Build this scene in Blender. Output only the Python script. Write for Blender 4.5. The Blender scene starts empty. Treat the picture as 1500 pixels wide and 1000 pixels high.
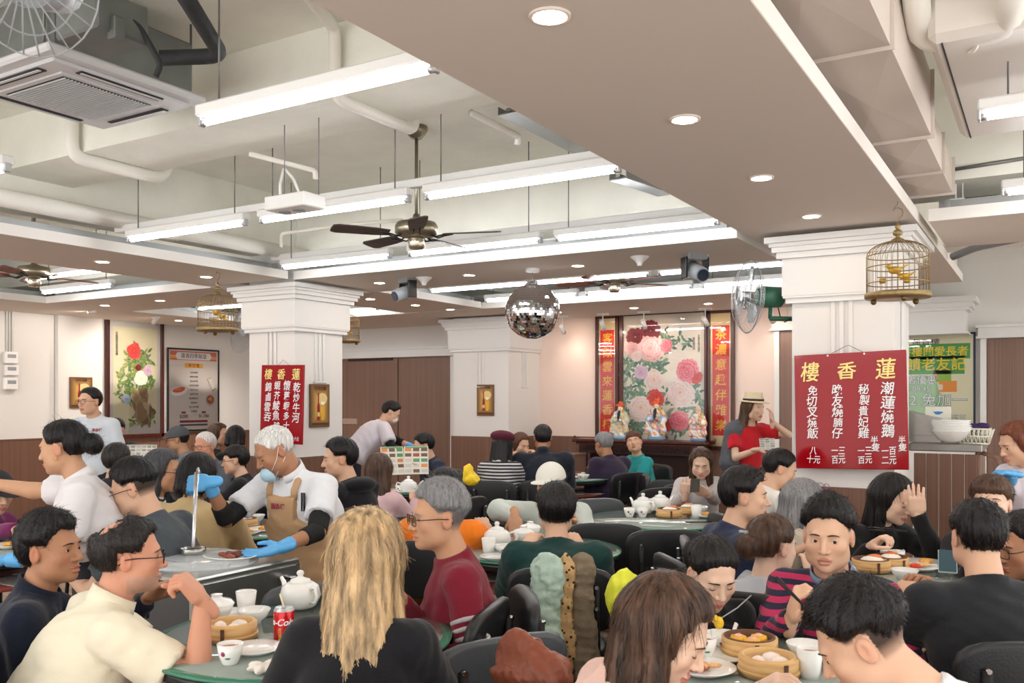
import bpy, math, random
import numpy as np
from mathutils import Vector, Matrix, Euler
random.seed(7); RNG = np.random.RandomState(7)
PI = math.pi
C = bpy.context.scene.collection
SC = bpy.context.scene

# ---------------------------------------------------------------- camera, world, exposure
H = 1.55; FPX = 1312.0; HOR = 585.0; YAW = math.radians(31.05)
cam = bpy.data.cameras.new('camera'); camo = bpy.data.objects.new('camera', cam); C.objects.link(camo)
camo.location = (0, 0, H); camo.rotation_euler = (PI/2, 0, YAW)
cam.sensor_width = 36; cam.lens = 36*FPX/1500; cam.shift_y = (HOR-500)/1500
cam.clip_start = .05; cam.clip_end = 200
cam.dof.use_dof = True; cam.dof.focus_distance = 5.2; cam.dof.aperture_fstop = 8.0
SC.camera = camo
SC.view_settings.view_transform = 'Standard'; SC.view_settings.look = 'None'
SC.view_settings.gamma = 1; SC.view_settings.use_curve_mapping = False
SC.view_settings.exposure = EXPOSURE = 0.62
w = bpy.data.worlds.new('world'); SC.world = w; w.use_nodes = True
w.node_tree.nodes['Background'].inputs[0].default_value = (1.0, .97, .94, 1)
w.node_tree.nodes['Background'].inputs[1].default_value = 1.45
TUBE_E = 22.0; DOWN_E = 90.0; SPOT_W = 9.0

FW = np.array((-math.sin(YAW), math.cos(YAW), 0.)); RT = np.array((math.cos(YAW), math.sin(YAW), 0.)); UP = np.array((0, 0, 1.))
def P(x, y, d):
    "world point seen at photo pixel (x, y) at depth d metres"
    return np.array((0, 0, H)) + d*(FW + (x-750)/FPX*RT + (HOR-y)/FPX*UP)
def PZ(x, y, z):
    "point of the horizontal plane z seen at pixel (x, y)"
    return P(x, y, (z-H)/((HOR-y)/FPX))
def dirv(a):
    "a: 0 faces the camera, 90 image right, 180 away, -90 image left"
    a = math.radians(a); return -math.cos(a)*FW + math.sin(a)*RT
def yawz(a):
    "world z rotation that turns local -Y towards dirv(a)"
    d = dirv(a); return math.atan2(d[1], d[0]) + PI/2

# ---------------------------------------------------------------- materials
MATS = {}
def S(c):  # srgb 0-255 -> linear
    return tuple(((v/255)/12.92 if v/255 <= .04045 else ((v/255+.055)/1.055)**2.4) for v in c)
def mat(key, rgb=(200, 200, 200), rough=.5, metal=0, emit=0, bump=0, bscale=40, stretch=None, var=0, vscale=8, coat=0, spec=.5, vc=False, sheen=0, stripes=None, alpha=1, ior=1.45, trans=0, sss=0):
    if key in MATS: return MATS[key]
    m = bpy.data.materials.new(key); m.use_nodes = True; MATS[key] = m
    nt = m.node_tree; N = nt.nodes; L = nt.links; b = N['Principled BSDF']
    col = S(rgb) + (1,)
    b.inputs['Base Color'].default_value = col; b.inputs['Roughness'].default_value = rough
    b.inputs['Metallic'].default_value = metal; b.inputs['Specular IOR Level'].default_value = spec
    b.inputs['Coat Weight'].default_value = coat; b.inputs['Coat Roughness'].default_value = .05
    b.inputs['IOR'].default_value = ior
    if trans: b.inputs['Transmission Weight'].default_value = trans
    if sheen: b.inputs['Sheen Weight'].default_value = sheen
    if sss:
        b.inputs['Subsurface Weight'].default_value = sss; b.inputs['Subsurface Scale'].default_value = .01
    if alpha < 1: b.inputs['Alpha'].default_value = alpha
    if emit:
        b.inputs['Emission Color'].default_value = col; b.inputs['Emission Strength'].default_value = emit
    tc = N.new('ShaderNodeTexCoord'); mp = N.new('ShaderNodeMapping'); L.new(tc.outputs['Object'], mp.inputs[0])
    if stretch: mp.inputs['Scale'].default_value = stretch
    src = None
    if vc:
        a = N.new('ShaderNodeAttribute'); a.attribute_name = 'Col'; src = a.outputs['Color']
        L.new(src, b.inputs['Base Color'])
    if stripes:  # (rgb2, axis vector, frequency per metre, duty)
        rgb2, ax, fr, duty = stripes[:4]
        dt = N.new('ShaderNodeVectorMath'); dt.operation = 'DOT_PRODUCT'; dt.inputs[1].default_value = ax
        L.new(tc.outputs['Object'], dt.inputs[0])
        mu = N.new('ShaderNodeMath'); mu.operation = 'MULTIPLY'; mu.inputs[1].default_value = fr; L.new(dt.outputs['Value'], mu.inputs[0])
        fc = N.new('ShaderNodeMath'); fc.operation = 'FRACT'; L.new(mu.outputs[0], fc.inputs[0])
        gt = N.new('ShaderNodeMath'); gt.operation = 'GREATER_THAN'; gt.inputs[1].default_value = duty; L.new(fc.outputs[0], gt.inputs[0])
        mx = N.new('ShaderNodeMix'); mx.data_type = 'RGBA'; mx.inputs[6].default_value = col; mx.inputs[7].default_value = S(rgb2)+(1,)
        L.new(gt.outputs[0], mx.inputs[0]); src = mx.outputs[2]; L.new(src, b.inputs['Base Color'])
    if var:
        n = N.new('ShaderNodeTexNoise'); n.inputs['Scale'].default_value = vscale; n.inputs['Detail'].default_value = 4
        L.new(mp.outputs[0], n.inputs['Vector'])
        mr = N.new('ShaderNodeMapRange'); mr.inputs[1].default_value = .3; mr.inputs[2].default_value = .7
        mr.inputs[3].default_value = 1-var; mr.inputs[4].default_value = 1+var*.6; L.new(n.outputs['Fac'], mr.inputs[0])
        mx = N.new('ShaderNodeVectorMath'); mx.operation = 'MULTIPLY'
        if src: L.new(src, mx.inputs[0])
        else: mx.inputs[0].default_value = col[:3]
        L.new(mr.outputs[0], mx.inputs[1]); L.new(mx.outputs[0], b.inputs['Base Color'])
    if bump:
        n = N.new('ShaderNodeTexNoise'); n.inputs['Scale'].default_value = bscale; n.inputs['Detail'].default_value = 3
        L.new(mp.outputs[0], n.inputs['Vector'])
        bp = N.new('ShaderNodeBump'); bp.inputs['Strength'].default_value = bump; bp.inputs['Distance'].default_value = .01
        L.new(n.outputs['Fac'], bp.inputs['Height']); L.new(bp.outputs[0], b.inputs['Normal'])
    return m
def wood(key, rgb, rgb2, freq=(60, 60, 1.2), rough=.45):
    if key in MATS: return MATS[key]
    m = bpy.data.materials.new(key); m.use_nodes = True; MATS[key] = m
    N = m.node_tree.nodes; L = m.node_tree.links; b = N['Principled BSDF']
    tc = N.new('ShaderNodeTexCoord'); mp = N.new('ShaderNodeMapping'); mp.inputs['Scale'].default_value = freq
    L.new(tc.outputs['Object'], mp.inputs[0])
    n = N.new('ShaderNodeTexNoise'); n.inputs['Scale'].default_value = 1.0; n.inputs['Detail'].default_value = 3; L.new(mp.outputs[0], n.inputs['Vector'])
    r = N.new('ShaderNodeValToRGB'); r.color_ramp.elements[0].position = .35; r.color_ramp.elements[1].position = .65
    r.color_ramp.elements[0].color = S(rgb)+(1,); r.color_ramp.elements[1].color = S(rgb2)+(1,)
    L.new(n.outputs['Fac'], r.inputs[0]); L.new(r.outputs[0], b.inputs['Base Color']); b.inputs['Roughness'].default_value = rough
    return m
def pane_mat(key='clear_glass', tint=(1, 1, 1), ior=1.5, rough=0.0):
    if key in MATS: return MATS[key]
    m = bpy.data.materials.new(key); m.use_nodes = True; MATS[key] = m
    N = m.node_tree.nodes; L = m.node_tree.links; N.remove(N['Principled BSDF'])
    t = N.new('ShaderNodeBsdfTransparent'); t.inputs[0].default_value = tint+(1,)
    g = N.new('ShaderNodeBsdfGlossy'); g.inputs['Roughness'].default_value = rough
    f = N.new('ShaderNodeFresnel'); f.inputs[0].default_value = ior
    x = N.new('ShaderNodeMixShader'); L.new(f.outputs[0], x.inputs[0]); L.new(t.outputs[0], x.inputs[1]); L.new(g.outputs[0], x.inputs[2])
    L.new(x.outputs[0], N['Material Output'].inputs[0]); return m

# ---------------------------------------------------------------- mesh builder
class M:
    def __init__(s, colored=False):
        s.v = []; s.f = []; s.sm = []; s.fc = []; s.col = (1, 1, 1); s.colored = colored; s.mi = []; s.cm = 0
        s.T = None
    def _add(s, vs, fs, smooth=False):
        o = len(s.v)
        if s.T is not None: vs = [tuple(s.T @ Vector(p)) for p in vs]
        s.v += [tuple(map(float, p)) for p in vs]
        for f in fs:
            s.f.append([i+o for i in f]); s.sm.append(smooth); s.fc.append(s.col); s.mi.append(s.cm)
        return s
    def box(s, c, d, rz=0, taper=1.0, R=None):
        x, y, z = d[0]/2, d[1]/2, d[2]/2
        vs = [(-x, -y, -z), (x, -y, -z), (x, y, -z), (-x, y, -z), (-x*taper, -y*taper, z), (x*taper, -y*taper, z), (x*taper, y*taper, z), (-x*taper, y*taper, z)]
        if R is None: R = Matrix.Rotation(rz, 3, 'Z')
        vs = [R @ Vector(p) + Vector(c) for p in vs]
        return s._add(vs, [(0, 3, 2, 1), (4, 5, 6, 7), (0, 1, 5, 4), (1, 2, 6, 5), (2, 3, 7, 6), (3, 0, 4, 7)])
    def rbox(s, c, d, r=.01, rz=0, R=None):
        "box with chamfered edges"
        x, y, z = [max(a/2, 1e-4) for a in d]; r = min(r, x*.98, y*.98, z*.98)
        if R is None: R = Matrix.Rotation(rz, 3, 'Z')
        vs = []; idx = {}
        for sx in (-1, 1):
            for sy in (-1, 1):
                for sz in (-1, 1):
                    for a in range(3):
                        p = [sx*(x-r), sy*(y-r), sz*(z-r)]; p[a] += (sx, sy, sz)[a]*r
                        idx[(sx, sy, sz, a)] = len(vs); vs.append(R @ Vector(p)+Vector(c))
        fs = []
        for sx in (-1, 1):
            for sy in (-1, 1):
                for sz in (-1, 1):
                    t = [idx[(sx, sy, sz, a)] for a in range(3)]
                    fs.append(t if sx*sy*sz > 0 else t[::-1])
        for a in range(3):
            for sg in (-1, 1):
                b, e = (a+1) % 3, (a+2) % 3; q = []
                for (u, v_) in ((-1, -1), (1, -1), (1, 1), (-1, 1)):
                    k = [0, 0, 0]; k[a] = sg; k[b] = u; k[e] = v_; q.append(idx[(k[0], k[1], k[2], a)])
                fs.append(q if sg > 0 else q[::-1])
        for a in range(3):
            b, e = (a+1) % 3, (a+2) % 3
            for u in (-1, 1):
                for v_ in (-1, 1):
                    k0 = [0, 0, 0]; k0[a] = -1; k0[b] = u; k0[e] = v_; k1 = list(k0); k1[a] = 1
                    q = [idx[tuple(k0)+(b,)], idx[tuple(k1)+(b,)], idx[tuple(k1)+(e,)], idx[tuple(k0)+(e,)]]
                    fs.append(q if u*v_ < 0 else q[::-1])
        return s._add(vs, fs)
    def cyl(s, p0, p1, r0, r1=None, n=12, caps=True, smooth=True):
        r1 = r0 if r1 is None else r1; p0 = Vector(p0); p1 = Vector(p1); ax = (p1-p0)
        q = ax.to_track_quat('Z', 'Y') if ax.length > 1e-9 else Matrix.Identity(3).to_quaternion()
        vs = []
        for p, r in ((p0, r0), (p1, r1)):
            for i in range(n):
                a = 2*PI*i/n; vs.append(p + q @ Vector((r*math.cos(a), r*math.sin(a), 0)))
        s._add(vs, [(i, (i+1) % n, n+(i+1) % n, n+i) for i in range(n)], smooth)
        if caps:
            o = len(s.v)-2*n
            for f in (list(range(n))[::-1], [n+i for i in range(n)]):
                s.f.append([i+o for i in f]); s.sm.append(False); s.fc.append(s.col); s.mi.append(s.cm)
        return s
    def tube(s, pts, r, n=8, closed=False, flat=None):
        pts = [Vector(p) for p in pts]; k = len(pts); rr = r if hasattr(r, '__len__') else [r]*k
        vs = []; up = None
        for i, p in enumerate(pts):
            a = pts[i-1] if (i > 0 or closed) else p; b = pts[(i+1) % k] if (i < k-1 or closed) else p
            t = (b-a).normalized() if (b-a).length > 1e-9 else Vector((0, 0, 1))
            if up is None: up = t.orthogonal().normalized()
            up = (up - t*up.dot(t));
            up = up.normalized() if up.length > 1e-6 else t.orthogonal().normalized()
            sd = t.cross(up)
            for j in range(n):
                an = 2*PI*j/n; vs.append(p + up*math.cos(an)*rr[i] + sd*math.sin(an)*rr[i]*(flat or 1))
        fs = []
        for i in range(k if closed else k-1):
            a, b = i*n, ((i+1) % k)*n
            fs += [(a+j, a+(j+1) % n, b+(j+1) % n, b+j) for j in range(n)]
        if not closed: fs += [tuple(range(n))[::-1], tuple((k-1)*n+j for j in range(n))]
        return s._add(vs, fs, True)
    def lathe(s, prof, n=20, c=(0, 0, 0), sx=1, sy=1, a0=0, a1=2*PI, wob=None):
        vs = []; full = abs(a1-a0-2*PI) < 1e-6; m = n if full else n+1
        for (r, z) in prof:
            for i in range(m):
                a = a0+(a1-a0)*i/n; k = wob(a, z) if wob else 1
                vs.append((c[0]+r*k*math.cos(a)*sx, c[1]+r*k*math.sin(a)*sy, c[2]+z))
        fs = []
        for j in range(len(prof)-1):
            for i in range(n):
                i2 = (i+1) % m; fs.append((j*m+i, j*m+i2, (j+1)*m+i2, (j+1)*m+i))
        return s._add(vs, fs, True)
    def sph(s, c, r, n=12, k=8):
        r = (r, r, r) if not hasattr(r, '__len__') else r
        vs = [(c[0], c[1], c[2]-r[2])]
        for j in range(1, k):
            t = -PI/2+PI*j/k
            vs += [(c[0]+r[0]*math.cos(t)*math.cos(2*PI*i/n), c[1]+r[1]*math.cos(t)*math.sin(2*PI*i/n), c[2]+r[2]*math.sin(t)) for i in range(n)]
        vs.append((c[0], c[1], c[2]+r[2])); e = len(vs)-1
        fs = [(0, 1+(i+1) % n, 1+i) for i in range(n)]
        for j in range(k-2):
            a = 1+j*n; fs += [(a+i, a+(i+1) % n, a+n+(i+1) % n, a+n+i) for i in range(n)]
        a = 1+(k-2)*n; fs += [(a+i, a+(i+1) % n, e) for i in range(n)]
        return s._add(vs, fs, True)
    def poly(s, pts, flip=False):
        return s._add(pts, [tuple(range(len(pts)))[::(-1 if flip else 1)]])
    def prism(s, pts, z0, z1):
        "vertical prism over an outline of (x, y)"
        n = len(pts); vs = [(x, y, z0) for x, y in pts]+[(x, y, z1) for x, y in pts]
        return s._add(vs, [tuple(range(n))[::-1], tuple(range(n, 2*n))]+[(i, (i+1) % n, n+(i+1) % n, n+i) for i in range(n)])
    def mesh(s, name):
        me = bpy.data.meshes.new(name); me.from_pydata(s.v, [], s.f)
        me.polygons.foreach_set('use_smooth', s.sm); me.polygons.foreach_set('material_index', s.mi)
        if s.colored:
            ca = me.color_attributes.new('Col', 'FLOAT_COLOR', 'CORNER'); arr = []
            for f, c in zip(s.f, s.fc): arr += list(S(c)+(1,))*len(f)
            ca.data.foreach_set('color', arr)
        me.update(); return me
def obj(name, me, m=None, parent=None, loc=None):
    if isinstance(me, M): me = me.mesh(name)
    o = bpy.data.objects.new(name, me); C.objects.link(o)
    if m is not None:
        for q in (m if isinstance(m, (list, tuple)) else [m]):
            if q is not None and len(me.materials) < (len(m) if isinstance(m, (list, tuple)) else 1): me.materials.append(q)
    if parent is not None: o.parent = parent
    if loc is not None: o.location = loc
    return o
def thing(name, label, cat, loc=(0, 0, 0), rz=0, group=None):
    o = bpy.data.objects.new(name, None); C.objects.link(o); o.empty_display_size = .1
    o.location = tuple(loc); o.rotation_euler = (0, 0, rz); o['label'] = label; o['category'] = cat
    if group: o['group'] = group
    return o
def tag(o, label, cat, group=None):
    o['label'] = label; o['category'] = cat
    if group: o['group'] = group
    return o
def struct(name, me, m, parent=None):
    o = obj(name, me, m, parent)
    if parent is None: o['kind'] = 'structure'
    return o
KIDS = {}
def kids(o):
    return [c for c in list(o.children)]
def dup(root, loc, rz=None, label=None, group=None):
    r = root.copy(); C.objects.link(r); r.location = tuple(loc)
    if rz is not None: r.rotation_euler = (0, 0, rz)
    if label: r['label'] = label
    if group: r['group'] = group
    for ch in kids(root):
        c = ch.copy(); C.objects.link(c); c.parent = r
        for g in kids(ch):
            d = g.copy(); C.objects.link(d); d.parent = c
    return r
def plc(proto, loc, rz=None, label=None, group=None):
    "first use moves the prototype itself, later uses copy it"
    if not proto.get('used'):
        proto['used'] = 1; proto.location = tuple(loc)
        if rz is not None: proto.rotation_euler = (0, 0, rz)
        if label: proto['label'] = label
        if group: proto['group'] = group
        return proto
    return dup(proto, loc, rz, label, group)
def text_mesh(body, size=.1, bold=0.0, shear=0.0, ext=.0005, align='CENTER', aspect=1, space=1):
    cu = bpy.data.curves.new('lettering', 'FONT'); cu.body = body; cu.size = size; cu.offset = bold; cu.shear = shear
    cu.extrude = ext; cu.align_x = align; cu.align_y = 'CENTER'; cu.resolution_u = 3; cu.space_line = space
    o = bpy.data.objects.new('lettering', cu); C.objects.link(o)
    bpy.context.view_layer.update()
    me = bpy.data.meshes.new_from_object(o.evaluated_get(bpy.context.evaluated_depsgraph_get()))
    bpy.data.objects.remove(o)
    if aspect != 1: me.transform(Matrix.Diagonal((aspect, 1, 1, 1)))
    return me
def lettering(body, m, parent, loc, size, rot=(PI/2, 0, 0), name='lettering', **k):
    me = text_mesh(body, size, **k); me.name = name; me.materials.clear(); me.materials.append(m)
    o = bpy.data.objects.new(name, me); C.objects.link(o); o.parent = parent; o.location = loc; o.rotation_euler = rot
    return o
# ---------------------------------------------------------------- setting
HC = 2.67; SLAB = 3.45; YB = 11.0; XL = -11.5; WZ = 1.03
m_wall = mat('wall_paint', (226, 224, 220), .7, bump=.05, bscale=60)
m_pink = mat('wall_paint_warm', (232, 212, 200), .7, bump=.05, bscale=60)
m_slab = mat('slab_paint', (236, 235, 224), .8, bump=.35, bscale=14, var=.06, vscale=3)
m_panel = mat('panel_underside', (216, 206, 196), .75)
m_fascia = mat('fascia_white', (240, 236, 230), .5)
m_trim = mat('moulding_white', (226, 225, 222), .45)
m_wood = wood('wall_wood', (106, 74, 58), (124, 91, 74), (150, 150, .5))
m_wood2 = wood('door_wood', (116, 88, 74), (134, 104, 88), (130, 130, .4))
m_groove = mat('groove_dark', (52, 36, 30), .6)
m_floor = wood('floor_wood', (140, 112, 92), (168, 140, 118), (3, 30, 30), .4)
m_dark = mat('dark_gap', (40, 38, 36), .8)
m_metal = mat('galvanised', (170, 172, 172), .35, .9, bump=.1, bscale=30)
m_pipe = mat('pipe_paint', (236, 233, 224), .5)
m_white = mat('white_enamel', (238, 238, 236), .3)
fl = M(); fl.box((-4.2, 4.8, -.05), (15.8, 12.8, .1)); floor = struct('floor', fl, m_floor)
# floor boards in relief where the floor shows between the tables
pb = []
bm0 = M(); bm0.rbox((0, 0, 0), (.145, 1.2, .006), .002); bme = bm0.mesh('floor_board'); bme.materials.append(m_floor)
for i in range(14):
    for j in range(9):
        o = bpy.data.objects.new('floor_board', bme); C.objects.link(o); o.parent = floor
        o.location = (-4.2+i*.15, 3.2+j*1.21-(.6 if i % 2 else 0), .003)
ce = M(); ce.box((-4.2, 4.8, SLAB+.1), (15.8, 12.8, .2)); struct('ceiling', ce, m_slab)
wl = M(); wl.box((XL-.1, 4.8, SLAB/2), (.2, 12.8, SLAB)); wl.box((XL+.08, 2.8, SLAB/2+.5), (.16, 8.5, SLAB-1)); wl.box((XL+.12, 7.38, SLAB/2), (.24, .64, SLAB)); wall_left = struct('wall_left', wl, m_wall)
wb = M(); wb.box((-4.1, YB+.1, SLAB/2), (15.2, .2, SLAB)); wall_back = struct('wall_back', wb, m_wall)
# warm painted part of the back wall between the column and the right pillar
wp = M(); wp.box((-4.45, YB-.006, 1.8), (3.44, .012, 1.75)); struct('wall_back_panel', wp, m_pink, wall_back)
# wainscot boards, each its own piece with a recessed joint
def wains(wall, axis, a0, a1, at, nrm, step=1.2, z=WZ):
    n = max(1, round(abs(a1-a0)/step)); w_ = (a1-a0)/n
    for i in range(n):
        c = a0+(i+.5)*w_; m_ = M()
        if axis == 'x': m_.rbox((c, at+nrm*.012, z/2), (abs(w_)-.006, .024, z), .003)
        else: m_.rbox((at+nrm*.012, c, z/2), (.024, abs(w_)-.006, z), .003)
        obj('wood_panel', m_, m_wood, wall)
    m_ = M()
    if axis == 'x': m_.box(((a0+a1)/2, at+nrm*.015, z+.008), (abs(a1-a0), .03, .016))
    else: m_.box((at+nrm*.015, (a0+a1)/2, z+.008), (.03, abs(a1-a0), .016))
    obj('cap_rail', m_, m_wood, wall)
wains(wall_left, 'y', 7.71, 10.98, XL, 1); wains(wall_left, 'y', 7.07, 7.70, XL+.24, 1); wains(wall_left, 'y', 1, 7.05, XL+.16, 1)
wains(wall_back, 'x', -11.4, -10.7, YB, -1); wains(wall_back, 'x', -7.62, -7.08, YB, -1); wains(wall_back, 'x', -6.14, -2.9, YB, -1); 
# sliding timber door left of the column, brown leaf beside the right pillar, right hand door
def door(idx, x0, x1, zt, nleaf, m_=m_wood2):
    d = M(); t = .09
    d.box(((x0+x1)/2, YB-.05, zt+.06), (x1-x0+.16, .1, .12)); d.box(((x0+x1)/2, YB-.065, zt+.13), (x1-x0+.2, .13, .03)); d.box(((x0+x1)/2, YB-.06, zt+.012), (x1-x0+.2, .12, .02))
    d.box((x0-.03, YB-.03, zt/2), (.06, .06, zt)); d.box((x1+.03, YB-.03, zt/2), (.06, .06, zt))
    o = struct('door_%d' % idx, d, m_trim)
    w_ = (x1-x0)/nleaf
    for i in range(nleaf):
        q = M(); q.rbox((x0+(i+.5)*w_, YB-.02-.014*(i % 2), zt/2), (w_-.008, .028, zt-.01), .003); obj('door_leaf', q, m_, o)
    return o
d1 = door(1, -10.65, -7.66, 2.2, 3)
h_ = M(); h_.rbox((-9.62, YB-.05, 1.2), (.3, .02, .09), .004); obj('pull_plate', h_, mat('plate_beige', (170, 150, 135), .5), d1)
h_ = M(); h_.box((-9.2, YB-.05, 2.18), (.9, .03, .04)); obj('door_track', h_, m_groove, d1)
door(2, -2.82, -1.75, 2.38, 1)
d3 = door(3, -.6, .55, 2.21, 2)
h_ = M(); h_.box((.3, YB-.04, 1.45), (.34, .01, 1.3)); obj('door_glass', h_, mat('window_dark', (60, 64, 64), .08), d3)
for k in range(9):
    h_ = M(); h_.box((.3, YB-.05, .9+k*.14), (.33, .01, .03)); obj('louvre_slat', h_, m_trim, d3)

def moulding(cx, cy, w_, d_, levels, mm):
    for (z0, z1, e) in levels: mm.box((cx, cy, (z0+z1)/2), (w_+2*e, d_+2*e, z1-z0))
CAP = [(2.20, 2.235, .035), (2.235, 2.25, .05), (2.25, 2.50, .02+.035), (2.50, 2.54, .085), (2.54, 2.575, .11), (2.575, 2.60, .125), (2.60, 2.64, .15)]
def pillar(nm, x0, x1, y0, y1, ribs=True, wz=1.0, cap=CAP):
    cx, cy, w_, d_ = (x0+x1)/2, (y0+y1)/2, x1-x0, y1-y0
    p = M(); p.box((cx, cy, SLAB/2), (w_, d_, SLAB)); o = struct(nm, p, m_wall)
    q = M(); moulding(cx, cy, w_, d_, cap, q); obj('capital_moulding', q, m_trim, o)
    for face in ('front', 'right', 'left'):
        for k in (-1, 0, 1):
            q = M()
            if face == 'front': q.rbox((cx+k*.055, y0-.008, 1.98), (.03, .016, .5), .006)
            else:
                sx = x1+.008 if face == 'right' else x0-.008
                q.rbox((sx, cy+k*.055, 1.98), (.016, .03, .5), .006)
            obj('fluted_strip', q, m_trim, o)
        q = M()
        if face == 'front': q.rbox((cx, y0-.01, 1.72), (.17, .02, .02), .004)
        else: q.rbox(((x1+.01 if face == 'right' else x0-.01), cy, 1.72), (.02, .17, .02), .004)
        obj('strip_foot', q, m_trim, o)
    for (a, b, c, d) in ((cx, y0-.012, w_+.048, .024), (cx, y1+.012, w_+.048, .024), (x0-.012, cy, .024, d_), (x1+.012, cy, .024, d_)):
        q = M(); q.rbox((a, b, wz/2), (c, d, wz), .003); obj('wood_panel', q, m_wood, o)
    return o
pillar('wall_pillar_left', -6.74, -6.13, 6.2, 6.86)
pillar('wall_pillar_right', -1.51, -.864, 6.2, 6.88, wz=.97)
pillar('wall_pillar_back', -7.06, -6.17, 10.16, 10.99, wz=1.05)
q = M(); moulding(-1.15, 10.8, .7, .36, [(2.25, 2.27, .05), (2.27, 2.5, .02), (2.5, 2.53, .06), (2.53, 2.58, .09), (2.58, 2.64, .13)], q); struct('trim_back_right', q, m_trim)

# concrete beams under the slab
def beam(nm, x0, x1, y0, y1, z): q = M(); q.box(((x0+x1)/2, (y0+y1)/2, (z+SLAB)/2), (x1-x0, y1-y0, SLAB-z)); struct(nm, q, m_slab)
beam('ceiling_beam_front', -11.4, 3.6, 3.42, 3.97, 3.1)
beam('ceiling_beam_pillars', -11.4, 3.6, 6.22, 6.84, 2.92)
beam('ceiling_beam_back', -11.4, 3.6, 9.3, 9.8, 3.0)
beam('ceiling_beam_left', -6.72, -6.15, -1.5, 10.9, 2.95)
beam('ceiling_beam_centre', -1.49, -.88, -1.5, 10.9, 3.0)

# dropped soffit panels: fascia edge + taupe underside, framed in steel on top
DL = []
def soffit(nm, x0, x1, y0, y1, z=HC, t=.075):
    q = M(); q.box(((x0+x1)/2, (y0+y1)/2, z+t/2), (x1-x0, y1-y0, t)); o = struct(nm, q, m_fascia)
    q = M(); q.box(((x0+x1)/2, (y0+y1)/2, z-.001), (x1-x0-.004, y1-y0-.004, .004)); obj('underside_board', q, m_panel, o)
    q = M(); w_ = .03
    for (a, b, c, d) in ((x0+.1, (y0+y1)/2, w_, y1-y0-.1), (x1-.1, (y0+y1)/2, w_, y1-y0-.1), ((x0+x1)/2, y0+.1, x1-x0-.1, w_), ((x0+x1)/2, y1-.1, x1-x0-.1, w_)):
        q.box((a, b, z+t+.03), (c, d, .06))
    obj('steel_frame', q, m_metal, o); return o
soffit('ceiling_panel_corridor', -1.78, -.72, -1.5, 9.5)
soffit('ceiling_panel_row_centre', -6.05, -1.86, 6.1, 7.25)
soffit('ceiling_panel_row_left', -10.0, -7.2, 6.12, 7.25)
soffit('ceiling_panel_left_aisle', -7.14, -6.07, -1, 6.05)
soffit('ceiling_panel_left_aisle_back', -7.14, -5.98, 7.25, 9.2)
soffit('ceiling_panel_wall_left', -11.3, -10.0, -1, 10.9)
soffit('ceiling_panel_wall_back', -9.98, -1.8, 9.25, 10.98)
soffit('ceiling_panel_right', -.66, 3.2, 6.17, 7.3)
# drop wall strip above the back panel, right bay
# ---- recessed downlights
m_down = mat('downlight_glow', (255, 226, 200), .4, emit=DOWN_E)
m_ring = mat('downlight_trim', (235, 225, 215), .35)
dl = thing('downlight', 'round recessed downlight', 'downlight')
q = M(); q.lathe([(.062, 0), (.062, -.006), (.05, -.007), (.047, .0)], 24); obj('trim_ring', q, m_ring, dl)
q = M(); q.cyl((0, 0, .001), (0, 0, -.0035), .047, n=24); obj('lens', q, m_down, dl)
def downs(pts, label, group):
    for i, (x, y) in enumerate(pts): plc(dl, (x, y, HC-.003), 0, label, group)
ords = ['nearest the camera', 'second from the camera', 'third from the camera', 'just before the right pillar']
for i, y in enumerate((2.29, 3.41, 4.51, 5.61)): plc(dl, (-1.25, y, HC-.003), 0, 'round recessed downlight in the wide taupe ceiling strip, '+ords[i], 'downlights of the corridor ceiling')
for i, x in enumerate((-5.5, -4.47, -3.38, -2.32)): plc(dl, (x, 6.68, HC-.003), 0, 'round downlight in the panel behind the ceiling fan, %s from the left' % ('first', 'second', 'third', 'fourth')[i], 'downlights of the middle panel')
for i, y in enumerate((4.5, 5.54)): plc(dl, (-6.58, y, HC-.003), 0, ('warm downlight in the left ceiling strip, nearer one', 'warm downlight in the left ceiling strip beside the birdcage')[i], 'downlights of the left strip')
for i, (x, y) in enumerate(((-6.47, 7.7), (-6.43, 8.47), (-6.37, 9.1))): plc(dl, (x, y, HC-.003), 0, 'small downlight in the strip right of the left pillar, %s' % ('nearest', 'middle', 'farthest')[i], 'downlights behind the left pillar')
for i, (x, y) in enumerate(((-5.4, 10.1), (-4.35, 10.1), (-3.42, 10.1), (-2.4, 10.1))): plc(dl, (x, y, HC-.003), 0, 'small warm downlight in the panel above the peony painting, %s from left' % ('first', 'second', 'third', 'fourth')[i], 'downlights above the back wall')
for i, (x, y) in enumerate(((-8.6, 6.6), (-9.6, 6.6))): plc(dl, (x, y, HC-.003), 0, ('small downlight in the left back panel, right one', 'small downlight in the left back panel, left one')[i], 'downlights of the left back panel')

# ---- fluorescent battens
m_tube = mat('tube_glow', (250, 252, 255), .4, emit=TUBE_E)
m_cap = mat('tube_end_metal', (200, 202, 205), .3, .7)
def make_batten():
    t = thing('fluorescent_light', 'white fluorescent batten', 'light')
    q = M(); q.rbox((0, 0, .045), (1.22, .075, .05), .008); obj('housing', q, m_white, t)
    q = M(); q.cyl((-.575, 0, 0), (.575, 0, 0), .0145, n=14); obj('tube', q, m_tube, t)
    for s in (-1, 1):
        q = M(); q.rbox((s*.604, 0, .008), (.014, .036, .05), .004); q.cyl((s*.575, 0, 0), (s*.597, 0, 0), .0155, n=12); obj('end_cap', q, m_cap, t)
    for s in (-1, 1):
        q = M(); q.cyl((s*.5, 0, .07), (s*.5, 0, SLAB-2.71), .004, n=6); obj('hanging_rod', q, mat('rod_grey', (120, 120, 118), .4, .6), t)
    return t
bt = make_batten()
def battens(lst):
    for (x, y, lab) in lst: plc(bt, (x, y, 2.71), 0, lab, None)
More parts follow.
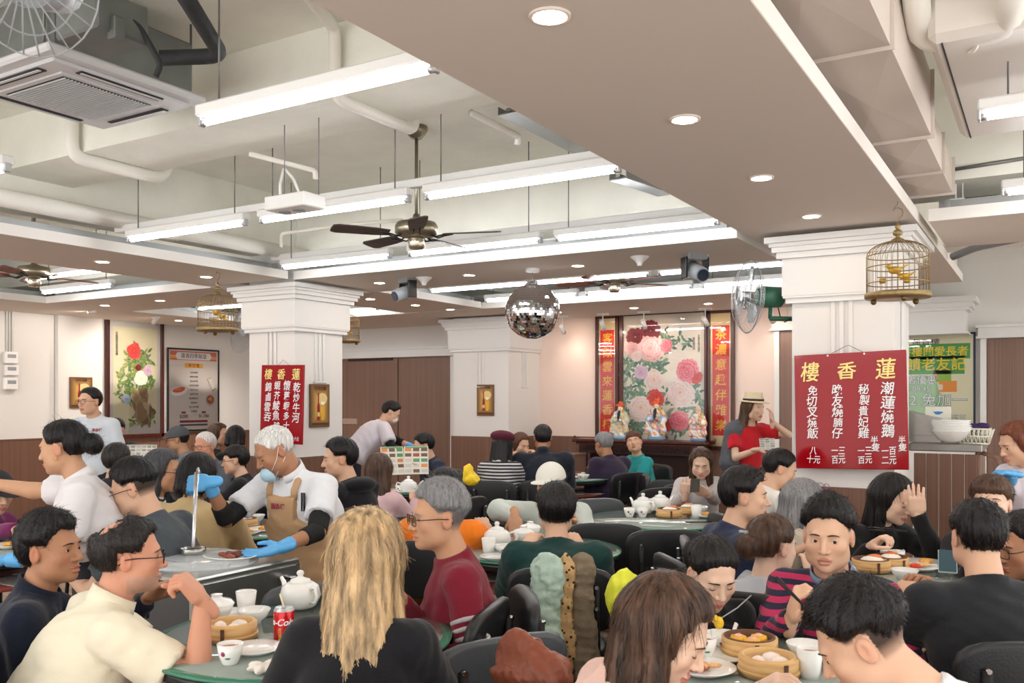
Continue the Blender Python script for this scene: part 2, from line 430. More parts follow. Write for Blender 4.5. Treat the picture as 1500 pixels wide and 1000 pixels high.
battens([(-2.45, 2.55, 'large bright fluorescent batten hanging nearest the camera beside the corridor ceiling'),
 (-5.1, 2.55, 'fluorescent batten cut by the left edge under the air conditioner'),
 (-5.15, 4.15, 'fluorescent batten over the left strip, leftmost of the long row before the fan'),
 (-3.8, 4.15, 'fluorescent batten under the small vent box, middle of the row before the fan'),
 (-2.47, 4.15, 'fluorescent batten right of the fan rod, in the row before the fan'),
 (.35, 4.15, 'fluorescent batten at the upper right edge of the photo, nearer one'),
 (-5.2, 5.72, 'fluorescent batten left of the ceiling fan motor, in the row behind the fan'),
 (-3.8, 5.72, 'fluorescent batten right below the ceiling fan blades'),
 (-2.47, 5.72, 'fluorescent batten right of the small junction box, in the row behind the fan'),
 (.37, 5.74, 'fluorescent batten at the right edge, farther and lower one'),
 (-8.8, 5.72, 'fluorescent batten in the far left bay, left one of two'),
 (-7.9, 5.0, 'fluorescent batten in the far left bay, right one of two'),
 (-8.3, 4.15, 'fluorescent batten cut by the left edge beside the far left fan')])
for x, y, w_ in ((-5.1, 7.78, 'left of the mirror ball'), (-3.8, 7.78, 'above the second fan'), (-2.5, 7.78, 'right of the second fan')): plc(bt, (x, y, 2.71), 0, 'fluorescent batten glimpsed behind the middle panel, '+w_, 'battens behind the middle panel')
for x, y, w_ in ((-5.1, 8.87, 'left end, behind the mirror ball'), (-3.78, 8.87, 'middle, above the peony painting'), (-2.46, 8.87, 'right end, behind the wall fan')): plc(bt, (x, y, 2.71), 0, 'distant fluorescent batten in the bright line, '+w_, 'battens before the back panel')
plc(bt, (-8.0, 8.95, 2.71), 0, 'distant fluorescent batten just right of the left pillar capital')
for x, y in ((-8.8, 7.78), (-9.3, 8.95), (-9.5, 4.15), (-9.5, 2.9), (-9.6, 1.2)): plc(bt, (x, y, 2.71), 0, 'added fill batten hidden behind the left ceiling panels', 'added fill battens behind the left panels')  # extra battens, out of sight, added to brighten the left wall and bays
# suspended metal trunking that carries the rows
for (x0, x1, y, lab) in ((-6.0, -1.84, 4.15, 'white metal trunking above the tube row before the fan'), (-6.0, -1.84, 5.72, 'white metal trunking above the tube row behind the fan')):
    q = M(); q.rbox(((x0+x1)/2, y+.075, 2.82), (x1-x0, .05, .05), .004)
    tag(obj('cable_trunking', q, m_white), lab, 'trunking')
# unseen battens added out of frame as soft fill for the dim bays
for i, (x, y) in enumerate(((-4.5, .6), (-2.6, .6), (.4, .9), (-4.5, -1), (.4, 2.4), (-8.6, 2.55), (-8.6, .9), (2.2, 4.15), (2.2, 2.4))):
    plc(bt, (x, y, 2.71), 0, 'added fill batten out of frame behind the camera', 'added fill battens behind the camera')
# ---------------------------------------------------------------- signed-distance bodies -> one smooth mesh each
def vn(a):
    a = np.asarray(a, float); return a/(np.linalg.norm(a)+1e-12)
def frame(fwd, up=(0, 0, 1)):
    f = vn(fwd); r = vn(np.cross(f, up)); u = np.cross(r, f); return np.stack([r, f, u], 1)  # columns right, fwd, up
def axisgrid(lo, hi, c, fl=None, fh=None, f=None):
    xs = [lo]; x = lo
    while x < hi:
        step = f if (f and fl-c < x < fh) else c
        x += step; xs.append(x)
    return np.array(xs, np.float32)
class Field:
    def __init__(s, xs, ys, zs):
        s.ax = (xs, ys, zs); s.F = np.full((len(xs), len(ys), len(zs)), .2, np.float32)
        s.mg = max(np.diff(xs).max(), np.diff(ys).max(), np.diff(zs).max())*1.6+.004
    def win(s, lo, hi, k):
        m = s.mg+k; sl = []
        for a, l, h in zip(s.ax, lo, hi):
            i0 = max(0, int(np.searchsorted(a, l-m))-1); i1 = min(len(a), int(np.searchsorted(a, h+m))+1)
            if i1-i0 < 2: return None
            sl.append(slice(i0, i1))
        X = s.ax[0][sl[0]][:, None, None]; Y = s.ax[1][sl[1]][None, :, None]; Z = s.ax[2][sl[2]][None, None, :]
        return tuple(sl), X, Y, Z
    def put(s, sl, d, k, op='u'):
        a = s.F[sl]
        if op == 'u':
            if k > 0:
                h = np.clip(.5+.5*(a-d)/k, 0, 1); s.F[sl] = a*(1-h)+d*h-k*h*(1-h)
            else: s.F[sl] = np.minimum(a, d)
        elif op == 's':
            d = -d
            if k > 0:
                h = np.clip(.5-.5*(a-d)/k, 0, 1); s.F[sl] = a*(1-h)+d*h+k*h*(1-h)
            else: s.F[sl] = np.maximum(a, d)
    def ell(s, c, r, R=None, k=.01, op='u'):
        c = np.asarray(c, float); r = np.asarray(r, float); m = r.max() if R is not None else r
        w_ = s.win(c-m, c+m, k)
        if w_ is None: return s
        sl, X, Y, Z = w_; X = X-c[0]; Y = Y-c[1]; Z = Z-c[2]
        if R is not None:
            q = [R[0, i]*X+R[1, i]*Y+R[2, i]*Z for i in range(3)]
        else: q = [X, Y, Z]
        k0 = np.sqrt((q[0]/r[0])**2+(q[1]/r[1])**2+(q[2]/r[2])**2)+1e-6
        k1 = np.sqrt((q[0]/r[0]**2)**2+(q[1]/r[1]**2)**2+(q[2]/r[2]**2)**2)+1e-6
        s.put(sl, (k0*(k0-1)/k1).astype(np.float32), k, op); return s
    def cap(s, a, b, ra, rb=None, k=.01, op='u', sq=None, flat=False):
        "tapered capsule a->b; sq=(unit vector, factor): squashed along that vector; flat: flat ends"
        rb = ra if rb is None else rb; a = np.asarray(a, float); b = np.asarray(b, float)
        m = max(ra, rb); w_ = s.win(np.minimum(a, b)-m, np.maximum(a, b)+m, k)
        if w_ is None: return s
        sl, X, Y, Z = w_; X = X-a[0]; Y = Y-a[1]; Z = Z-a[2]; v = b-a; L2 = v@v+1e-12; L = math.sqrt(L2)
        t0 = (X*v[0]+Y*v[1]+Z*v[2])/L2; t = np.clip(t0, 0, 1); X = X-t*v[0]; Y = Y-t*v[1]; Z = Z-t*v[2]
        if flat: tt = t0-t; X = X-tt*v[0]; Y = Y-tt*v[1]; Z = Z-tt*v[2]
        q = X*X+Y*Y+Z*Z
        if sq is not None:
            n, f = sq; dn = X*n[0]+Y*n[1]+Z*n[2]; q = q+dn*dn*(1/f**2-1)
        d = (np.sqrt(q)-(ra+(rb-ra)*t))*(1 if sq is None else .8)
        if flat: d = np.maximum(d, (np.abs(t0-.5)-.5)*L)
        s.put(sl, d.astype(np.float32), k, op); return s
    def noise(s, amp, freq, seed=0):
        r = np.random.RandomState(seed+5); X = s.ax[0][:, None, None]; Y = s.ax[1][None, :, None]; Z = s.ax[2][None, None, :]
        for j in range(3):
            v = r.randn(3)*freq; ph = r.rand(2)*6.28
            s.F += (amp*.6*np.sin(v[0]*X+v[1]*Y+ph[0]+.8*np.sin(v[2]*Z+ph[1]))*np.cos(v[2]*.8*Z+v[0]*.5*Y+ph[1])).astype(np.float32)
        return s
    def mesh(s):
        F = s.F; neg = F < 0; a = neg[:-1, :-1, :-1]; cnt = np.zeros(a.shape, np.int8)
        offs = [(i, j, k) for i in (0, 1) for j in (0, 1) for k in (0, 1)]
        n = [d-1 for d in F.shape]
        for (i, j, k) in offs: cnt += neg[i:i+n[0], j:j+n[1], k:k+n[2]]
        I, J, K = np.nonzero((cnt > 0) & (cnt < 8)); nv = len(I)
        if nv == 0: return np.zeros((0, 3)), np.zeros((0, 4), int)
        vals = {o: F[I+o[0], J+o[1], K+o[2]] for o in offs}; acc = np.zeros((nv, 3)); c = np.zeros(nv)
        for o in offs:
            for ax in range(3):
                if o[ax] == 0:
                    p = list(o); p[ax] = 1; p = tuple(p); f0 = vals[o]; f1 = vals[p]; m = (f0 < 0) != (f1 < 0)
                    t = np.where(m, f0/(f0-f1+1e-20), 0); pt = np.tile(np.array(o, float), (nv, 1)); pt[:, ax] = t
                    acc += pt*m[:, None]; c += m
        acc /= c[:, None]; V = np.empty((nv, 3))
        for ax, idx in enumerate((I, J, K)):
            A = s.ax[ax]; V[:, ax] = A[idx]+acc[:, ax]*(A[idx+1]-A[idx])
        vid = np.full(a.shape, -1, np.int32); vid[I, J, K] = np.arange(nv); Q = []
        for ax in range(3):
            b, e = (ax+1) % 3, (ax+2) % 3
            sl0 = [slice(None)]*3; sl1 = [slice(None)]*3; sl0[ax] = slice(0, -1); sl1[ax] = slice(1, None)
            x0 = neg[tuple(sl0)]; x1 = neg[tuple(sl1)]; idx = np.argwhere(x0 != x1)
            ok = (idx[:, b] > 0) & (idx[:, e] > 0) & (idx[:, b] < n[b]) & (idx[:, e] < n[e]); idx = idx[ok]
            if not len(idx): continue
            fl = x0[tuple(idx.T)]; q = []
            for (db, de) in ((0, 0), (-1, 0), (-1, -1), (0, -1)):
                p = idx.copy(); p[:, b] += db; p[:, e] += de; q.append(vid[tuple(p.T)])
            q = np.stack(q, 1); q[~fl] = q[~fl][:, ::-1]; Q.append(q)
        Q = np.concatenate(Q); return V, Q[(Q >= 0).all(1)]
def np_mesh(name, parts, cols=None, smooth=True):
    "parts: list of (V, Q) numpy pairs joined into one mesh; cols: matching vertex colours"
    vs = []; qs = []; o = 0
    for V, Q in parts: vs.append(V); qs.append(Q+o); o += len(V)
    V = np.concatenate(vs); Q = np.concatenate(qs); me = bpy.data.meshes.new(name)
    me.vertices.add(len(V)); me.vertices.foreach_set('co', V.astype(np.float32).ravel())
    me.loops.add(Q.size); me.loops.foreach_set('vertex_index', Q.astype(np.int32).ravel())
    me.polygons.add(len(Q)); me.polygons.foreach_set('loop_start', np.arange(0, Q.size, 4, dtype=np.int32))
    try: me.polygons.foreach_set('loop_total', np.full(len(Q), 4, np.int32))
    except Exception: pass
    me.polygons.foreach_set('use_smooth', np.full(len(Q), smooth))
    if cols is not None:
        Cc = np.concatenate(cols); ca = me.color_attributes.new('Col', 'FLOAT_COLOR', 'POINT')
        ca.data.foreach_set('color', np.concatenate([Cc, np.ones((len(Cc), 1))], 1).astype(np.float32).ravel())
    me.update(); me.validate(); return me
# ---------------------------------------------------------------- people
SKIN = {'light': (214, 172, 144), 'fair': (224, 188, 164), 'mid': (196, 150, 118), 'tan': (172, 124, 94), 'red': (206, 148, 120)}
m_eyew = mat('eye_white', (228, 222, 216), .15); m_iris = mat('iris_dark', (38, 24, 18), .1); m_skin = None
m_lens = pane_mat('lens_glass', (.97, .98, 1), 1.12)
m_gframe = mat('spectacle_frame', (24, 22, 24), .25); m_gmetal = mat('spectacle_metal', (70, 62, 56), .4, .3)
m_glove = mat('nitrile_glove', (92, 170, 226), .35, bump=.15, bscale=90)
def skin_mat(): return mat('skin', (255, 255, 255), .48, vc=True, bump=.08, bscale=220, spec=.35, sss=.06)
def hair_mat(key, rgb, rough=.42, stretch=(120, 120, 8), var=.45):
    if key in ('blonde', 'lbrown', 'brown'): stretch = (45, 45, 3); var = .75
    return mat('hair_'+key, rgb, rough, bump=.55, bscale=1.0, stretch=stretch, var=var, vscale=1.0, spec=.4)
HAIRC = {'black': (22, 19, 20), 'soft': (38, 33, 32), 'brown': (84, 60, 46), 'lbrown': (104, 76, 56), 'auburn': (96, 58, 40), 'grey': (140, 140, 142), 'white': (216, 214, 210), 'salt': (112, 110, 110), 'blonde': (196, 166, 124), 'darkgrey': (74, 74, 78), 'redbrown': (120, 66, 44)}
def face_field(Fd, hc, R, s=1., fem=False, near=True, fat=0., closed=False, mouth=0.):
    T = lambda p: hc+R@(np.array(p)*s)
    E = lambda c, r, k=.01, op='u': Fd.ell(T(c), np.array(r)*s, R, k, op)
    E((0, -.012, .028), (.075, .094, .087), .0)
    E((0, .024, -.03), (.063+fat*.5, .065, .076), .03)
    E((0, .034, -.074), (.045+fat-(.004 if fem else 0), .046, .037+fat*.4), .03)
    E((0, .072, -.094), (.018, .016, .015), .022)
    for sx in (-1, 1):
        E((sx*.043, .056, -.024), (.021+fat*.5, .020, .020), .022)
        E((sx*.048, .02, -.062), (.022+fat, .03, .028), .03)
    Fd.cap(T((-.03, .078, .024)), T((.03, .078, .024)), .0095*s, k=.02)
    for sx in (-1, 1): E((sx*.031, .098, .003), (.017, .013, .010), .014, 's')
    if near:
        for sx in (-1, 1):
            E((sx*.031, .071, .002), (.0145, .0135, .0135), .004)
            if not closed: E((sx*.031, .088, .0008), (.0125, .010, .0033), .0015, 's')
    Fd.cap(T((0, .084, .012)), T((0, .106, -.029)), .0065*s, .0105*s, k=.012)
    for sx in (-1, 1): E((sx*.0125, .094, -.033), (.0075, .009, .0065), .006)
    E((0, .0895, -.060), (.023, .0105, .0058), .004); E((0, .088, -.0705+mouth*-.5), (.019, .0105, .0068), .005)
    if near: Fd.cap(T((-.021, .098, -.0652)), T((.021, .098, -.0652)), (.0018+mouth)*s, k=.001, op='s')
    for sx in (-1, 1):
        E((sx*.0775, -.01, -.006), (.0085, .019, .031), .005)
        if near: E((sx*.087, -.004, -.001), (.006, .010, .019), .003, 's')
def skin_cols(V, hc, R, s, base, lipc, blush=.12, stubble=None, scalp=None):
    q = (V-hc)@R/s; b = np.array(S(base)); c = np.tile(b, (len(V), 1))
    def mixin(w_, rgb): nonlocal c; w_ = np.clip(w_, 0, 1)[:, None]; c = c*(1-w_)+np.array(S(rgb))*w_
    d = np.sqrt((q[:, 0]/.024)**2+((q[:, 2]+.0652)/.0125)**2); mixin(np.where(q[:, 1] > .07, np.clip((1.15-d)*4, 0, 1)*.75, 0), lipc)
    for sx in (-1, 1):
        d = np.sqrt(((q[:, 0]-sx*.045)/.026)**2+((q[:, 2]+.03)/.024)**2); mixin(np.clip(1-d, 0, 1)*blush*2*(q[:, 1] > 0), (214, 120, 100))
        d = np.sqrt(((q[:, 0]-sx*.078)/.012)**2+((q[:, 1]+.01)/.022)**2+((q[:, 2]+.006)/.034)**2); mixin(np.clip(1.3-d, 0, 1)*.35, (206, 110, 90))
        d = np.sqrt(((q[:, 0]-sx*.031)/.018)**2+((q[:, 2]-.002)/.008)**2); mixin(np.clip(1.2-d, 0, 1)*.16*(q[:, 1] > .07), (130, 84, 66))
    if scalp is not None:
        m_ = np.clip((.02+np.clip(q[:, 2]-.01, 0, 1)*.5-q[:, 1])/.008, 0, 1)*np.clip((q[:, 2]-np.where(q[:, 1] > -.03, .018, -.05))/.012, 0, 1)*(np.abs(q[:, 2]) < .14); ear = np.sqrt(((np.abs(q[:, 0])-.08)/.012)**2+((q[:, 1]+.01)/.024)**2+((q[:, 2]+.006)/.036)**2) < 1.15
        mixin(m_*.93*(~ear)*(np.clip((q[:, 2]+.06)/.05, .3, 1)), scalp)
    if stubble is not None:
        wv = np.clip((-.045-q[:, 2])/.02, 0, 1)*(q[:, 1] > -.005)*(q[:, 2] > -.115)
        wv *= .6+.4*np.sin(q[:, 0]*900)*np.sin(q[:, 2]*1100+q[:, 1]*700); mixin(wv*.7, stubble)
    return c
def hand_mesh(wr, d, pn, s=1., curl=.5, thumb=1, res=.0032, spread=.12, curls=None, tk=0., index_out=False):
    "wr wrist, d hand direction, pn palm normal (palm faces pn), thumb=+1 thumb on the side d x pn"
    d = vn(d); pn = vn(np.asarray(pn)-d*np.dot(pn, d)); sd = np.cross(d, pn)*thumb
    fr = lambda a, b, c: wr+(d*a+sd*b+pn*c)*s
    segs = []
    segs.append((fr(-.02, 0, 0), fr(.03, 0, 0), .027, .030, .62, .012)); pal = [(fr(.03, x, 0), fr(.085, x*1.15, 0), .018, .0135) for x in (-.027, -.009, .009, .027)]
    lens = (.060, .074, .080, .070); pts = []
    for i, x in enumerate((-.032, -.011, .011, .031)):
        p = fr(.085, x, 0); c = (curls[i] if curls else curl); ang = 0.; L = lens[i]; dd = d+sd*(x*spread*22)*(1-c); dd = vn(dd); ch = [p]
        for k, fr_ in enumerate((.45, .30, .25)):
            ang += c*(1.25, 1.35, .9)[k]; v = dd*math.cos(ang)+pn*math.sin(ang); p = p+v*L*fr_*s; ch.append(p)
        pts.append(ch)
    tb = fr(.018, .026, .008); t1 = tb+(d*.030+sd*.026+pn*.010*(1+curl*2))*s; t2 = t1+(d*.028+sd*.008*(1-curl*2)+pn*.014*curl*2)*s; t3 = t2+(d*.022-sd*.006*curl*2+pn*.010*curl*2)*s
    allp = np.array([wr]+[p for ch in pts for p in ch]+[tb, t1, t2, t3, fr(-.04, 0, 0)])
    lo = allp.min(0)-.035*s; hi = allp.max(0)+.035*s
    Fd = Field(*[axisgrid(lo[i], hi[i], res) for i in range(3)])
    a, b, ra, rb, f, k = segs[0]; Fd.cap(a, b, ra*s, rb*s, k=0, sq=(pn, f)); Fd.cap(fr(-.045, 0, 0), fr(0, 0, 0), .025*s, .0255*s, k=.015, sq=(pn, .78))
    for (a, b, ra, rb) in pal: Fd.cap(a, b, ra*s, rb*s, k=.012, sq=(pn, .9))
    for ch in pts:
        rr = (.0098, .0088, .0080, .0068)
        for k in range(3): Fd.cap(ch[k], ch[k+1], rr[k]*s, rr[k+1]*s, k=.0022)
    Fd.cap(tb, t1, .0165*s, .0125*s, k=.012); Fd.cap(t1, t2, .0120*s, .0100*s, k=.004); Fd.cap(t2, t3, .0100*s, .0078*s, k=.003)
    return Fd.mesh()
def ik(sh, hd, l1, l2, pole):
    v = hd-sh; D = np.linalg.norm(v); D = min(D, (l1+l2)*.995); v = vn(v); hd = sh+v*D
    a = (l1*l1-l2*l2+D*D)/(2*D); h = math.sqrt(max(l1*l1-a*a, 0)); p = np.asarray(pole)-v*np.dot(pole, v)
    return sh+v*a+vn(p)*h, hd
HAIR_STRANDS = {}
def strands(me_V, me_Q, n, length, width, comb, lift=.002, seed=1, wave=0., segs=4, curv=9.):
    "thin tapered locks laid along a hair surface; comb(points, normals) -> directions"
    tri = me_V[me_Q[:, 0]]; nr = np.cross(me_V[me_Q[:, 2]]-me_V[me_Q[:, 0]], me_V[me_Q[:, 3]]-me_V[me_Q[:, 1]]); nr /= np.linalg.norm(nr, axis=1)[:, None]+1e-9
    r = np.random.RandomState(seed); idx = r.randint(0, len(me_Q), n); p = me_V[me_Q[idx]].mean(1); nn = nr[idx]
    d = comb(p, nn); d = d-nn*(d*nn).sum(1)[:, None]+r.randn(n, 3)*.12; d = d-nn*(d*nn).sum(1)[:, None]; d /= np.linalg.norm(d, axis=1)[:, None]+1e-9
    sd = np.cross(d, nn); L = length*(.6+.6*r.rand(n)); wd = width*(.6+.8*r.rand(n)); ph = r.rand(n)*6.28; V = []; 
    for k in range(segs+1):
        t = k/segs; x = L*t; c = p+d*x[:, None]-nn*(curv*x*x/2)[:, None]+nn*(lift*(.6+1.2*r.rand(n))*math.sin(PI*min(t*1.1+.15, 1)))[:, None]+sd*(wave*np.sin(ph+x*60))[:, None]
        ww = (wd*(1-t*.75))[:, None]; V.append(c-sd*ww/2); V.append(c+sd*ww/2)
    V = np.stack(V, 1).reshape(-1, 3); base = np.arange(n)[:, None]*2*(segs+1); Q = []
    for k in range(segs):
        Q.append(np.concatenate([base+2*k, base+2*k+1, base+2*k+3, base+2*k+2], 1))
    return V, np.concatenate(Q)
def hair_field(style, hc, R, s, th, hl, res, back=1., seed=0, vol=0., fem=False):
    T = lambda p: hc+R@(np.array(p)*s)
    down = np.array((0, 0, -1.)); bk = R@np.array((0, -1., 0)); rt = R@np.array((1., 0, 0)); fw = -bk
    bkh = vn(np.array((bk[0], bk[1], 0))); rth = vn(np.array((rt[0], rt[1], 0)))
    ext = {'short': .02, 'fade': .02, 'buzz': .01, 'bob': .12, 'long': .42, 'bun': .10, 'mid': .18, 'pony': .12, 'lob': .28, 'balding': .02}[style]
    m = .125*s+th; lo = hc-m; hi = hc+m; lo = lo-np.array((.06, .06, ext)); hi = hi+np.array((.06, .06, .05+vol)); 
    Fd = Field(*[axisgrid(lo[i], hi[i], res) for i in range(3)])
    E = lambda c, r, k=.01, op='u': Fd.ell(T(c), np.array(r)*s, R, k, op)
    E((0, -.014, .032+vol*.4), (.076+th, .095+th, .086+th+vol), 0)
    X = Fd.ax[0][:, None, None]-hc[0]; Y = Fd.ax[1][None, :, None]-hc[1]; Z = Fd.ax[2][None, None, :]-hc[2]
    q = [(R[0, i]*X+R[1, i]*Y+R[2, i]*Z)/s for i in range(3)]
    if style in ('short', 'fade', 'buzz', 'balding', 'bun', 'pony'):
        nz = -.062 if style in ('short',) else -.045
        front = np.maximum((.018 if not fem else .024)-q[1]+np.clip(q[2]-.01, 0, .1)*.62, q[2]-hl-.030*np.clip((np.abs(q[0])-.015)/.05, 0, 1)*(hl > .06))    # face opening
        ear = np.maximum(np.abs(q[1]+.004)-.030, q[2]-.024)                 # around the ears
        jaw = np.maximum(-.012-q[1]-.0*q[2], q[2]+.018)
        low = q[2]-nz+np.clip(-q[1]-.04, 0, 1)*.2
        cut = np.minimum(np.minimum(front, ear), np.minimum(jaw, low))
        Fd.F = (Fd.F+th*.85*np.clip(1-cut/.032, 0, 1)**1.5).astype(np.float32)
        Fd.F = np.maximum(Fd.F, -cut*s).astype(np.float32)
        if style == 'fade': Fd.F = (Fd.F+np.clip((.050+q[1]*.15-q[2])*.55, 0, .03)*s).astype(np.float32)
        if style == 'balding':
            bald = np.sqrt((q[0]/.040)**2+((q[1]+.060)/.040)**2+((q[2]-.098)/.045)**2); Fd.F = (Fd.F+np.clip(1.5-bald, 0, .6)*.10*s).astype(np.float32)
    else:
        fr_ = np.maximum(.018-q[1]+np.clip(q[2]-.03, 0, .1)*.5+np.abs(q[0])*.30, q[2]-hl)
        Fd.F = (Fd.F+th*.7*np.clip(1-fr_/.03, 0, 1)**1.5).astype(np.float32); Fd.F = np.maximum(Fd.F, -fr_*s).astype(np.float32)
    if style == 'bun': E((0, -.135, -.005), (.05, .045, .05), .012)
    if style == 'pony':
        Fd.cap(T((0, -.115, .02)), T((0, -.15, -.05)), .025*s, .02*s, k=.01)
    L = {'bob': .105, 'mid': .17, 'lob': .26, 'long': .40}.get(style, 0)*back
    if L:
        for sx in (-1, 1):
            a = T((sx*.062, -.012, .03)); b = a+down*(.03+L)*s+rth*sx*(.012 if L < .3 else .05)+bkh*(.012 if L < .2 else .07)
            Fd.cap(a, b, (.024+th*.4)*s, (.024 if style == 'bob' else (.03 if L < .3 else .042))*s, k=.03)
            b2 = T((sx*.04, -.062, 0)); Fd.cap(b2, b2+down*(L)*s+bkh*(.02+.28*max(0, L-.1))+rth*sx*.02, (.042+th*.4)*s, .036*s, k=.03)
        b2 = T((0, -.075, 0)); Fd.cap(b2, b2+down*(L+.01)*s+bkh*(.03+.30*max(0, L-.1)), (.042+th*.4)*s, .03*s, k=.03)
    # locks: radial streaks
    ang = np.arctan2(Y@np.ones((1, 1)) if False else Y+0*X, X+0*Y); r_ = np.random.RandomState(seed)
    for f_, a_ in ((17, .0016), (31, .0011), (53, .0007)):
        Fd.F += (a_*np.sin(ang*f_+r_.rand()*6+Z*22*(r_.rand()-.5)*2)).astype(np.float32)
    return Fd
def glasses(hc, R, s, root, m_, round_=False):
    T = lambda p: tuple(hc+R@(np.array(p)*s)-np.array(root.location))
    g = M()
    for sx in (-1, 1):
        pts = []
        for i in range(18):
            a = 2*PI*i/18; ex = .55 if not round_ else 1
            cx = math.copysign(abs(math.cos(a))**ex, math.cos(a))*.0245; cz = math.copysign(abs(math.sin(a))**ex, math.sin(a))*(.018 if not round_ else .022)
            pts.append(T((sx*.033+cx, .104-.06*(abs(sx*.033+cx)-.02)**1, cz)))
        g.tube(pts, .0016*s, 6, closed=True)
        g.tube([T((sx*.058, .100, .006)), T((sx*.074, .085, .006)), T((sx*.083, .02, .006)), T((sx*.083, -.015, .002)), T((sx*.08, -.03, -.016))], .0018*s, 6)
    g.tube([T((-.010, .105, .006)), T((0, .110, .009)), T((.010, .105, .006))], .0015*s, 6)
    o = obj('spectacles', g, m_, root)
    for sx in (-1, 1):
        q = M(); q.poly([T((sx*.033+.022*math.cos(2*PI*i/14), .103, .016*math.sin(2*PI*i/14))) for i in range(14)]); obj('lens', q, m_lens, o)
def person(label, head, yaw, pitch=0, roll=0, torso=None, lean=(.0, .06), stand=False, s=1., fem=False, skin='light', hair='short', hc_='black', th=.012, hl=.078, top=(60, 60, 60), sleeve='long', tm=None,
           armL='table', armR='table', near=None, glass=None, collar=None, build=1., fat=0., stubble=None, lip=None, gloves=False, seed=0, hairkw=None, closed=False, mouth=0., pants=(40, 42, 50),
           sw=None, strand=0, neckc=.055, topname='shirt', handopt=None, pole=None, neckshift=(0, 0), glove_arms=None, legs=True, headprop=None, eyebrow=None, gaze=0.):
    hcw = P(*head); d = head[2]; near = d if near is None else near
    torso = yaw if torso is None else torso
    fwd = dirv(yaw); p_ = math.radians(pitch); f3 = fwd*math.cos(p_)+UP*-math.sin(p_); R = frame(f3)
    if roll: R = np.array(Matrix.Rotation(math.radians(roll), 3, Vector(f3))) @ R
    tf = dirv(torso); tr = vn(np.cross(tf, UP)); sw = sw or (.175 if not fem else .155); sw *= s
    # head sits forward of the neck; lean=(side, forward) of neck base over pelvis
    nb = hcw+R@np.array((0, -.035, -.09))*s+UP*-.085*s-tf*.03+tr*neckshift[0]+tf*neckshift[1]
    pz = .93*s if stand else .56
    pel = np.array((nb[0], nb[1], pz))-tf*lean[1]-tr*lean[0]
    root_loc = np.array((pel[0], pel[1], 0.))
    root = thing('person', label, 'person', root_loc)
    sp = vn(nb-pel); mid = (nb+pel)/2; Rt = frame(tf-sp*np.dot(tf, sp), sp)
    shc = nb-sp*.035*s
    sh = {1: shc+tr*sw, -1: shc-tr*sw}; arms = {}
    for sd, spec in ((1, armR), (-1, armL)):
        if spec is None: continue
        l1, l2 = .285*s, .25*s; pole_ = -UP*1.0+tr*sd*.45-tf*.25
        if isinstance(spec, str):
            if spec == 'table': tgt = nb+tf*.36+tr*sd*.13; tgt[2] = .80
            elif spec == 'down': tgt = sh[sd]+tr*sd*.05-UP*.52*s+tf*.04
            elif spec == 'lap': tgt = pel+tf*.30+tr*sd*.08+UP*.08
            elif spec == 'fold': tgt = nb+tf*.28-tr*sd*.02; tgt[2] = .82
            ph = None
        else:
            tgt = P(*spec[0]); ph = spec[1] if len(spec) > 1 else None
            if len(spec) > 2: pole_ = dirv(spec[2][0])*spec[2][1]+UP*spec[2][2]
        el, hd = ik(sh[sd], tgt, l1, l2, pole_); arms[sd] = (sh[sd], el, hd, ph)
    fine = .0032 if near < 3.3 else (.0042 if near < 5 else .0055); co = .011 if near < 3.3 else (.014 if near < 5 else .018)
    # ---- body
    pts = [hcw, nb, pel]+[p for a in arms.values() for p in a[:3]]; pts = np.array(pts); lo = pts.min(0)-.16; hi = pts.max(0)+.16
    lo[2] = pel[2]-.12; hi[2] = hcw[2]+.13*s
    hr = .118*s; grid = [axisgrid(lo[i], hi[i], co, hcw[i]-hr, hcw[i]+hr, fine) for i in range(3)]
    B = Field(*grid); face_field(B, hcw, R, s, fem, near < 6.5, fat, closed, mouth)
    nk = hcw+R@np.array((0, -.022, -.06))*s
    B.cap(nk, nb+tf*.0, neckc*s*(1 if not fem else .88), (neckc+.006)*s, k=.022)
    B.cap(nb-sp*.02, shc+tr*sw*.55-sp*.01, .05*s, .04*s, k=.03); B.cap(nb-sp*.02, shc-tr*sw*.55-sp*.01, .05*s, .04*s, k=.03)
    B.cap(sh[1]*.92+sh[-1]*.08, sh[-1]*.92+sh[1]*.08, .042*s, k=.03)
    B.ell(nb-sp*.17*s, np.array((sw*.92, .095, .19)), Rt, .04); B.ell(mid-sp*.06, np.array((.125, .09, .17)), Rt, .04); B.ell(pel, np.array((.14, .11, .11)), Rt, .04)
    for sd, (a, b, c, ph) in arms.items():
        B.cap(a, b, .040*s*build, .034*s*build, k=.03); B.cap(b, c, .036*s*build, .0245*s, k=.012)
    base = SKIN[skin]; lipc = lip or ((186, 96, 88) if fem else (178, 110, 96))
    V, Q = B.mesh(); parts = [(V-root_loc, Q)]; cols = [skin_cols(V, hcw, R, s, base, lipc, stubble=stubble, scalp=tuple(v*.7 for v in HAIRC[hc_]) if hair in ('fade', 'buzz') else None)]
    hres = .0032 if near < 4.4 else .005; gl_parts = {}
    for sd, (a, b, c, ph) in arms.items():
        o = dict(curl=.45, pn=-UP, dr=vn(c-b), thumb=None)
        if ph: o.update(ph)
        if o.get('hide'): continue
        pn = o['pn'] if not isinstance(o['pn'], tuple) or len(o['pn']) == 3 else dirv(o['pn'][0])
        if o.get('pd'): pn = dirv(o['pd'][0])*o['pd'][1]+UP*o['pd'][2]
        if o.get('hd'): o['dr'] = dirv(o['hd'][0])*o['hd'][1]+UP*o['hd'][2]
        # thumb side: for a palm facing down on the right hand the thumb points left
        thumb = o['thumb'] or sd
        hv = hand_mesh(c, o['dr'], pn, s*(.93 if fem else 1.02), o['curl'], -thumb if False else thumb*-1, hres, curls=o.get('curls'))
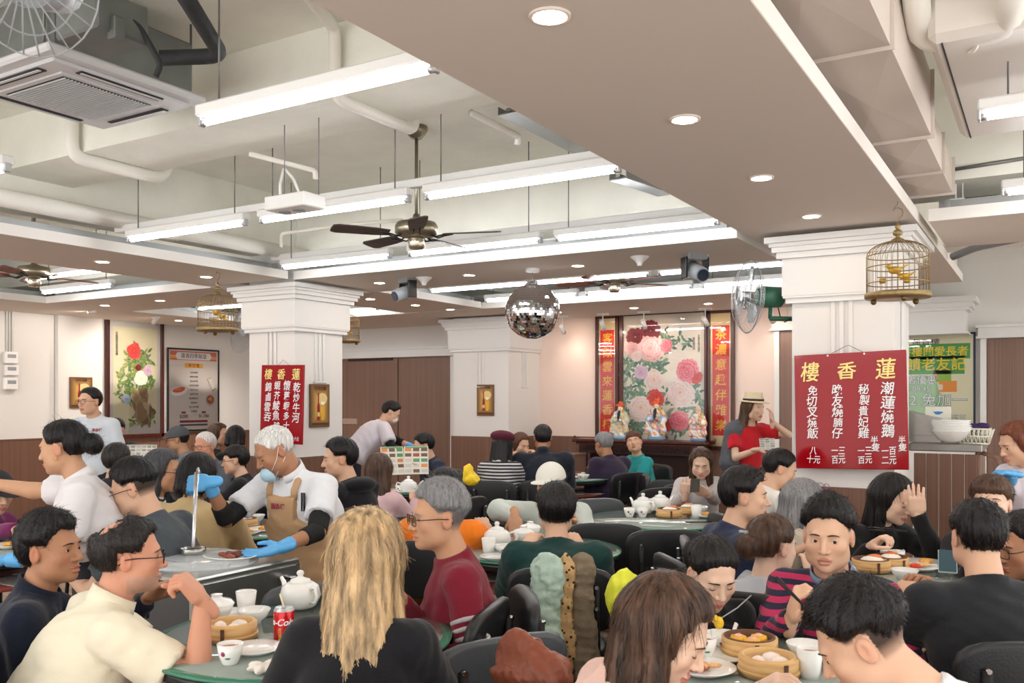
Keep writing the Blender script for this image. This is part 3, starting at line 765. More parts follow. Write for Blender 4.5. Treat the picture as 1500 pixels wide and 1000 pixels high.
        if gloves or (glove_arms and sd in glove_arms): gl_parts[sd] = hv
        else: parts.append((hv[0]-root_loc, hv[1])); cols.append(np.tile(np.array(S(base)), (len(hv[0]), 1)))
    me = np_mesh('body', parts, cols); obj('body', me, skin_mat(), root)
    for sd, hv in gl_parts.items():
        a, b, c, ph = arms[sd]; e = Field(*[axisgrid(min(b[i], c[i])-.06, max(b[i], c[i])+.06, .006) for i in range(3)])
        e.cap(c+(b-c)*.30, c, .034*s, .030*s, k=0, flat=True); obj('glove', np_mesh('glove', [(hv[0]-root_loc, hv[1]), (lambda m_: (m_[0]-root_loc, m_[1]))(e.mesh())]), m_glove, root)
    # ---- eyes, brows
    if near < 6.6 and not closed:
        for sx in (-1, 1):
            q = M(); q.sph(tuple(hcw+R@np.array((sx*.031, .0712, .002))*s-root_loc), .0126*s, 16, 12); e = obj('eye', q, m_eyew, root)
            q = M(); q.sph(tuple(hcw+R@np.array((sx*.031+gaze, .0712+.0074, .0015))*s-root_loc), .0072*s, 12, 8); obj('iris', q, m_iris, e)
    q = M(); eb = eyebrow or hc_
    for sx in (-1, 1):
        q.tube([tuple(hcw+R@np.array((sx*x, y, z))*s-root_loc) for x, y, z in ((.013, .0925, .0225), (.025, .0915, .0250), (.037, .0855, .0240), (.049, .075, .0185))], [.0018*s, .0028*s, .0024*s, .001*s], 6)
    obj('eyebrows', q, hair_mat(eb, HAIRC[eb]), root)
    if closed and near < 8:
        for sx in (-1, 1):
            e = M(); e.tube([tuple(hcw+R@np.array((sx*x, y, z))*s-root_loc) for x, y, z in ((.020, .0835, -.001), (.026, .0855, -.0042), (.032, .0855, -.0052), (.038, .0832, -.0042), (.044, .078, -.0015))], [.0006*s, .0013*s, .0015*s, .0014*s, .0009*s], 6); obj('eyelashes', e, m_iris, root)
    # ---- hair
    if hair:
        kw = dict(back=1., vol=0., fem=fem); kw.update(hairkw or {})
        HF = hair_field(hair, hcw, R, s, th, hl, .0036 if near < 3.3 else (.0048 if near < 5 else .0065), seed=seed, **kw)
        hv, hq = HF.mesh(); hp = [(hv-root_loc, hq)]; hm = hair_mat(hc_, HAIRC[hc_])
        if strand and len(hq) and hair != 'buzz':
            crown = hcw+R@np.array((0, -.05, .09))*s
            if hair in ('long', 'lob', 'mid', 'bob'):
                comb = lambda p, n_: np.where((p[:, 2:3] > hcw[2]+.03), (p-crown)*2.5+np.array((0, 0, -.6)), np.array((0, 0, -1.)))
                sv, sq_ = strands(hv, hq, strand, .075, .0022, comb, .0022, seed, .006 if hc_ == 'blonde' else .0012, 6, 5.)
            elif hair in ('bun', 'pony'):
                tail = hcw+R@np.array((0, -.12, .0))*s; comb = lambda p, n_: tail-p
                sv, sq_ = strands(hv, hq, strand, .05, .0016, comb, .001, seed, 0, 4, 9.)
            else:
                comb = lambda p, n_: (p-crown)*8+R@np.array((.35, .45, -.1))
                sv, sq_ = strands(hv, hq, strand, .028, .0016, comb, .0035, seed, .0004, 3, 10.)
            nsv = len(sv)//strand; qq = ((sv-hcw)@R/s).reshape(strand, nsv, 3); bad = ((qq[:, :, 1] > .045) & (qq[:, :, 2] < hl-.004) & (np.abs(qq[:, :, 0]) < .062)).any(1)
            keep = ~bad; sq_ = sq_[np.tile(keep, len(sq_)//strand)]
            hp.append((sv-root_loc, sq_))
        if len(hq): obj('hair', np_mesh('hair', hp), hm, root)
    # ---- top
    i_ = .013 if near < 5 else .016; co2 = .0085 if near < 3.3 else (.011 if near < 5 else .015)
    lo2 = pts.min(0)-.17; hi2 = pts.max(0)+.17; lo2[2] = max(pel[2]-.16, .3); hi2[2] = nb[2]+.12
    for a in arms.values(): hi2[2] = max(hi2[2], a[1][2]+.08, (a[2][2]+.05 if sleeve == 'long' else 0))
    G = Field(*[axisgrid(lo2[i], hi2[i], co2) for i in range(3)])
    G.ell(nb-sp*.17*s, np.array((sw*.98+i_, .108*build+i_, .20)), Rt, 0); G.ell(mid-sp*.06, np.array((.135*build+i_, .105*build+i_, .19)), Rt, .05)
    G.ell(pel+UP*.02, np.array((.155*build+i_, .125*build+i_, .13)), Rt, .05)
    if fem:
        for sd in (-1, 1): G.ell(nb-sp*.20*s+tr*sd*.065+tf*.07, (.055, .05, .055), Rt, .04)
    G.cap(nb-sp*.02, shc+tr*sw*.6-sp*.008, .052*s+i_, .044*s+i_, k=.03); G.cap(nb-sp*.02, shc-tr*sw*.6-sp*.008, .052*s+i_, .044*s+i_, k=.03)
    G.cap(sh[1]*.93+sh[-1]*.07, sh[-1]*.93+sh[1]*.07, .046*s+i_, k=.04)
    if collar != 'low': G.cap(nb, nk*.35+nb*.65, (neckc+.006)*s+i_*.7, k=.02)
    for sd, (a, b, c, ph) in arms.items():
        sl_ = sleeve if not isinstance(sleeve, dict) else sleeve[sd]
        if sl_ == 'long':
            G.cap(a, b, (.045+i_)*s*build, (.040+i_)*s*build, k=.035); G.cap(b, c*.97+b*.03, (.040+i_)*s*build, (.027+i_*.8)*s, k=.02)
        elif sl_ == 'roll': G.cap(a, b, (.045+i_)*s*build, (.040+i_)*s*build, k=.035); G.cap(b, b*.6+c*.4, (.041+i_)*s*build, (.038+i_)*s, k=.02)
        else:
            e = a*.32+b*.68; G.cap(a, e, (.045+i_)*s*build, (.050+i_)*s*build, k=.03); G.cap(e, e+(b-a)*.3, (.060+i_)*s*build, k=.004, op='s', flat=True)
            G.cap(e, e+(b-a)*.02, (.049+i_)*s*build, k=.0, flat=True)
    if sleeve == 'long':
        for sd, (a, b, c, ph) in arms.items(): G.cap(c*.985+b*.015, c+(c-b)*.3, (.05)*s, k=.002, op='s', flat=True)
    G.noise(.0035, 38., seed); G.noise(.0022, 80., seed+9)
    # neckline
    cut = nb*.62+nk*.38+ (np.zeros(3) if collar != 'low' else -sp*.03+tf*.03)
    G.cap(cut+vn(nk-nb)*.0, cut+vn(nk-nb)*.25, .14*s, k=.004, op='s', flat=True)
    gv, gq = G.mesh(); tm_ = tm or mat('cloth_%d_%d_%d' % tuple(top), top, .85, bump=.25, bscale=260, sheen=.15, spec=.2)
    obj(topname, np_mesh(topname, [(gv-root_loc, gq)]), tm_, root)
    info = dict(root=root, hc=hcw, R=R, nb=nb, pel=pel, tf=tf, tr=tr, sp=sp, sh=sh, arms=arms, loc=root_loc, s=s, Rt=Rt, sw=sw, top=tm_, nk=nk, i=i_)
    if collar == 'denim':
        collar_ring(info, mat('denim', (126, 146, 170), .8, bump=.3, bscale=200), .05, .010)
        ax_ = vn(nk-nb); Rn_ = frame(tf-ax_*np.dot(tf, ax_), ax_); q = M(); q.tube([tuple(nb+ax_*(.008-.02*math.sin(a_))+Rn_@np.array((.088*math.cos(a_)*s, .088*math.sin(a_)*s, 0))-root_loc) for a_ in np.linspace(0, 2*PI, 30)[:-1]], .017, 8, closed=True, flat=.6); obj('neckband', q, mat('band_grey', (168, 172, 180), .85), root)
    if collar in ('polo', 'stand'): collar_ring(info, tm_ if collar != 'denim' else mat('denim', (118, 142, 168), .8), .052 if collar == 'polo' else .040)
    if legs: add_legs(info, stand, pants)
    if glass: glasses(hcw, R, s, root, m_gframe if glass != 'metal' else m_gmetal, glass == 'round')
    return info
def collar_ring(I, m_, h=.05, flare=.010):
    s = I['s']; nb, nk = I['nb'], I['nk']; ax = vn(nk-nb); c0 = nb+ax*.015; Rn = frame(I['tf']-ax*np.dot(I['tf'], ax), ax); q = M(); n = 24; vs = []
    for (r, z) in ((.074, 0), (.070, h), (.066, h), (.068, .0)):
        for i in range(n):
            a = PI/2+.22+(2*PI-.44)*i/(n-1); vs.append(tuple(c0+Rn@np.array((r*math.cos(a)*s, r*math.sin(a)*s*1.05, z+(.012*math.sin(a) if z else 0)*-1))-I['loc']))
    fs = [(j*n+i, j*n+i+1, ((j+1) % 4)*n+i+1, ((j+1) % 4)*n+i) for j in range(4) for i in range(n-1)]
    q._add(vs, fs, True); return obj('collar', q, m_, I['root'])
LEGS = {}
def add_legs(I, stand, rgb):
    key = bool(stand)
    if key not in LEGS:
        if stand:
            g = Field(axisgrid(-.25, .25, .018), axisgrid(-.2, .25, .018), axisgrid(-.02, 1.05, .018)); g.ell((0, 0, .93), (.165, .125, .12), None, 0)
            for s_ in (-1, 1): g.cap((s_*.085, 0, .88), (s_*.095, .01, .48), .085, .06, k=.03); g.cap((s_*.095, .01, .48), (s_*.10, -.01, .06), .058, .045, k=.02)
            f = Field(axisgrid(-.25, .25, .012), axisgrid(-.15, .25, .012), axisgrid(-.02, .14, .012))
            for s_ in (-1, 1): f.cap((s_*.10, -.02, .04), (s_*.115, .13, .032), .042, .036, k=0)
        else:
            g = Field(axisgrid(-.3, .3, .018), axisgrid(-.2, .6, .018), axisgrid(-.02, .72, .018)); g.ell((0, 0, .56), (.17, .14, .11), None, 0)
            for s_ in (-1, 1): g.cap((s_*.085, .02, .54), (s_*.11, .40, .53), .082, .062, k=.03); g.cap((s_*.11, .40, .53), (s_*.11, .36, .07), .058, .045, k=.02)
            f = Field(axisgrid(-.25, .25, .012), axisgrid(.2, .62, .012), axisgrid(-.02, .14, .012))
            for s_ in (-1, 1): f.cap((s_*.11, .34, .04), (s_*.12, .49, .032), .042, .036, k=0)
        LEGS[key] = (np_mesh('trousers', [g.mesh()]), np_mesh('shoes', [f.mesh()]))
    a, b = LEGS[key]; tf = I['tf']; rz = math.atan2(tf[1], tf[0])-PI/2
    for me, nm, m_ in ((a, 'trousers', mat('trouser_%d_%d_%d' % tuple(rgb), rgb, .85, bump=.2, bscale=200)), (b, 'shoes', mat('shoe_leather', (30, 28, 28), .4))):
        if not me.materials: me.materials.append(m_)
        o = bpy.data.objects.new(nm, me); C.objects.link(o); o.parent = I['root']; o.rotation_euler = (0, 0, rz)
        if me.materials[0] != m_: o.material_slots[0].link = 'OBJECT'; o.material_slots[0].material = m_
# ---------------------------------------------------------------- wearables
def local_sdf(I, prims, res=.005, pad=.02, cutf=None, size=.2):
    hc = I['hc']; Fd = Field(*[axisgrid(hc[i]-size, hc[i]+size, res) for i in range(3)]); s = I['s']; R = I['R']
    for (kind, *a) in prims:
        if kind == 'e': Fd.ell(hc+R@(np.array(a[0])*s), np.array(a[1])*s, R, a[2] if len(a) > 2 else .004, a[3] if len(a) > 3 else 'u')
        else: Fd.cap(hc+R@(np.array(a[0])*s), hc+R@(np.array(a[1])*s), a[2]*s, a[3]*s, k=a[4] if len(a) > 4 else .004, op=a[5] if len(a) > 5 else 'u', flat=kind == 'f')
    V, Q = Fd.mesh(); return [(V-I['loc'], Q)]
def cap_hat(I, m_, th=.018):
    o = obj('cap', np_mesh('cap', local_sdf(I, [('e', (0, -.014, .034), (.077+th, .097+th, .088+th), 0), ('f', (0, -.02, .028), (0, -.02, -.2), .2, .2, .003, 's'), ('f', (0, .07, .1), (0, .07, .1), .001, .001), ('e', (0, .115, .034), (.072, .075, .006), .006)])), m_, I['root'])
    return o
def fedora(I, m_, mb):
    o = obj('straw_hat', np_mesh('straw_hat', local_sdf(I, [('f', (0, -.01, .062), (0, -.015, .155), .098, .080, 0), ('e', (0, -.01, .165), (.018, .07, .022), .02, 's'), ('e', (0, -.005, .064), (.140, .155, .007), .008)], size=.24)), m_, I['root'])
    obj('hat_band', np_mesh('hat_band', local_sdf(I, [('f', (0, -.01, .072), (0, -.011, .092), .0985, .0955, 0)], size=.24, res=.004)), mb, o)
def beret(I, m_): obj('beret', np_mesh('beret', local_sdf(I, [('e', (0, -.035, .085), (.115, .118, .055), 0), ('e', (0, -.01, .05), (.085, .10, .05), .02), ('f', (0, .02, .035), (0, .02, -.2), .2, .2, .003, 's')])), m_, I['root'])
def mask(I, z=-.05, y=.0, m_=None):
    o = obj('face_mask', np_mesh('face_mask', local_sdf(I, [('e', (0, .055+y, z), (.058, .056, .045), 0), ('e', (0, .02+y, z+.01), (.075, .06, .075), .002, 's')], res=.004)), m_ or mat('mask_blue', (176, 208, 226), .8, bump=.2, bscale=90, stretch=(1, 1, 6)), I['root'])
    q = M()
    for sx in (-1, 1):
        f = lambda a, b, c: tuple(I['hc']+I['R']@(np.array((a, b, c))*I['s'])-I['loc'])
        q.tube([f(sx*.056, .06+y, z+.02), f(sx*.078, .03, z*.3), f(sx*.083, -.005, .022), f(sx*.084, -.026, 0), f(sx*.078, -.01, -.04), f(sx*.05, .055+y, z-.015)], .0016, 5)
    obj('ear_loop', q, m_white, o)
def sleeve_bit(I, sd, t0, t1, e0, r0, r1, m_, name, seg=0):
    a, b, c, ph = I['arms'][sd]; p, q_ = (a, b) if seg == 0 else (b, c); u = p+(q_-p)*t0; v = p+(q_-p)*t1
    lo = np.minimum(u, v)-.09; hi = np.maximum(u, v)+.09; F_ = Field(*[axisgrid(lo[i], hi[i], .006) for i in range(3)])
    F_.cap(u, v, r0, r1, k=0, flat=True); V, Q = F_.mesh(); return obj(name, np_mesh(name, [(V-I['loc'], Q)]), m_, I['root'])
def apron(I, m_, i_=.03, lowz=-.45):
    s = I['s']; nb, pel, sp, tf, tr, Rt, sw = I['nb'], I['pel'], I['sp'], I['tf'], I['tr'], I['Rt'], I['sw']; mid = (nb+pel)/2
    lo = np.minimum(nb, pel)-.3; hi = np.maximum(nb, pel)+.3; lo[2] = pel[2]+lowz; hi[2] = nb[2]-.02
    F_ = Field(*[axisgrid(lo[i], hi[i], .010) for i in range(3)])
    F_.ell(nb-sp*.17*s, np.array((sw*.98+i_, .112+i_, .22)), Rt, 0); F_.ell(mid-sp*.06, np.array((.14+i_, .11+i_, .21)), Rt, .05); F_.ell(pel, np.array((.165+i_, .135+i_, .2)), Rt, .05)
    F_.cap(pel, pel-UP*.42, .155+i_, .20+i_, k=.05, sq=(tf, .7))
    X = F_.ax[0][:, None, None]-nb[0]; Y = F_.ax[1][None, :, None]-nb[1]; Z = F_.ax[2][None, None, :]-nb[2]
    f = X*tf[0]+Y*tf[1]; x = X*tr[0]+Y*tr[1]; h = -(X*sp[0]+Y*sp[1]+Z*sp[2]); half = .085+np.clip(h-.14, 0, .12)*1.3
    fp = (X+nb[0]-mid[0])*tf[0]+(Y+nb[1]-mid[1])*tf[1]
    F_.F = np.maximum(np.maximum(F_.F, np.abs(x)-half), np.maximum(-fp-.04+0*Z, .035-h)).astype(np.float32); F_.noise(.003, 40, 3)
    V, Q = F_.mesh(); o = obj('apron', np_mesh('apron', [(V-I['loc'], Q)]), m_, I['root'])
    q = M()
    for sd in (-1, 1):
        p0 = nb-sp*.10+tf*.125+tr*sd*.08; p1 = nb-sp*.01+tf*.06+tr*sd*.085; p2 = nb+sp*.015-tf*.03+tr*sd*.07; p3 = nb-sp*.05-tf*.12+tr*sd*.05
        q.tube([tuple(p-I['loc']) for p in (p0, (p0+p1)/2+tf*.012+sp*.006, p1+sp*.012, p2+sp*.014, p3)], .016, 8, flat=.3)
    obj('apron_strap', q, m_, o)
    return o
from mathutils.bvhtree import BVHTree
def on_surface(I, x, y, name=None):
    "point and normal where the photo pixel meets the person's top"
    for ch in I['root'].children:
        if ch.name.split('.')[0] == (name or 'shirt'):
            me = ch.data; bv = BVHTree.FromPolygons([v.co for v in me.vertices], [p.vertices for p in me.polygons])
            o = Vector((0, 0, H))-Vector(I['loc']); d = Vector(P(x, y, 1))-Vector((0, 0, H)); hit = bv.ray_cast(o, d.normalized())
            if hit[0] is not None: return hit[0], hit[1]
    return None, None
def chest_text(I, x, y, body, size, m_, name='embroidery', on='shirt'):
    p, n = on_surface(I, x, y, on)
    if p is None: return
    me = text_mesh(body, size, bold=.0006, ext=.0004); me.materials.clear(); me.materials.append(m_)
    o = bpy.data.objects.new(name, me); C.objects.link(o); o.parent = I['root']; o.location = p+n*.002
    z = Vector((0, 0, 1)); xx = z.cross(n).normalized(); yy = n.cross(xx); o.rotation_euler = Matrix((xx, yy, n)).transposed().to_euler()
    return o
m_red_ink = mat('embroidery_red', (150, 50, 70), .7)
m_blacksl = mat('black_undersleeve', (20, 20, 22), .8, bump=.3, bscale=120)
m_gold = mat('gold', (214, 168, 84), .25, .9)
def stripecloth(key, a, b, freq, duty, ax=(0, 0, 1)): return mat(key, a, .85, bump=.2, bscale=250, stripes=(b, ax, freq, duty), sheen=.1)
# ---------------------------------------------------------------- the people, front to back
CAST = {}
tea = mat
I = CAST['maroon'] = person('older grey-haired man with glasses in a maroon sweatshirt with grey sleeve stripes', (642, 758, 3.3), -68, pitch=2, torso=-80, hair='fade', hc_='grey', th=.017, top=(118, 24, 42), glass='black', skin='mid', strand=2200, mouth=.004, armL=((590, 960, 3.0), {'hide': 1}), armR=((585, 880, 3.2), {}), lean=(0, .03), build=1.08, hairkw={'vol': .012}, seed=2)
for k, (a, b) in enumerate(((.45, .51), (.56, .62), (.67, .73))): sleeve_bit(I, -1, a, b, 0, .0650, .0640, mat('stripe_grey', (176, 172, 172), .8), 'sleeve_stripe')
CAST['blonde'] = person('woman with long blonde wavy hair seen from behind in a black short-sleeved top', (538, 820, 2.5), 172, torso=176, fem=True, hair='long', hc_='blonde', th=.026, top=(26, 26, 30), sleeve='short', skin='fair', strand=5200, armL=((440, 985, 2.75), {}), armR=((640, 1010, 2.8), {}), seed=4, lean=(0, .05), hairkw={'vol': .006, 'back': 1.12})
I = CAST['cream'] = person('bearded man with a bald spot and glasses in a cream polo shirt', (190, 815, 2.9), 112, pitch=2, torso=125, hair='balding', hc_='soft', th=.016, top=(232, 224, 200), sleeve='short', skin='red', glass='black', stubble=(150, 140, 132), collar='polo', build=1.28, fat=.006, sw=.2, strand=2200, armR=((297, 880, 2.75), {'curl': .85, 'hd': (-60, .8, 1), 'pd': (-90, 1, -.5)}, (80, 1, -1.6)), armL=((330, 980, 2.95), {}), lean=(0, .14), seed=5)
CAST['navy'] = person('smiling man with thick black hair in a navy fleece at the left edge', (76, 805, 3.12), 82, pitch=-2, torso=110, hair='short', hc_='black', th=.020, hl=.07, top=(22, 28, 44), skin='tan', strand=2400, mouth=.004, collar='polo', build=1.15, sw=.19, armL='table', armR='lap', seed=6, lean=(0, .08), hairkw={'vol': .008})
I = CAST['server'] = person('older server with black bun and gold earring in a white tunic', (92, 656, 4.0), -88, pitch=10, torso=-70, stand=True, fem=True, s=.97, hair='bun', hc_='black', th=.014, hl=.074, top=(224, 220, 222), sleeve='short', skin='mid', collar='stand', build=1.15, sw=.19, fat=.006, strand=1800, armR=((-60, 705, 4.3), {}, (-90, .2, -1)), armL=((10, 820, 3.75), {'curl': .5}), glove_arms=(-1,), lean=(0, .05), seed=7, mouth=.0)
chest_text(I, 60, 738, '蓮香樓', .032, m_red_ink)
q = M(); q.sph(tuple(I['hc']+I['R']@np.array((-.083, -.004, -.045))-I['loc']), .006); obj('earring', q, m_gold, I['root'])
I = CAST['cook'] = person('cook with cropped white hair, lowered mask and tan apron at the trolley', (402, 660, 4.4), -58, pitch=30, torso=-30, stand=True, hair='buzz', hc_='white', th=.003, top=(222, 224, 228), sleeve='short', skin='tan', collar='polo', build=1.15, sw=.19, armR=((305, 706, 4.25), {'curl': .75, 'hd': (-90, 1, -.1), 'pd': (180, 1, -.6)}, (-90, .3, -1)), armL=((410, 803, 3.95), {'curl': .12, 'hd': (-88, 1, -.22), 'pd': (-30, .2, 1)}, (80, .8, -1)), gloves=True, lean=(0, .10), strand=0, seed=8, eyebrow='grey', pants=(60, 60, 66), closed=True)
mask(I, z=-.085, y=.012)
apron(I, mat('apron_tan', (186, 150, 112), .85, bump=.3, bscale=160), .048)
for sd in (1, -1): sleeve_bit(I, sd, .62, 1.0, 0, .0505, .047, m_blacksl, 'undersleeve'); sleeve_bit(I, sd, -.02, .38, 0, .0465, .041, m_blacksl, 'undersleeve', seg=1)
chest_text(I, 407, 742, '蓮香樓', .03, m_red_ink, on='apron')
q = M()
for k in (0, 1): c = I['nb']-I['sp']*.16+I['tf']*.125-I['tr']*(.11+k*.015)-I['loc']; q.cyl(tuple(c), tuple(c+UP*.09), .005, n=8)
obj('pen', q, mat('pen_dark', (40, 40, 48), .3), I['root'])
CAST['stripes'] = person('young man in a pink and navy striped jumper over a denim shirt', (1213, 785, 3.2), -28, pitch=6, torso=-35, hair='fade', hc_='black', th=.016, top=(1, 1, 1), tm=stripecloth('pink_navy_stripe', (190, 44, 92), (34, 34, 60), 27, .5), collar='denim', skin='light', strand=2200, armR=((1160, 905, 2.95), {'curl': .75, 'hd': (20, .3, 1), 'pd': (70, 1, .1)}, (-60, .6, -1)), armL=((1290, 960, 2.9), {}), seed=9, s=1.04, gaze=-.002, mouth=.003, hairkw={'vol': .012}, lean=(0, .05))
CAST['frontman'] = person('black-haired man bowed low in a white tee at bottom right', (1262, 940, 2.03), -112, pitch=34, torso=-100, hair='fade', hc_='black', th=.022, top=(226, 228, 232), sleeve='short', skin='light', strand=3000, armR='table', armL='table', lean=(-.02, .34), seed=10, hairkw={'vol': .01}, neckshift=(-.02, -.06))
CAST['blackshirt'] = person('man in a black shirt with shoulder strap, seen from behind at right', (1432, 786, 3.05), 172, pitch=8, torso=176, hair='short', hc_='black', th=.012, top=(34, 36, 40), skin='light', strand=2000, build=1.2, sw=.2, armL='table', armR='table', seed=11, lean=(0, .08))
CAST['frontwoman'] = person('woman with long straight brown hair bent over her plate, front bottom', (975, 925, 2.08), 72, pitch=30, torso=95, fem=True, hair='long', hc_='brown', th=.020, top=(222, 186, 172), skin='fair', strand=4200, sleeve='short', armL='table', armR='lap', seed=12, lean=(0, .18), closed=True, hairkw={'back': .95})
I = CAST['pendant'] = person('woman with tied-back black hair looking down, pendant on black top', (1043, 840, 3.12), 12, pitch=26, torso=8, fem=True, hair='bun', hc_='black', th=.014, hl=.098, top=(22, 22, 24), skin='fair', strand=1600, armR='lap', armL='lap', closed=True, seed=13, lean=(0, .14))
CAST['clip'] = person('woman with claw-clipped brown hair in a light grey top', (1132, 800, 3.65), 118, pitch=6, torso=150, fem=True, hair='bun', hc_='brown', th=.016, top=(190, 194, 200), skin='fair', strand=1600, armR='table', armL='table', seed=14)
CAST['green'] = person('person with a short black bob in a dark green sweater seen from behind', (815, 748, 4.25), 178, pitch=6, torso=180, fem=True, hair='short', hl=.05, hc_='black', th=.024, top=(26, 58, 56), skin='light', strand=2200, build=1.3, sw=.185, armR='table', armL='table', seed=15, hairkw={'back': .35}, lean=(0, .10))
CAST['fade'] = person('man with an undercut and thin black glasses looking down in a dark grey tee', (196, 716, 4.05), -82, pitch=20, torso=-100, hair='fade', hc_='black', th=.014, top=(72, 78, 84), sleeve='short', skin='light', glass='round', fat=.006, build=1.3, sw=.195, strand=1400, armR='table', armL='table', seed=16, lean=(0, .10), hairkw={'vol': .012}, closed=True)
I = CAST['redhair'] = person('server with reddish hair in a white tunic and blue glove at the right edge', (1490, 650, 5.2), -88, pitch=20, torso=-60, stand=True, fem=True, hair='bob', hc_='redbrown', th=.016, hairkw={'back': .3}, top=(220, 216, 226), sleeve='short', skin='light', armR=((1484, 694, 4.95), {'curl': .5, 'hd': (-80, 1, .15)}), armL='down', gloves=True, seed=17, strand=900)
CAST['navyshirt'] = person('young man in profile with sunglasses pushed into his black hair and a navy shirt', (1092, 727, 4.15), 78, pitch=2, torso=100, hair='short', hc_='black', th=.018, hl=.074, top=(40, 48, 74), skin='light', strand=1500, armR='table', armL='table', seed=18, hairkw={'vol': .008})
I_ = CAST['navyshirt']; G_ = dict(I_); G_['hc'] = I_['hc']+I_['R']@np.array((0, -.008, .065)); glasses(G_['hc'], frame(I_['R'][:, 1]*.75+I_['R'][:, 2]*.6), 1., I_['root'], m_gframe)
CAST['handface'] = person('woman with long black hair in a black sweater pressing a hand to her forehead', (1308, 731, 4.55), 38, pitch=20, torso=20, fem=True, hair='lob', hl=.084, hc_='black', th=.016, top=(24, 24, 26), skin='fair', strand=1500, armL=((1344, 752, 4.4), {'curl': .12, 'hd': (-35, .35, 1), 'pd': (150, 1, 0)}, (100, .5, -1)), armR=((1276, 800, 4.3), {'curl': .7, 'hd': (40, .6, .5)}), seed=19, closed=True)
CAST['capman'] = person('person in a white baseball cap and pale jacket resting an arm on the table', (806, 708, 5.8), -30, pitch=8, torso=-5, hair='short', hc_='salt', th=.008, top=(198, 206, 198), skin='mid', armR=((754, 757, 5.45), {'curl': .25, 'hd': (10, .5, -1), 'pd': (180, 1, 0)}, (-90, 1, .2)), armL='table', seed=20, build=1.25, collar='polo')
cap_hat(CAST['capman'], mat('cap_white', (226, 224, 214), .8))
CAST['orange'] = person('person with a black bob in a bright orange sweater, back to the camera', (652, 720, 4.9), 172, torso=165, fem=True, hair='bob', hc_='black', th=.020, hairkw={'back': .7}, top=(240, 128, 34), skin='light', strand=1200, armR='table', armL='table', seed=21, build=1.25, sw=.185)
CAST['beige'] = person('person with chin-length black hair hunched in a beige sweater beside the ladle', (291, 698, 4.9), 170, pitch=12, torso=176, fem=True, hair='bob', hc_='black', th=.018, hairkw={'back': .6}, top=(198, 172, 126), skin='light', strand=1200, armR='table', armL='table', seed=22, build=1.35, sw=.2, lean=(0, .12))
CAST['greywoman'] = person('woman with dark grey hair and glasses in a diagonally striped top', (240, 690, 5.2), 88, pitch=6, torso=110, fem=True, hair='mid', hc_='darkgrey', th=.018, hairkw={'back': .7}, top=(1, 1, 1), tm=stripecloth('mono_stripe', (226, 226, 224), (32, 32, 38), 50, .5, (.5, .3, .8)), skin='mid', glass='black', strand=1200, armR='table', armL='table', seed=23)
CAST['hoodie'] = person('young man with short black hair in a black hoodie turned to the left', (497, 672, 5.6), -75, pitch=6, torso=-118, hair='short', hc_='black', th=.016, top=(24, 24, 28), skin='light', strand=1200, armR='table', armL='table', seed=24, build=1.25, hairkw={'vol': .006})
I = CAST['hoodie']; F_ = Field(*[axisgrid(I['nb'][i]-.2, I['nb'][i]+.2, .01) for i in range(3)]); F_.ell(I['nb']-I['tf']*.07+UP*.01, (.12, .10, .055), I['Rt'], 0); F_.ell(I['nb']+I['tf']*.0+UP*.05, (.07, .08, .06), I['Rt'], .01, 's'); V_, Q_ = F_.mesh(); obj('hood', np_mesh('hood', [(V_-I['loc'], Q_)]), I['top'], I['root'])
CAST['dimhead'] = person('person with tousled dark hair seen from behind beside the young waiter', (172, 675, 6.5), 176, torso=176, hair='short', hc_='soft', th=.020, top=(44, 40, 44), skin='light', strand=1000, armR=None, armL=None, seed=25)
I = CAST['hatwoman'] = person('standing woman in a straw trilby, red top and grey cardigan, hand raised', (1104, 598, 8.4), 38, pitch=6, torso=20, stand=True, fem=True, s=1., hair='long', hc_='lbrown', th=.014, hl=.09, hairkw={'back': .62}, top=(196, 34, 44), sleeve='short', skin='fair', strand=1500, armL=((1131, 618, 8.2), {'curl': .3, 'hd': (-30, .2, 1), 'pd': (-90, 1, 0)}, (95, 1, -.5)), armR=((1110, 658, 8.1), {'curl': .5, 'hd': (80, 1, .1)}), seed=26, collar='low')
fedora(I, mat('straw', (232, 214, 178), .8, bump=.5, bscale=220), mat('hat_band_black', (44, 36, 34), .7))
m_card = mat('cardigan_grey', (92, 94, 100), .9, bump=.8, bscale=150, stretch=(1, 1, .25))
F_ = Field(*[axisgrid(a, b, .012) for a, b in zip(I['nb']-np.array((.35, .35, .72)), I['nb']+np.array((.35, .35, .1)))])
a_ = I['sh'][1]; F_.cap(a_+UP*.0, a_-UP*.30+I['tr']*.05, .075, .085, k=0); F_.cap(a_-UP*.30+I['tr']*.05, a_-UP*.5, .085, .07, k=.03); F_.ell(I['nb']-I['tf']*.07-UP*.25+I['tr']*.07, (.16, .09, .33), I['Rt'], .05); F_.cap(I['nb']+I['tr']*.05, a_, .055, .07, k=.04); F_.noise(.004, 50, 4); V_, Q_ = F_.mesh()
obj('cardigan', np_mesh('cardigan', [(V_-I['loc'], Q_)]), m_card, I['root'])
CAST['phonegirl'] = person('long-haired young woman in light grey sweater looking at her phone', (1027, 678, 7.3), -12, pitch=24, torso=10, fem=True, hair='lob', hl=.088, hc_='brown', th=.014, top=(196, 190, 188), skin='fair', strand=1400, armR=((1003, 724, 6.95), {'curl': .4, 'hd': (30, .2, 1), 'pd': (170, 1, 0)}), armL=((1036, 722, 6.95), {'curl': .5, 'hd': (-60, 1, .4), 'pd': (180, 1, .4)}), seed=27, closed=True)
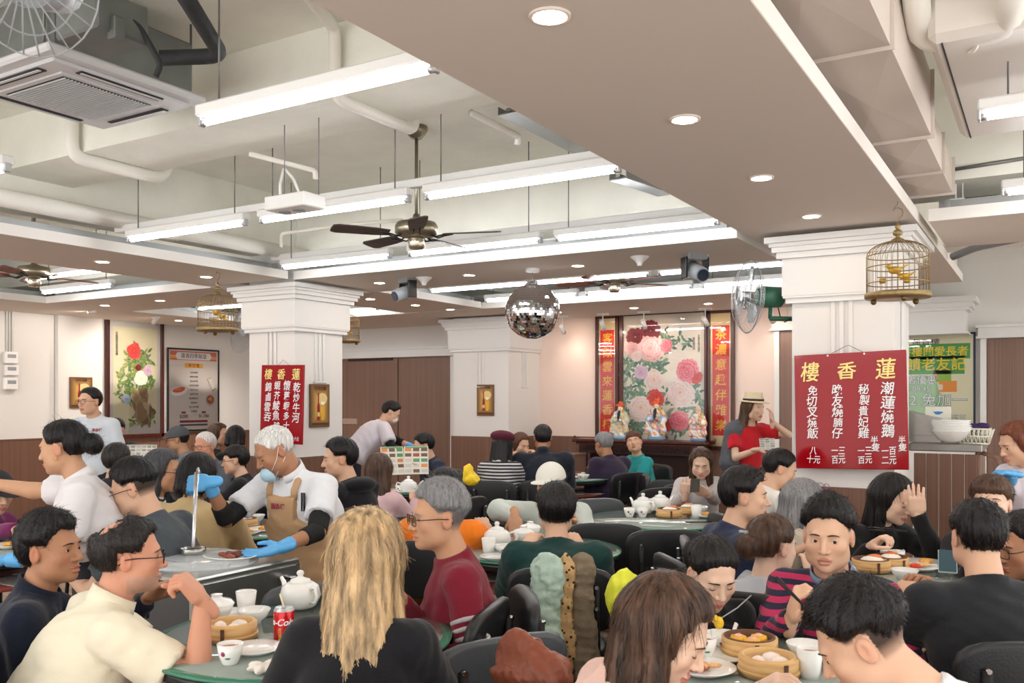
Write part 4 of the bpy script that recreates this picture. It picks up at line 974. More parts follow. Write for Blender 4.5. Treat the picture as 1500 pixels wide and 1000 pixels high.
CAST['greyhair'] = person('woman with long grey hair and spectacles on her head, hands near her face', (1176, 738, 4.75), 100, pitch=24, torso=120, fem=True, hair='mid', hc_='grey', th=.018, top=(206, 196, 180), skin='fair', strand=1200, armR=((1192, 768, 4.5), {'curl': .7, 'hd': (90, .3, 1)}), armL='table', seed=28)
G_ = CAST['greyhair']; glasses(G_['hc']+G_['R']@np.array((0, -.005, .068)), frame(G_['R'][:, 1]*.75+G_['R'][:, 2]*.6), 1., G_['root'], mat('violet_frame', (120, 84, 120), .3))
CAST['whiteshirt'] = person('black-haired man in white shirt bowing his head behind the navy shirt', (1143, 687, 5.7), 84, pitch=20, torso=100, hair='short', hc_='black', th=.014, top=(226, 222, 216), skin='light', strand=1000, armR='table', armL='table', seed=29)
CAST['shortbrown'] = person('woman with cropped grey-brown hair behind the man in the black shirt', (1452, 737, 4.2), -35, pitch=-4, torso=-20, fem=True, hair='short', hc_='brown', th=.022, hl=.045, top=(38, 36, 40), skin='fair', strand=1400, armR='table', armL='table', seed=30)
CAST['rightedge'] = person('man in glasses in profile cut by the right edge', (1498, 800, 3.35), -82, pitch=12, torso=-90, hair='short', hc_='black', th=.016, top=(60, 70, 80), skin='tan', glass='black', strand=1400, armR='table', armL='table', seed=31)
CAST['leftedge'] = person('person in a dark cap and plum top with beige sleeves cut by the left edge', (-6, 722, 5.3), 60, pitch=15, torso=80, fem=True, hair='short', hc_='black', top=(110, 36, 84), skin='light', armR=((28, 775, 4.9), {'curl': .5}), armL='table', seed=32)
cap_hat(CAST['leftedge'], mat('cap_black', (34, 34, 38), .8))
CAST['menuman'] = person('man in glasses and a navy top reading an open menu', (620, 653, 9.0), -75, pitch=14, torso=-60, hair='short', hc_='black', th=.018, top=(44, 48, 72), skin='light', glass='metal', armR=((590, 684, 8.6), {'curl': .6}), armL=((618, 682, 8.6), {'curl': .6, 'hd': (-60, .6, .6)}), strand=700, seed=33)
CAST['pink'] = person('woman with long highlighted brown hair in a pale pink jacket seen from behind', (556, 690, 6.4), 168, torso=160, fem=True, hair='lob', hc_='brown', th=.018, hairkw={'back': .8}, top=(218, 184, 188), skin='light', strand=1000, armR='table', armL='table', seed=34, build=1.15)
I = CAST['backserver'] = person('server in a white coat and face mask bending over a far table', (573, 604, 10.0), 98, pitch=32, torso=115, stand=True, hair='short', hc_='black', th=.018, top=(222, 218, 228), sleeve='short', skin='light', armR=((606, 662, 9.6), {'curl': .5}), armL=((612, 658, 9.9), {'curl': .5}), gloves=True, lean=(0, .34), seed=35, build=1.25)
mask(I, z=-.05, m_=m_white)
for sd in (1, -1): sleeve_bit(I, sd, .62, 1.02, 0, .052, .048, m_blacksl, 'undersleeve'); sleeve_bit(I, sd, -.02, .5, 0, .048, .042, m_blacksl, 'undersleeve', seg=1)
I = CAST['waiter'] = person('young waiter with short black hair and wire glasses standing in a pale blue tunic', (131, 588, 8.0), -22, pitch=2, torso=-12, stand=True, s=1., hair='short', hc_='black', th=.014, top=(206, 216, 226), sleeve='short', skin='light', glass='metal', armR='down', armL='down', collar='stand', seed=36, strand=800)
chest_text(I, 142, 630, '蓮香樓', .03, m_red_ink)
CAST['beret'] = person('woman in a burgundy beret and black and white striped top seen from behind', (738, 653, 8.3), 150, pitch=10, torso=165, fem=True, hair='mid', hc_='black', th=.012, top=(1, 1, 1), tm=stripecloth('stripe_dark', (40, 40, 48), (200, 198, 196), 34, .55), skin='light', armR='table', armL='table', seed=37)
beret(CAST['beret'], mat('beret_wool', (88, 30, 48), .95, bump=.5, bscale=120))
CAST['chinhand'] = person('woman with auburn hair resting her chin on her hands behind the beret', (763, 651, 9.6), 40, pitch=18, torso=20, fem=True, hair='bob', hc_='auburn', th=.016, hairkw={'back': .4}, top=(44, 60, 96), skin='light', armR=((770, 668, 9.3), {'curl': .6}), armL=((760, 670, 9.3), {'curl': .6}), seed=38)
CAST['blackjacket'] = person('broad man in a black jacket seen from behind at the far table', (795, 641, 8.4), 180, pitch=4, torso=180, hair='short', hc_='black', th=.013, top=(32, 36, 46), skin='tan', armR='table', armL='table', build=1.4, sw=.21, seed=39, collar='polo')
CAST['purple'] = person('grey-haired man in a dark purple jacket and khaki trousers turned away on his chair', (884, 651, 9.2), -148, pitch=18, torso=-150, hair='short', hc_='grey', th=.014, top=(50, 40, 60), skin='tan', armR='table', armL='lap', seed=40, build=1.25, pants=(176, 156, 128), strand=700, lean=(0, .12))
CAST['teal'] = person('person with reddish-brown fringe in a teal shirt tilting the head back', (929, 648, 9.8), -18, pitch=-14, roll=12, torso=-60, fem=True, hair='short', hc_='auburn', th=.018, hl=.045, top=(38, 150, 150), sleeve='short', skin='light', armR='table', armL='table', seed=41)
CAST['greycap'] = person('man in a grey cap and glasses in profile below the menu poster', (260, 644, 9.0), -82, pitch=10, torso=-70, hair='short', hc_='soft', th=.010, top=(120, 122, 126), skin='mid', glass='black', armR='table', armL='table', seed=42)
cap_hat(CAST['greycap'], mat('cap_grey', (82, 86, 92), .85))
CAST['oldwhite'] = person('old man with white hair and glasses facing the room below the menu poster', (300, 653, 8.1), -25, pitch=6, torso=-20, hair='short', hc_='white', th=.012, top=(90, 96, 104), skin='red', glass='metal', armR='table', armL='table', seed=43, fat=.004)
CAST['farwoman'] = person('woman with dark wavy hair in profile between the poster and the red sign', (321, 637, 9.6), 84, torso=95, fem=True, hair='mid', hc_='brown', th=.020, top=(40, 34, 38), skin='light', armR=None, armL=None, seed=44, hairkw={'back': .6})
CAST['farblack'] = person('person with black hair and black clothes in front of the left red sign', (346, 641, 9.2), 178, torso=178, hair='bob', fem=True, hc_='black', th=.016, top=(24, 24, 28), skin='light', armR=None, armL=None, seed=45, hairkw={'back': .5})
CAST['profile'] = person('woman with short black hair and glasses facing left behind the cook', (344, 674, 7.6), -78, pitch=6, torso=-90, fem=True, hair='short', hc_='black', th=.018, hl=.05, top=(30, 30, 34), skin='light', glass='metal', armR='table', armL='table', seed=46, strand=600)
CAST['newsman'] = person('man with short black hair at the painting reading a newspaper', (170, 629, 10.0), 8, pitch=2, torso=40, hair='short', hc_='black', th=.014, top=(46, 42, 46), skin='light', armR=((188, 668, 9.5), {'curl': .6}), armL=((226, 668, 9.5), {'curl': .6}), seed=47)
# ---------------------------------------------------------------- ceiling services
m_brass = mat('aged_brass', (150, 142, 122), .32, .85, var=.2, vscale=20); m_brass_d = mat('cage_brass', (156, 134, 92), .42, .6, var=.25, vscale=30)
m_blade = wood('blade_wood', (52, 40, 36), (72, 56, 50), (3, 40, 40), .5); m_blade_r = wood('blade_wood_red', (104, 54, 40), (132, 74, 56), (3, 40, 40), .5)
m_black = mat('black_plastic', (26, 26, 28), .4); m_grey = mat('grey_plastic', (150, 154, 158), .4); m_rod = MATS['rod_grey']
def fan(x, y, z, label, ztop, mb, rot=0.):
    t = thing('ceiling_fan', label, 'fan', (x, y, z), rot)
    q = M(); q.lathe([(0, ztop-z), (.078, ztop-z), (.078, ztop-z-.03), (.06, ztop-z-.06), (.035, ztop-z-.085), (.0, ztop-z-.085)], 24); obj('canopy', q, m_brass, t)
    q = M(); q.cyl((0, 0, .09), (0, 0, ztop-z-.08), .0125, n=12); obj('downrod', q, m_brass, t)
    q = M(); q.lathe([(0, .13), (.022, .13), (.028, .10), (.06, .085), (.135, .07), (.15, .045), (.15, .0), (.13, -.02), (.07, -.03), (0, -.03)], 32); obj('motor_housing', q, m_brass, t)
    q = M(); q.lathe([(0, -.028), (.05, -.028), (.058, -.045), (.058, -.095), (.045, -.112), (0, -.115)], 24); obj('switch_housing', q, mat('brushed_nickel', (186, 176, 156), .25, .9), t)
    for k in range(5):
        a = 2*PI*k/5; R = Matrix.Rotation(a, 3, 'Z') @ Matrix.Rotation(math.radians(12), 3, 'X')
        q = M(); outline = [(.20, -.045), (.30, -.058), (.56, -.068), (.595, -.05), (.60, 0), (.595, .05), (.56, .068), (.30, .058), (.20, .045)]
        vs = [R @ Vector((px_, py_, zz))+Vector((0, 0, -.012)) for zz in (-.004, .004) for px_, py_ in outline]; n = len(outline)
        q._add(vs, [tuple(range(n))[::-1], tuple(range(n, 2*n))]+[(i, (i+1) % n, n+(i+1) % n, n+i) for i in range(n)])
        b = obj('fan_blade', q, mb, t); q = M(); d = Matrix.Rotation(a, 3, 'Z')
        q.tube([d @ Vector(p) for p in ((.10, -.02, -.015), (.15, -.028, -.035), (.2, -.02, -.022), (.26, -.02, -.016))], .009, 6, flat=.5); q.tube([d @ Vector(p) for p in ((.10, .02, -.015), (.15, .028, -.035), (.2, .02, -.022), (.26, .02, -.012))], .009, 6, flat=.5); obj('blade_bracket', q, m_black, b)
    return t
f1 = P(610, 340, 6.24); fan(f1[0], f1[1], 2.71, 'brass ceiling fan on a long rod with dark blades, between the tube rows', SLAB, m_blade, .35)
f2 = P(900, 412, 8.95); fan(f2[0], f2[1], 2.73, 'brass ceiling fan with reddish blades to the right of the mirror ball', SLAB, m_blade_r, .9)
f3 = P(50, 402, 8.4); fan(f3[0], f3[1], 2.72, 'brass ceiling fan with brown blades at the far left edge', SLAB, m_blade_r, .2)

def cage(loc, label, rz=0.):
    t = thing('birdcage', label, 'birdcage', loc, rz); r = .165; hz = .24; n = 34
    q = M(); q.lathe([(0, 0), (r+.006, 0), (r+.012, .008), (r+.012, .026), (r+.004, .034), (0, .034)], 40); obj('tray', q, m_brass_d, t)
    for k in range(3): q = M(); q.sph((r*.8*math.cos(k*2.1+.5), r*.8*math.sin(k*2.1+.5), -.012), .017); obj('foot', q, mat('foot_bronze', (112, 84, 48), .4, .5), t)
    bme = M(); dome = [(r*math.cos(PI/2*j/7), 0, hz+(.085)*math.sin(PI/2*j/7)) for j in range(7)]+[(.018, 0, hz+.086)]
    bme.tube([(r, 0, .03), (r, 0, hz)]+dome[1:], .0016, 5); me = bme.mesh('bar'); me.materials.append(m_brass_d)
    for k in range(n):
        o = bpy.data.objects.new('bar', me); C.objects.link(o); o.parent = t; o.rotation_euler = (0, 0, 2*PI*k/n)
    for z_ in (.085, .175, hz): q = M(); q.tube([(r*math.cos(2*PI*i/32), r*math.sin(2*PI*i/32), z_) for i in range(32)], .0032, 6, closed=True); obj('hoop', q, m_brass_d, t)
    q = M(); q.lathe([(0, hz+.078), (.04, hz+.078), (.034, hz+.092), (.012, hz+.104), (.012, hz+.112), (.024, hz+.118), (.027, hz+.132), (.02, hz+.144), (.009, hz+.15), (.014, hz+.158), (.016, hz+.168), (.008, hz+.182), (0, hz+.184)], 20); obj('finial', q, m_brass_d, t)
    q = M(); z0 = hz+.182; pts = [(0, 0, z0), (.004, 0, z0+.03)]+[(.028*math.cos(a), 0, z0+.06+.03*math.sin(a)) for a in np.linspace(-1.2, 2.6, 10)]
    q.tube(pts, .003, 6); obj('hook', q, m_brass_d, t)
    q = M(); q.tube([(-.02, 0, z0+.085), (0, 0, z0+.11), (0, 0, HC-loc[2])], .0022, 5); obj('hanger_wire', q, m_rod, t)
    q = M(); q.cyl((-.11, 0, .12), (.11, .02, .12), .004, n=6); obj('perch', q, m_brass_d, t)
    m_y = mat('bird_gold', (206, 164, 60), .4, .5)
    for k, (x, y, z_, s_, nm) in enumerate(((-.02, .0, .16, 1, 'bird_figure'), (.035, .01, .125, .85, 'bird_figure'))):
        q = M(); q.sph((x, y, z_), (.034*s_, .02*s_, .022*s_)); q.sph((x-.03*s_, y, z_+.022*s_), .013*s_); q.cyl((x-.04*s_, y, z_+.022*s_), (x-.06*s_, y, z_+.018*s_), .004, .0005, 6); q.cyl((x+.02*s_, y, z_), (x+.075*s_, y, z_+.03*s_), .010, .004, 6); q.sph((x+.01*s_, y-.018*s_, z_+.004), (.026*s_, .008, .014)); obj(nm, q, m_y, t)
    for x in (.06, -.075): q = M(); q.lathe([(0, .09), (.016, .09), (.02, .115), (.017, .115), (.014, .095), (0, .095)], 14, c=(x, .03, 0)); obj('feeding_cup', q, m_y, t)
    return t
c1 = PZ(319, 487, 2.13); cage((c1[0], c1[1], 2.14), 'smaller-looking brass birdcage hanging before the left pillar'); 
c2 = PZ(1315, 437, 2.12); cage((c2[0], c2[1], 2.12), 'large-looking brass birdcage hanging before the right pillar', .4)
c3 = P(505, 490, 10.2); t3 = cage((c3[0], c3[1], 2.2), 'dark birdcage half hidden behind the right side of the left pillar', .2)

# mirror ball: facets are real tiles, one mesh
bl = P(780, 456, 7.65); t = thing('mirror_ball', 'mirrored disco ball hanging from the middle ceiling panel', 'disco ball', bl)
q = M(); q.sph((0, 0, 0), .228, 32, 20); obj('core', q, mat('core_grey', (90, 90, 92), .5), t)
q = M(); R_ = .2345; nl = 34
for j in range(1, nl):
    th_ = -PI/2+PI*j/nl; m_ = max(6, int(2*PI*math.cos(th_)*R_/.0215)); h_ = PI*R_/nl*.46; ww = 2*PI*math.cos(th_)*R_/m_*.46
    for i in range(m_):
        a = 2*PI*i/m_; n_ = Vector((math.cos(th_)*math.cos(a), math.cos(th_)*math.sin(a), math.sin(th_))); n_ = (n_+Vector(RNG.randn(3))*.035).normalized()
        c_ = Vector((math.cos(th_)*math.cos(a), math.cos(th_)*math.sin(a), math.sin(th_)))*R_; u_ = Vector((-math.sin(a), math.cos(a), 0)); u_ = (u_-n_*u_.dot(n_)).normalized(); v_ = n_.cross(u_)
        q.poly([c_-u_*ww-v_*h_, c_+u_*ww-v_*h_, c_+u_*ww+v_*h_, c_-u_*ww+v_*h_])
o = obj('mirror_tiles', q, mat('mirror', (225, 225, 228), .03, 1.), t); o['kind'] = 'stuff'
q = M(); q.cyl((0, 0, .22), (0, 0, HC-bl[2]-.03), .004, n=6); q.cyl((0, 0, .225), (0, 0, .25), .02, n=12); obj('hanger', q, m_rod, t)
q = M(); q.lathe([(0, HC-bl[2]), (.06, HC-bl[2]), (.06, HC-bl[2]-.03), (0, HC-bl[2]-.035)], 20); obj('motor', q, m_white, t)

# wall fan on the right pillar
g_ = mat('machine_green', (52, 104, 82), .35); cen = P(1096, 434, 6.25); att = np.array((-1.51, 6.45, 0)); 
t = thing('wall_fan', 'large caged wall fan with green motor fixed to the right pillar', 'fan', (cen[0], cen[1], cen[2]), 0)
ax = vn(np.array((-.86, -.62, .02))+RT*.0); Rf = frame(ax)
fp = lambda a, b, c: tuple(Rf@np.array((a, b, c)))
for sgn, dep in ((1, .07), (-1, .06)):
    q = M()
    for k in range(36):
        a = 2*PI*k/36; q.tube([fp(.03*math.cos(a), sgn*dep*1.15, .03*math.sin(a)), fp(.13*math.cos(a+.12), sgn*dep, .13*math.sin(a+.12)), fp(.21*math.cos(a+.2), sgn*dep*.7, .21*math.sin(a+.2)), fp(.255*math.cos(a+.25), 0, .255*math.sin(a+.25))], .0013, 4)
    for r_, dd in ((.255, 0), (.2, .75), (.13, 1.), (.06, 1.12), (.03, 1.15)): q.tube([fp(r_*math.cos(2*PI*i/32), sgn*dep*dd, r_*math.sin(2*PI*i/32)) for i in range(32)], .002 if dd else .004, 5, closed=True)
    obj('wire_guard', q, m_cap, t)['kind'] = 'stuff'
for k in range(3):
    q = M(); pts = []
    for (r_, a_) in ((.04, -.3), (.12, -.55), (.21, -.45), (.225, 0), (.19, .35), (.1, .4), (.04, .3)):
        a = a_+k*2*PI/3; pts.append(fp(r_*math.cos(a), .018*a_, r_*math.sin(a)))
    q.poly(pts); q.poly([tuple(Vector(p)+Vector(fp(0, .003, 0))) for p in pts], True); obj('fan_blade', q, mat('steel_blade', (120, 126, 130), .3, .7), t)
q = M(); q.cyl(fp(0, .05, 0), fp(0, -.02, 0), .035, n=16); obj('hub', q, mat('steel_hub', (190, 194, 196), .3, .8), t)
q = M(); q.cyl(fp(0, -.06, 0), fp(0, -.10, 0), .05, .075, 20); q.cyl(fp(0, -.10, 0), fp(0, -.23, 0), .075, .072, 20); q.cyl(fp(0, -.23, 0), fp(0, -.25, 0), .072, .05, 20); obj('motor', q, g_, t)
q = M(); e0 = Vector(fp(0, -.16, -.07)); e1 = Vector(fp(0, -.16, -.15)); wl_ = Vector((att[0]-cen[0], att[1]-cen[1], e1.z)); q.tube([e0, e1], .014, 8); q.tube([e1, (e1+wl_)/2, wl_], .017, 10); q.rbox(wl_, (.03, .1, .2), .006); obj('bracket_arm', q, g_, t)
q = M(); q.tube([Vector(fp(.03, -.22, -.04)), Vector(fp(.04, -.25, -.14)), e1+Vector((.1, 0, -.03)), wl_+Vector((-.02, 0, .03))], .004, 5); obj('power_cable', q, m_black, t)
# small part of a second wall fan behind the left pillar
cen2 = P(357, 483, 9.4); t = thing('wall_fan', 'wall fan whose wire guard peeks out left of the left pillar', 'fan', cen2, 0); Rf = frame(vn((-.2, -1, .2)))
q = M()
for k in range(40):
    a = 2*PI*k/40; q.tube([fp(.03*math.cos(a), .07, .03*math.sin(a)), fp(.15*math.cos(a), .06, .15*math.sin(a)), fp(.25*math.cos(a), 0, .25*math.sin(a))], .0016, 4)
q.tube([fp(.25*math.cos(2*PI*i/32), 0, .25*math.sin(2*PI*i/32)) for i in range(32)], .004, 5, closed=True); obj('wire_guard', q, m_grey, t)['kind'] = 'stuff'
q = M(); q.cyl(fp(0, 0, 0), fp(0, -.3, 0), .07, n=16); obj('motor', q, m_grey, t)

# cassette air conditioners
m_ac = mat('ac_white', (206, 206, 208), .4); m_slot = mat('slot_dark', (48, 50, 54), .6)
def cassette(cx, cy, z, w_, label, body=.26):
    t = thing('air_conditioner', label, 'air conditioner', (cx, cy, z))
    q = M(); q.rbox((0, 0, .02), (w_, w_, .04), .012); q.rbox((0, 0, -.006), (w_*.86, w_*.86, .02), .008); obj('fascia_panel', q, m_ac, t)
    q = M(); q.rbox((0, 0, .04+body/2), (w_*.88, w_*.88, body), .01); obj('body', q, mat('galvanised_dull', (120, 124, 122), .5, .6, var=.2, vscale=5), t)
    for k in range(4):
        a = k*PI/2; R = Matrix.Rotation(a, 3, 'Z'); c_ = R @ Vector((0, -w_*.385, -.018)); q = M(); q.rbox(c_, (w_*.52, w_*.055, .006), .002, R=R); obj('air_slot', q, m_slot, t)
        q = M(); q.rbox(c_+R @ Vector((0, -.006, -.006)), (w_*.5, w_*.02, .004), .001, R=R); obj('louvre', q, m_ac, t)
    q = M(); q.rbox((0, 0, -.018), (w_*.62, w_*.62, .01), .004); g = obj('grille_frame', q, m_ac, t)
    n = 26; sm = M(); sm.rbox((0, 0, 0), (w_*.54, w_*.54/n*.5, .008), .0015); me = sm.mesh('slat'); me.materials.append(mat('slat_grey', (186, 188, 190), .5))
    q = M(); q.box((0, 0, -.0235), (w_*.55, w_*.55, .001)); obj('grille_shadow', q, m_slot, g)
    for i in range(n):
        o = bpy.data.objects.new('slat', me); C.objects.link(o); o.parent = g; o.location = (0, (i+.5-n/2)*w_*.54/n, -.028)
    for sx in (-1, 1):
        for sy in (-1, 1): q = M(); q.cyl((sx*w_*.4, sy*w_*.46, .04), (sx*w_*.4, sy*w_*.46, SLAB-z), .006, n=6); obj('hanging_rod', q, m_rod, t)
    return t
r_ = PZ(304, 150, 3.05); cassette(r_[0]-.42, r_[1]-.42, 3.04, .84, 'white ceiling cassette air conditioner at the upper left corner')
# dark insulated pipes beside it, hose, isolator box
m_ins = mat('pipe_insulation', (44, 46, 48), .7, bump=.4, bscale=30)
def pipe(label, pts, r, m_, name='pipe', n=12, joints=()):
    o = M()
    P_ = [Vector(p) for p in pts]; out = [P_[0]]
    for i in range(1, len(P_)-1):
        a, b, c = P_[i-1], P_[i], P_[i+1]; k = min(r*2.2, (b-a).length*.45, (c-b).length*.45)
        p0 = b+(a-b).normalized()*k; p1 = b+(c-b).normalized()*k
        for t_ in (0, .25, .5, .75, 1): out.append(p0*(1-t_)**2+b*2*t_*(1-t_)+p1*t_**2)
    out.append(P_[-1]); o.tube(out, r, n)
    for (a, b) in joints: o.cyl(a, b, r*1.18, n=n)
    return tag(obj(name, o, m_), label, 'pipe')
pipe('thick black insulated pipe bending above the air conditioner', [P(235, 85, 3.9), P(325, 82, 3.95), P(250, -40, 3.2)], .034, m_ins)
pipe('thin black hose curling down behind the air conditioner', [P(160, 5, 3.6), P(205, 40, 3.7), P(236, 95, 3.75), P(228, 112, 3.75)], .013, m_ins)
q = M(); q.rbox(P(150, 35, 3.7), (.28, .24, .16), .01, rz=0); q.rbox(P(170, 42, 3.6), (.05, .05, .09), .005); tag(obj('valve_box', q, mat('galvanised_dull', (120, 124, 122), .5)), 'dull metal box with pipes above the air conditioner', 'box')
pipe('cream drain pipe running down the beam face beside the nearest tube', [(-2.6, 2.3, 3.40), (-3.06, 3.37, 3.40), (-3.06, 3.37, 3.055), (-3.06, 4.02, 3.055), (-3.06, 4.02, 3.38)], .032, m_pipe)
pipe('white drain pipe below the air conditioner passing under the beam', [(-5.22, 3.36, 3.4), (-5.22, 3.36, 3.06), (-5.22, 4.03, 3.06), (-5.22, 4.1, 3.3)], .042, m_pipe)
pipe('long white pipe running away above the left ceiling strip', [(-5.93, -.5, 2.88), (-5.93, 6.2, 2.88)], .062, m_pipe, joints=[((-5.93, 2.1, 2.88), (-5.93, 2.25, 2.88)), ((-5.93, 4.6, 2.88), (-5.93, 4.72, 2.88))])
pipe('thin white conduit with an elbow on the far beam face left of the fan', [P(412, 362, 7.6), P(412, 342, 7.6), P(520, 328, 7.3), P(590, 322, 7.15)], .014, m_pipe, 'conduit')
pipe('white sprinkler pipe with a drop head near the ceiling, right of fan rod', [P(690, 165, 5.0), P(760, 200, 5.4), P(758, 212, 5.4)], .02, m_pipe)
pipe('white sprinkler pipe left of the fan rod', [P(365, 225, 5.2), P(462, 250, 5.3), P(462, 262, 5.3)], .015, m_pipe)
pipe('white flexible cable looping down to the vent box', [P(445, 300, 5.1), P(430, 262, 5.1), P(416, 246, 5.1), P(410, 270, 5.0), P(411, 296, 5.0)], .008, m_white, 'cable')
# galvanised tray under the slab by the corridor edge
for lab, a_, b_, w_ in (('galvanised cable tray under the slab beside the corridor ceiling', P(745, 165, 5.6), P(860, 225, 6.4), .16), ('short galvanised tray right of the second tube row', P(905, 262, 5.6), P(975, 285, 6.1), .12)):
    v = Vector(b_-a_); q = M(); R = v.to_track_quat('X', 'Z').to_matrix(); c_ = Vector((a_+b_)/2); L_ = v.length
    q.box(c_, (L_, w_, .008), R=R); q.box(c_+R @ Vector((0, w_/2, .025)), (L_, .006, .05), R=R); q.box(c_+R @ Vector((0, -w_/2, .025)), (L_, .006, .05), R=R); q.box(c_+R @ Vector((0, 0, .02)), (L_, w_*.25, .02), R=R)
    tag(obj('cable_tray', q, m_metal), lab, 'cable tray')
# vent box in the front row, junction box, detectors, projectors, sensors
vb = P(432, 298, 4.95); t = thing('vent_box', 'small white box with two round vents above the middle tube', 'vent', vb); q = M(); q.rbox((0, 0, 0), (.3, .17, .075), .006); obj('body', q, m_white, t)
for sx in (-.08, .03): q = M(); q.cyl((sx, 0, -.037), (sx, 0, -.043), .034, n=18); q.cyl((sx, 0, -.043), (sx, 0, -.045), .02, n=18); obj('round_vent', q, m_grey, t)
q = M(); 
for sx in (-.13, .13): q.cyl((sx, .05, .03), (sx, .05, SLAB-vb[2]), .003, n=6)
obj('hanging_rod', q, m_rod, t)
for (x, y, d, lab) in ((937, 388, 7.0, 'white conical detector under the middle panel right of the mirror ball'), (621, 415, 8.2, 'white conical detector under the panel above the left moving light')):
    p = P(x, y, d); p[2] = HC; t = thing('ceiling_detector', lab, 'detector', p); q = M(); q.lathe([(0, -.075), (.018, -.075), (.022, -.06), (.03, -.045), (.07, -.012), (.075, 0), (0, 0)], 20); obj('housing', q, m_white, t); q = M(); q.cyl((0, 0, -.074), (0, 0, -.079), .012, n=12); obj('sensor_eye', q, m_grey, t)
def stage_light(x, y, d, lab, a):
    p = P(x, y, d); t = thing('stage_light', lab, 'spotlight', p, a); q = M(); q.rbox((0, 0, .14), (.16, .12, .06), .008); obj('base', q, m_grey, t)
    
    for sx in (-.09, .09): q = M(); q.rbox((sx, 0, .05), (.02, .09, .16), .004); obj('yoke_arm', q, m_black, t)
    q = M(); q.cyl((0, .05, .05), (0, -.13, -.02), .065, .055, 18); obj('lamp_head', q, m_grey, t); q = M(); q.cyl((0, -.13, -.02), (0, -.14, -.024), .045, n=18); obj('lens', q, mat('lens_dark', (40, 46, 60), .05), t)
    q = M(); q.rbox((0, 0, .17+(HC-p[2]-.17)/2), (.06, .06, max(.01, HC-p[2]-.17)), .004); obj('clamp', q, m_black, t); return t
stage_light(1018, 402, 6.9, 'grey moving-head stage light under the panel beside the wall fan', .8); stage_light(597, 432, 8.3, 'small moving-head stage light to the left of the mirror ball', -.4)
def track_spot(x, y, lab, zt=2.62, aim=(0, 1, -.6)):
    p = P(x, y, 1); d = YB-.42; k = d/p[1] if p[1] else 1
    if x < 500: k = (XL+1.15)/p[0]
    p = np.array((p[0]*k, p[1]*k, H+(p[2]-H)*k)); t = thing('track_spot', lab, 'spotlight', p); v = Vector(aim).normalized()
    q = M(); q.cyl(Vector((0, 0, 0))-v*.06, v*.07, .03, n=16); obj('barrel', q, m_white, t); q = M(); q.cyl(v*.066, v*.071, .024, n=16); obj('lens', q, MATS['downlight_glow'], t)
    q = M(); q.cyl((0, 0, .02), (0, 0, HC-p[2]), .008, n=8); q.rbox((0, 0, HC-p[2]-.012), (.16, .035, .024), .003); obj('track_adapter', q, m_white, t)
    L = bpy.data.lights.new('spot_lamp', 'SPOT'); L.energy = SPOT_W*3.4 if x < 500 else SPOT_W*.22; L.color = (1, .86, .74); L.spot_size = 2.1 if x < 500 else 1.5; L.spot_blend = .8; L.shadow_soft_size = .03
    lo = bpy.data.objects.new('spot_lamp', L); C.objects.link(lo); lo.parent = t; lo.location = v*.09; lo.rotation_euler = v.to_track_quat('-Z', 'Y').to_euler()
for x, y, lab, am in ((135, 450, 'white track spot lighting the blank left wall', (-1, -.2, -.8)), (228, 468, 'white track spot above the hanging scroll', (-1, .1, -.9)), (300, 462, 'white track spot beside the menu poster', (-1, .0, -1.2)), (883, 476, 'white track spot left of the peony painting', (0, 1, -1.1)), (943, 474, 'white track spot over the middle of the peony painting', (0, 1, -1.2)), (1033, 470, 'white track spot tilted, right of the peony painting', (.2, 1, -.9)), (824, 482, 'small white track spot right of the mirror ball', (0, 1, -1)), (1131, 465, 'white track spot partly behind the wall fan', (0, 1, -1))): track_spot(x, y, lab, aim=am)
p = P(732, 462, 12.0); t = thing('security_camera', 'small dark dome camera left of the mirror ball', 'camera', p); q = M(); q.sph((0, 0, 0), .035); obj('dome', q, m_black, t); q = M(); q.cyl((0, 0, 0), (0, 0, .06), .045, n=16); obj('mount', q, m_white, t)

# rectangular sheet-metal duct beside the corridor ceiling: one piece per section with flanges
m_duct = mat('duct_paint', (206, 194, 184), .5, bump=.08, bscale=6); t = thing('air_duct', 'painted rectangular duct running beside the wide corridor ceiling', 'duct', (-.66, 0, 2.82))
ys = (-1.9, .9, 2.2, 3.46, 4.73, 5.5, 6.1)
for y0, y1 in zip(ys[:-1], ys[1:]):
    w_ = .33 if y1 < 5 else .28; h_ = .30 if y1 < 5 else .2; vs = [(-w_/2, y0, 0), (w_/2, y0, 0), (w_/2, y0, h_), (-w_/2, y0, h_)]; vs += [(x, y1-.01, z) for x, y, z in vs]
    vs += [(0, (y0+y1)/2, -.014), (w_/2+.012, (y0+y1)/2, h_/2)]  # cross-broken faces
    q = M(); q._add(vs, [(0, 1, 8), (1, 5, 8), (5, 4, 8), (4, 0, 8), (1, 2, 9), (2, 6, 9), (6, 5, 9), (5, 1, 9), (2, 3, 7, 6), (3, 0, 4, 7), (0, 3, 2, 1), (4, 5, 6, 7)]); obj('duct_section', q, m_duct, t)
    q = M(); q.box((0, y1-.004, h_/2), (w_+.03, .008, h_+.03)); obj('flange', q, m_duct, t)
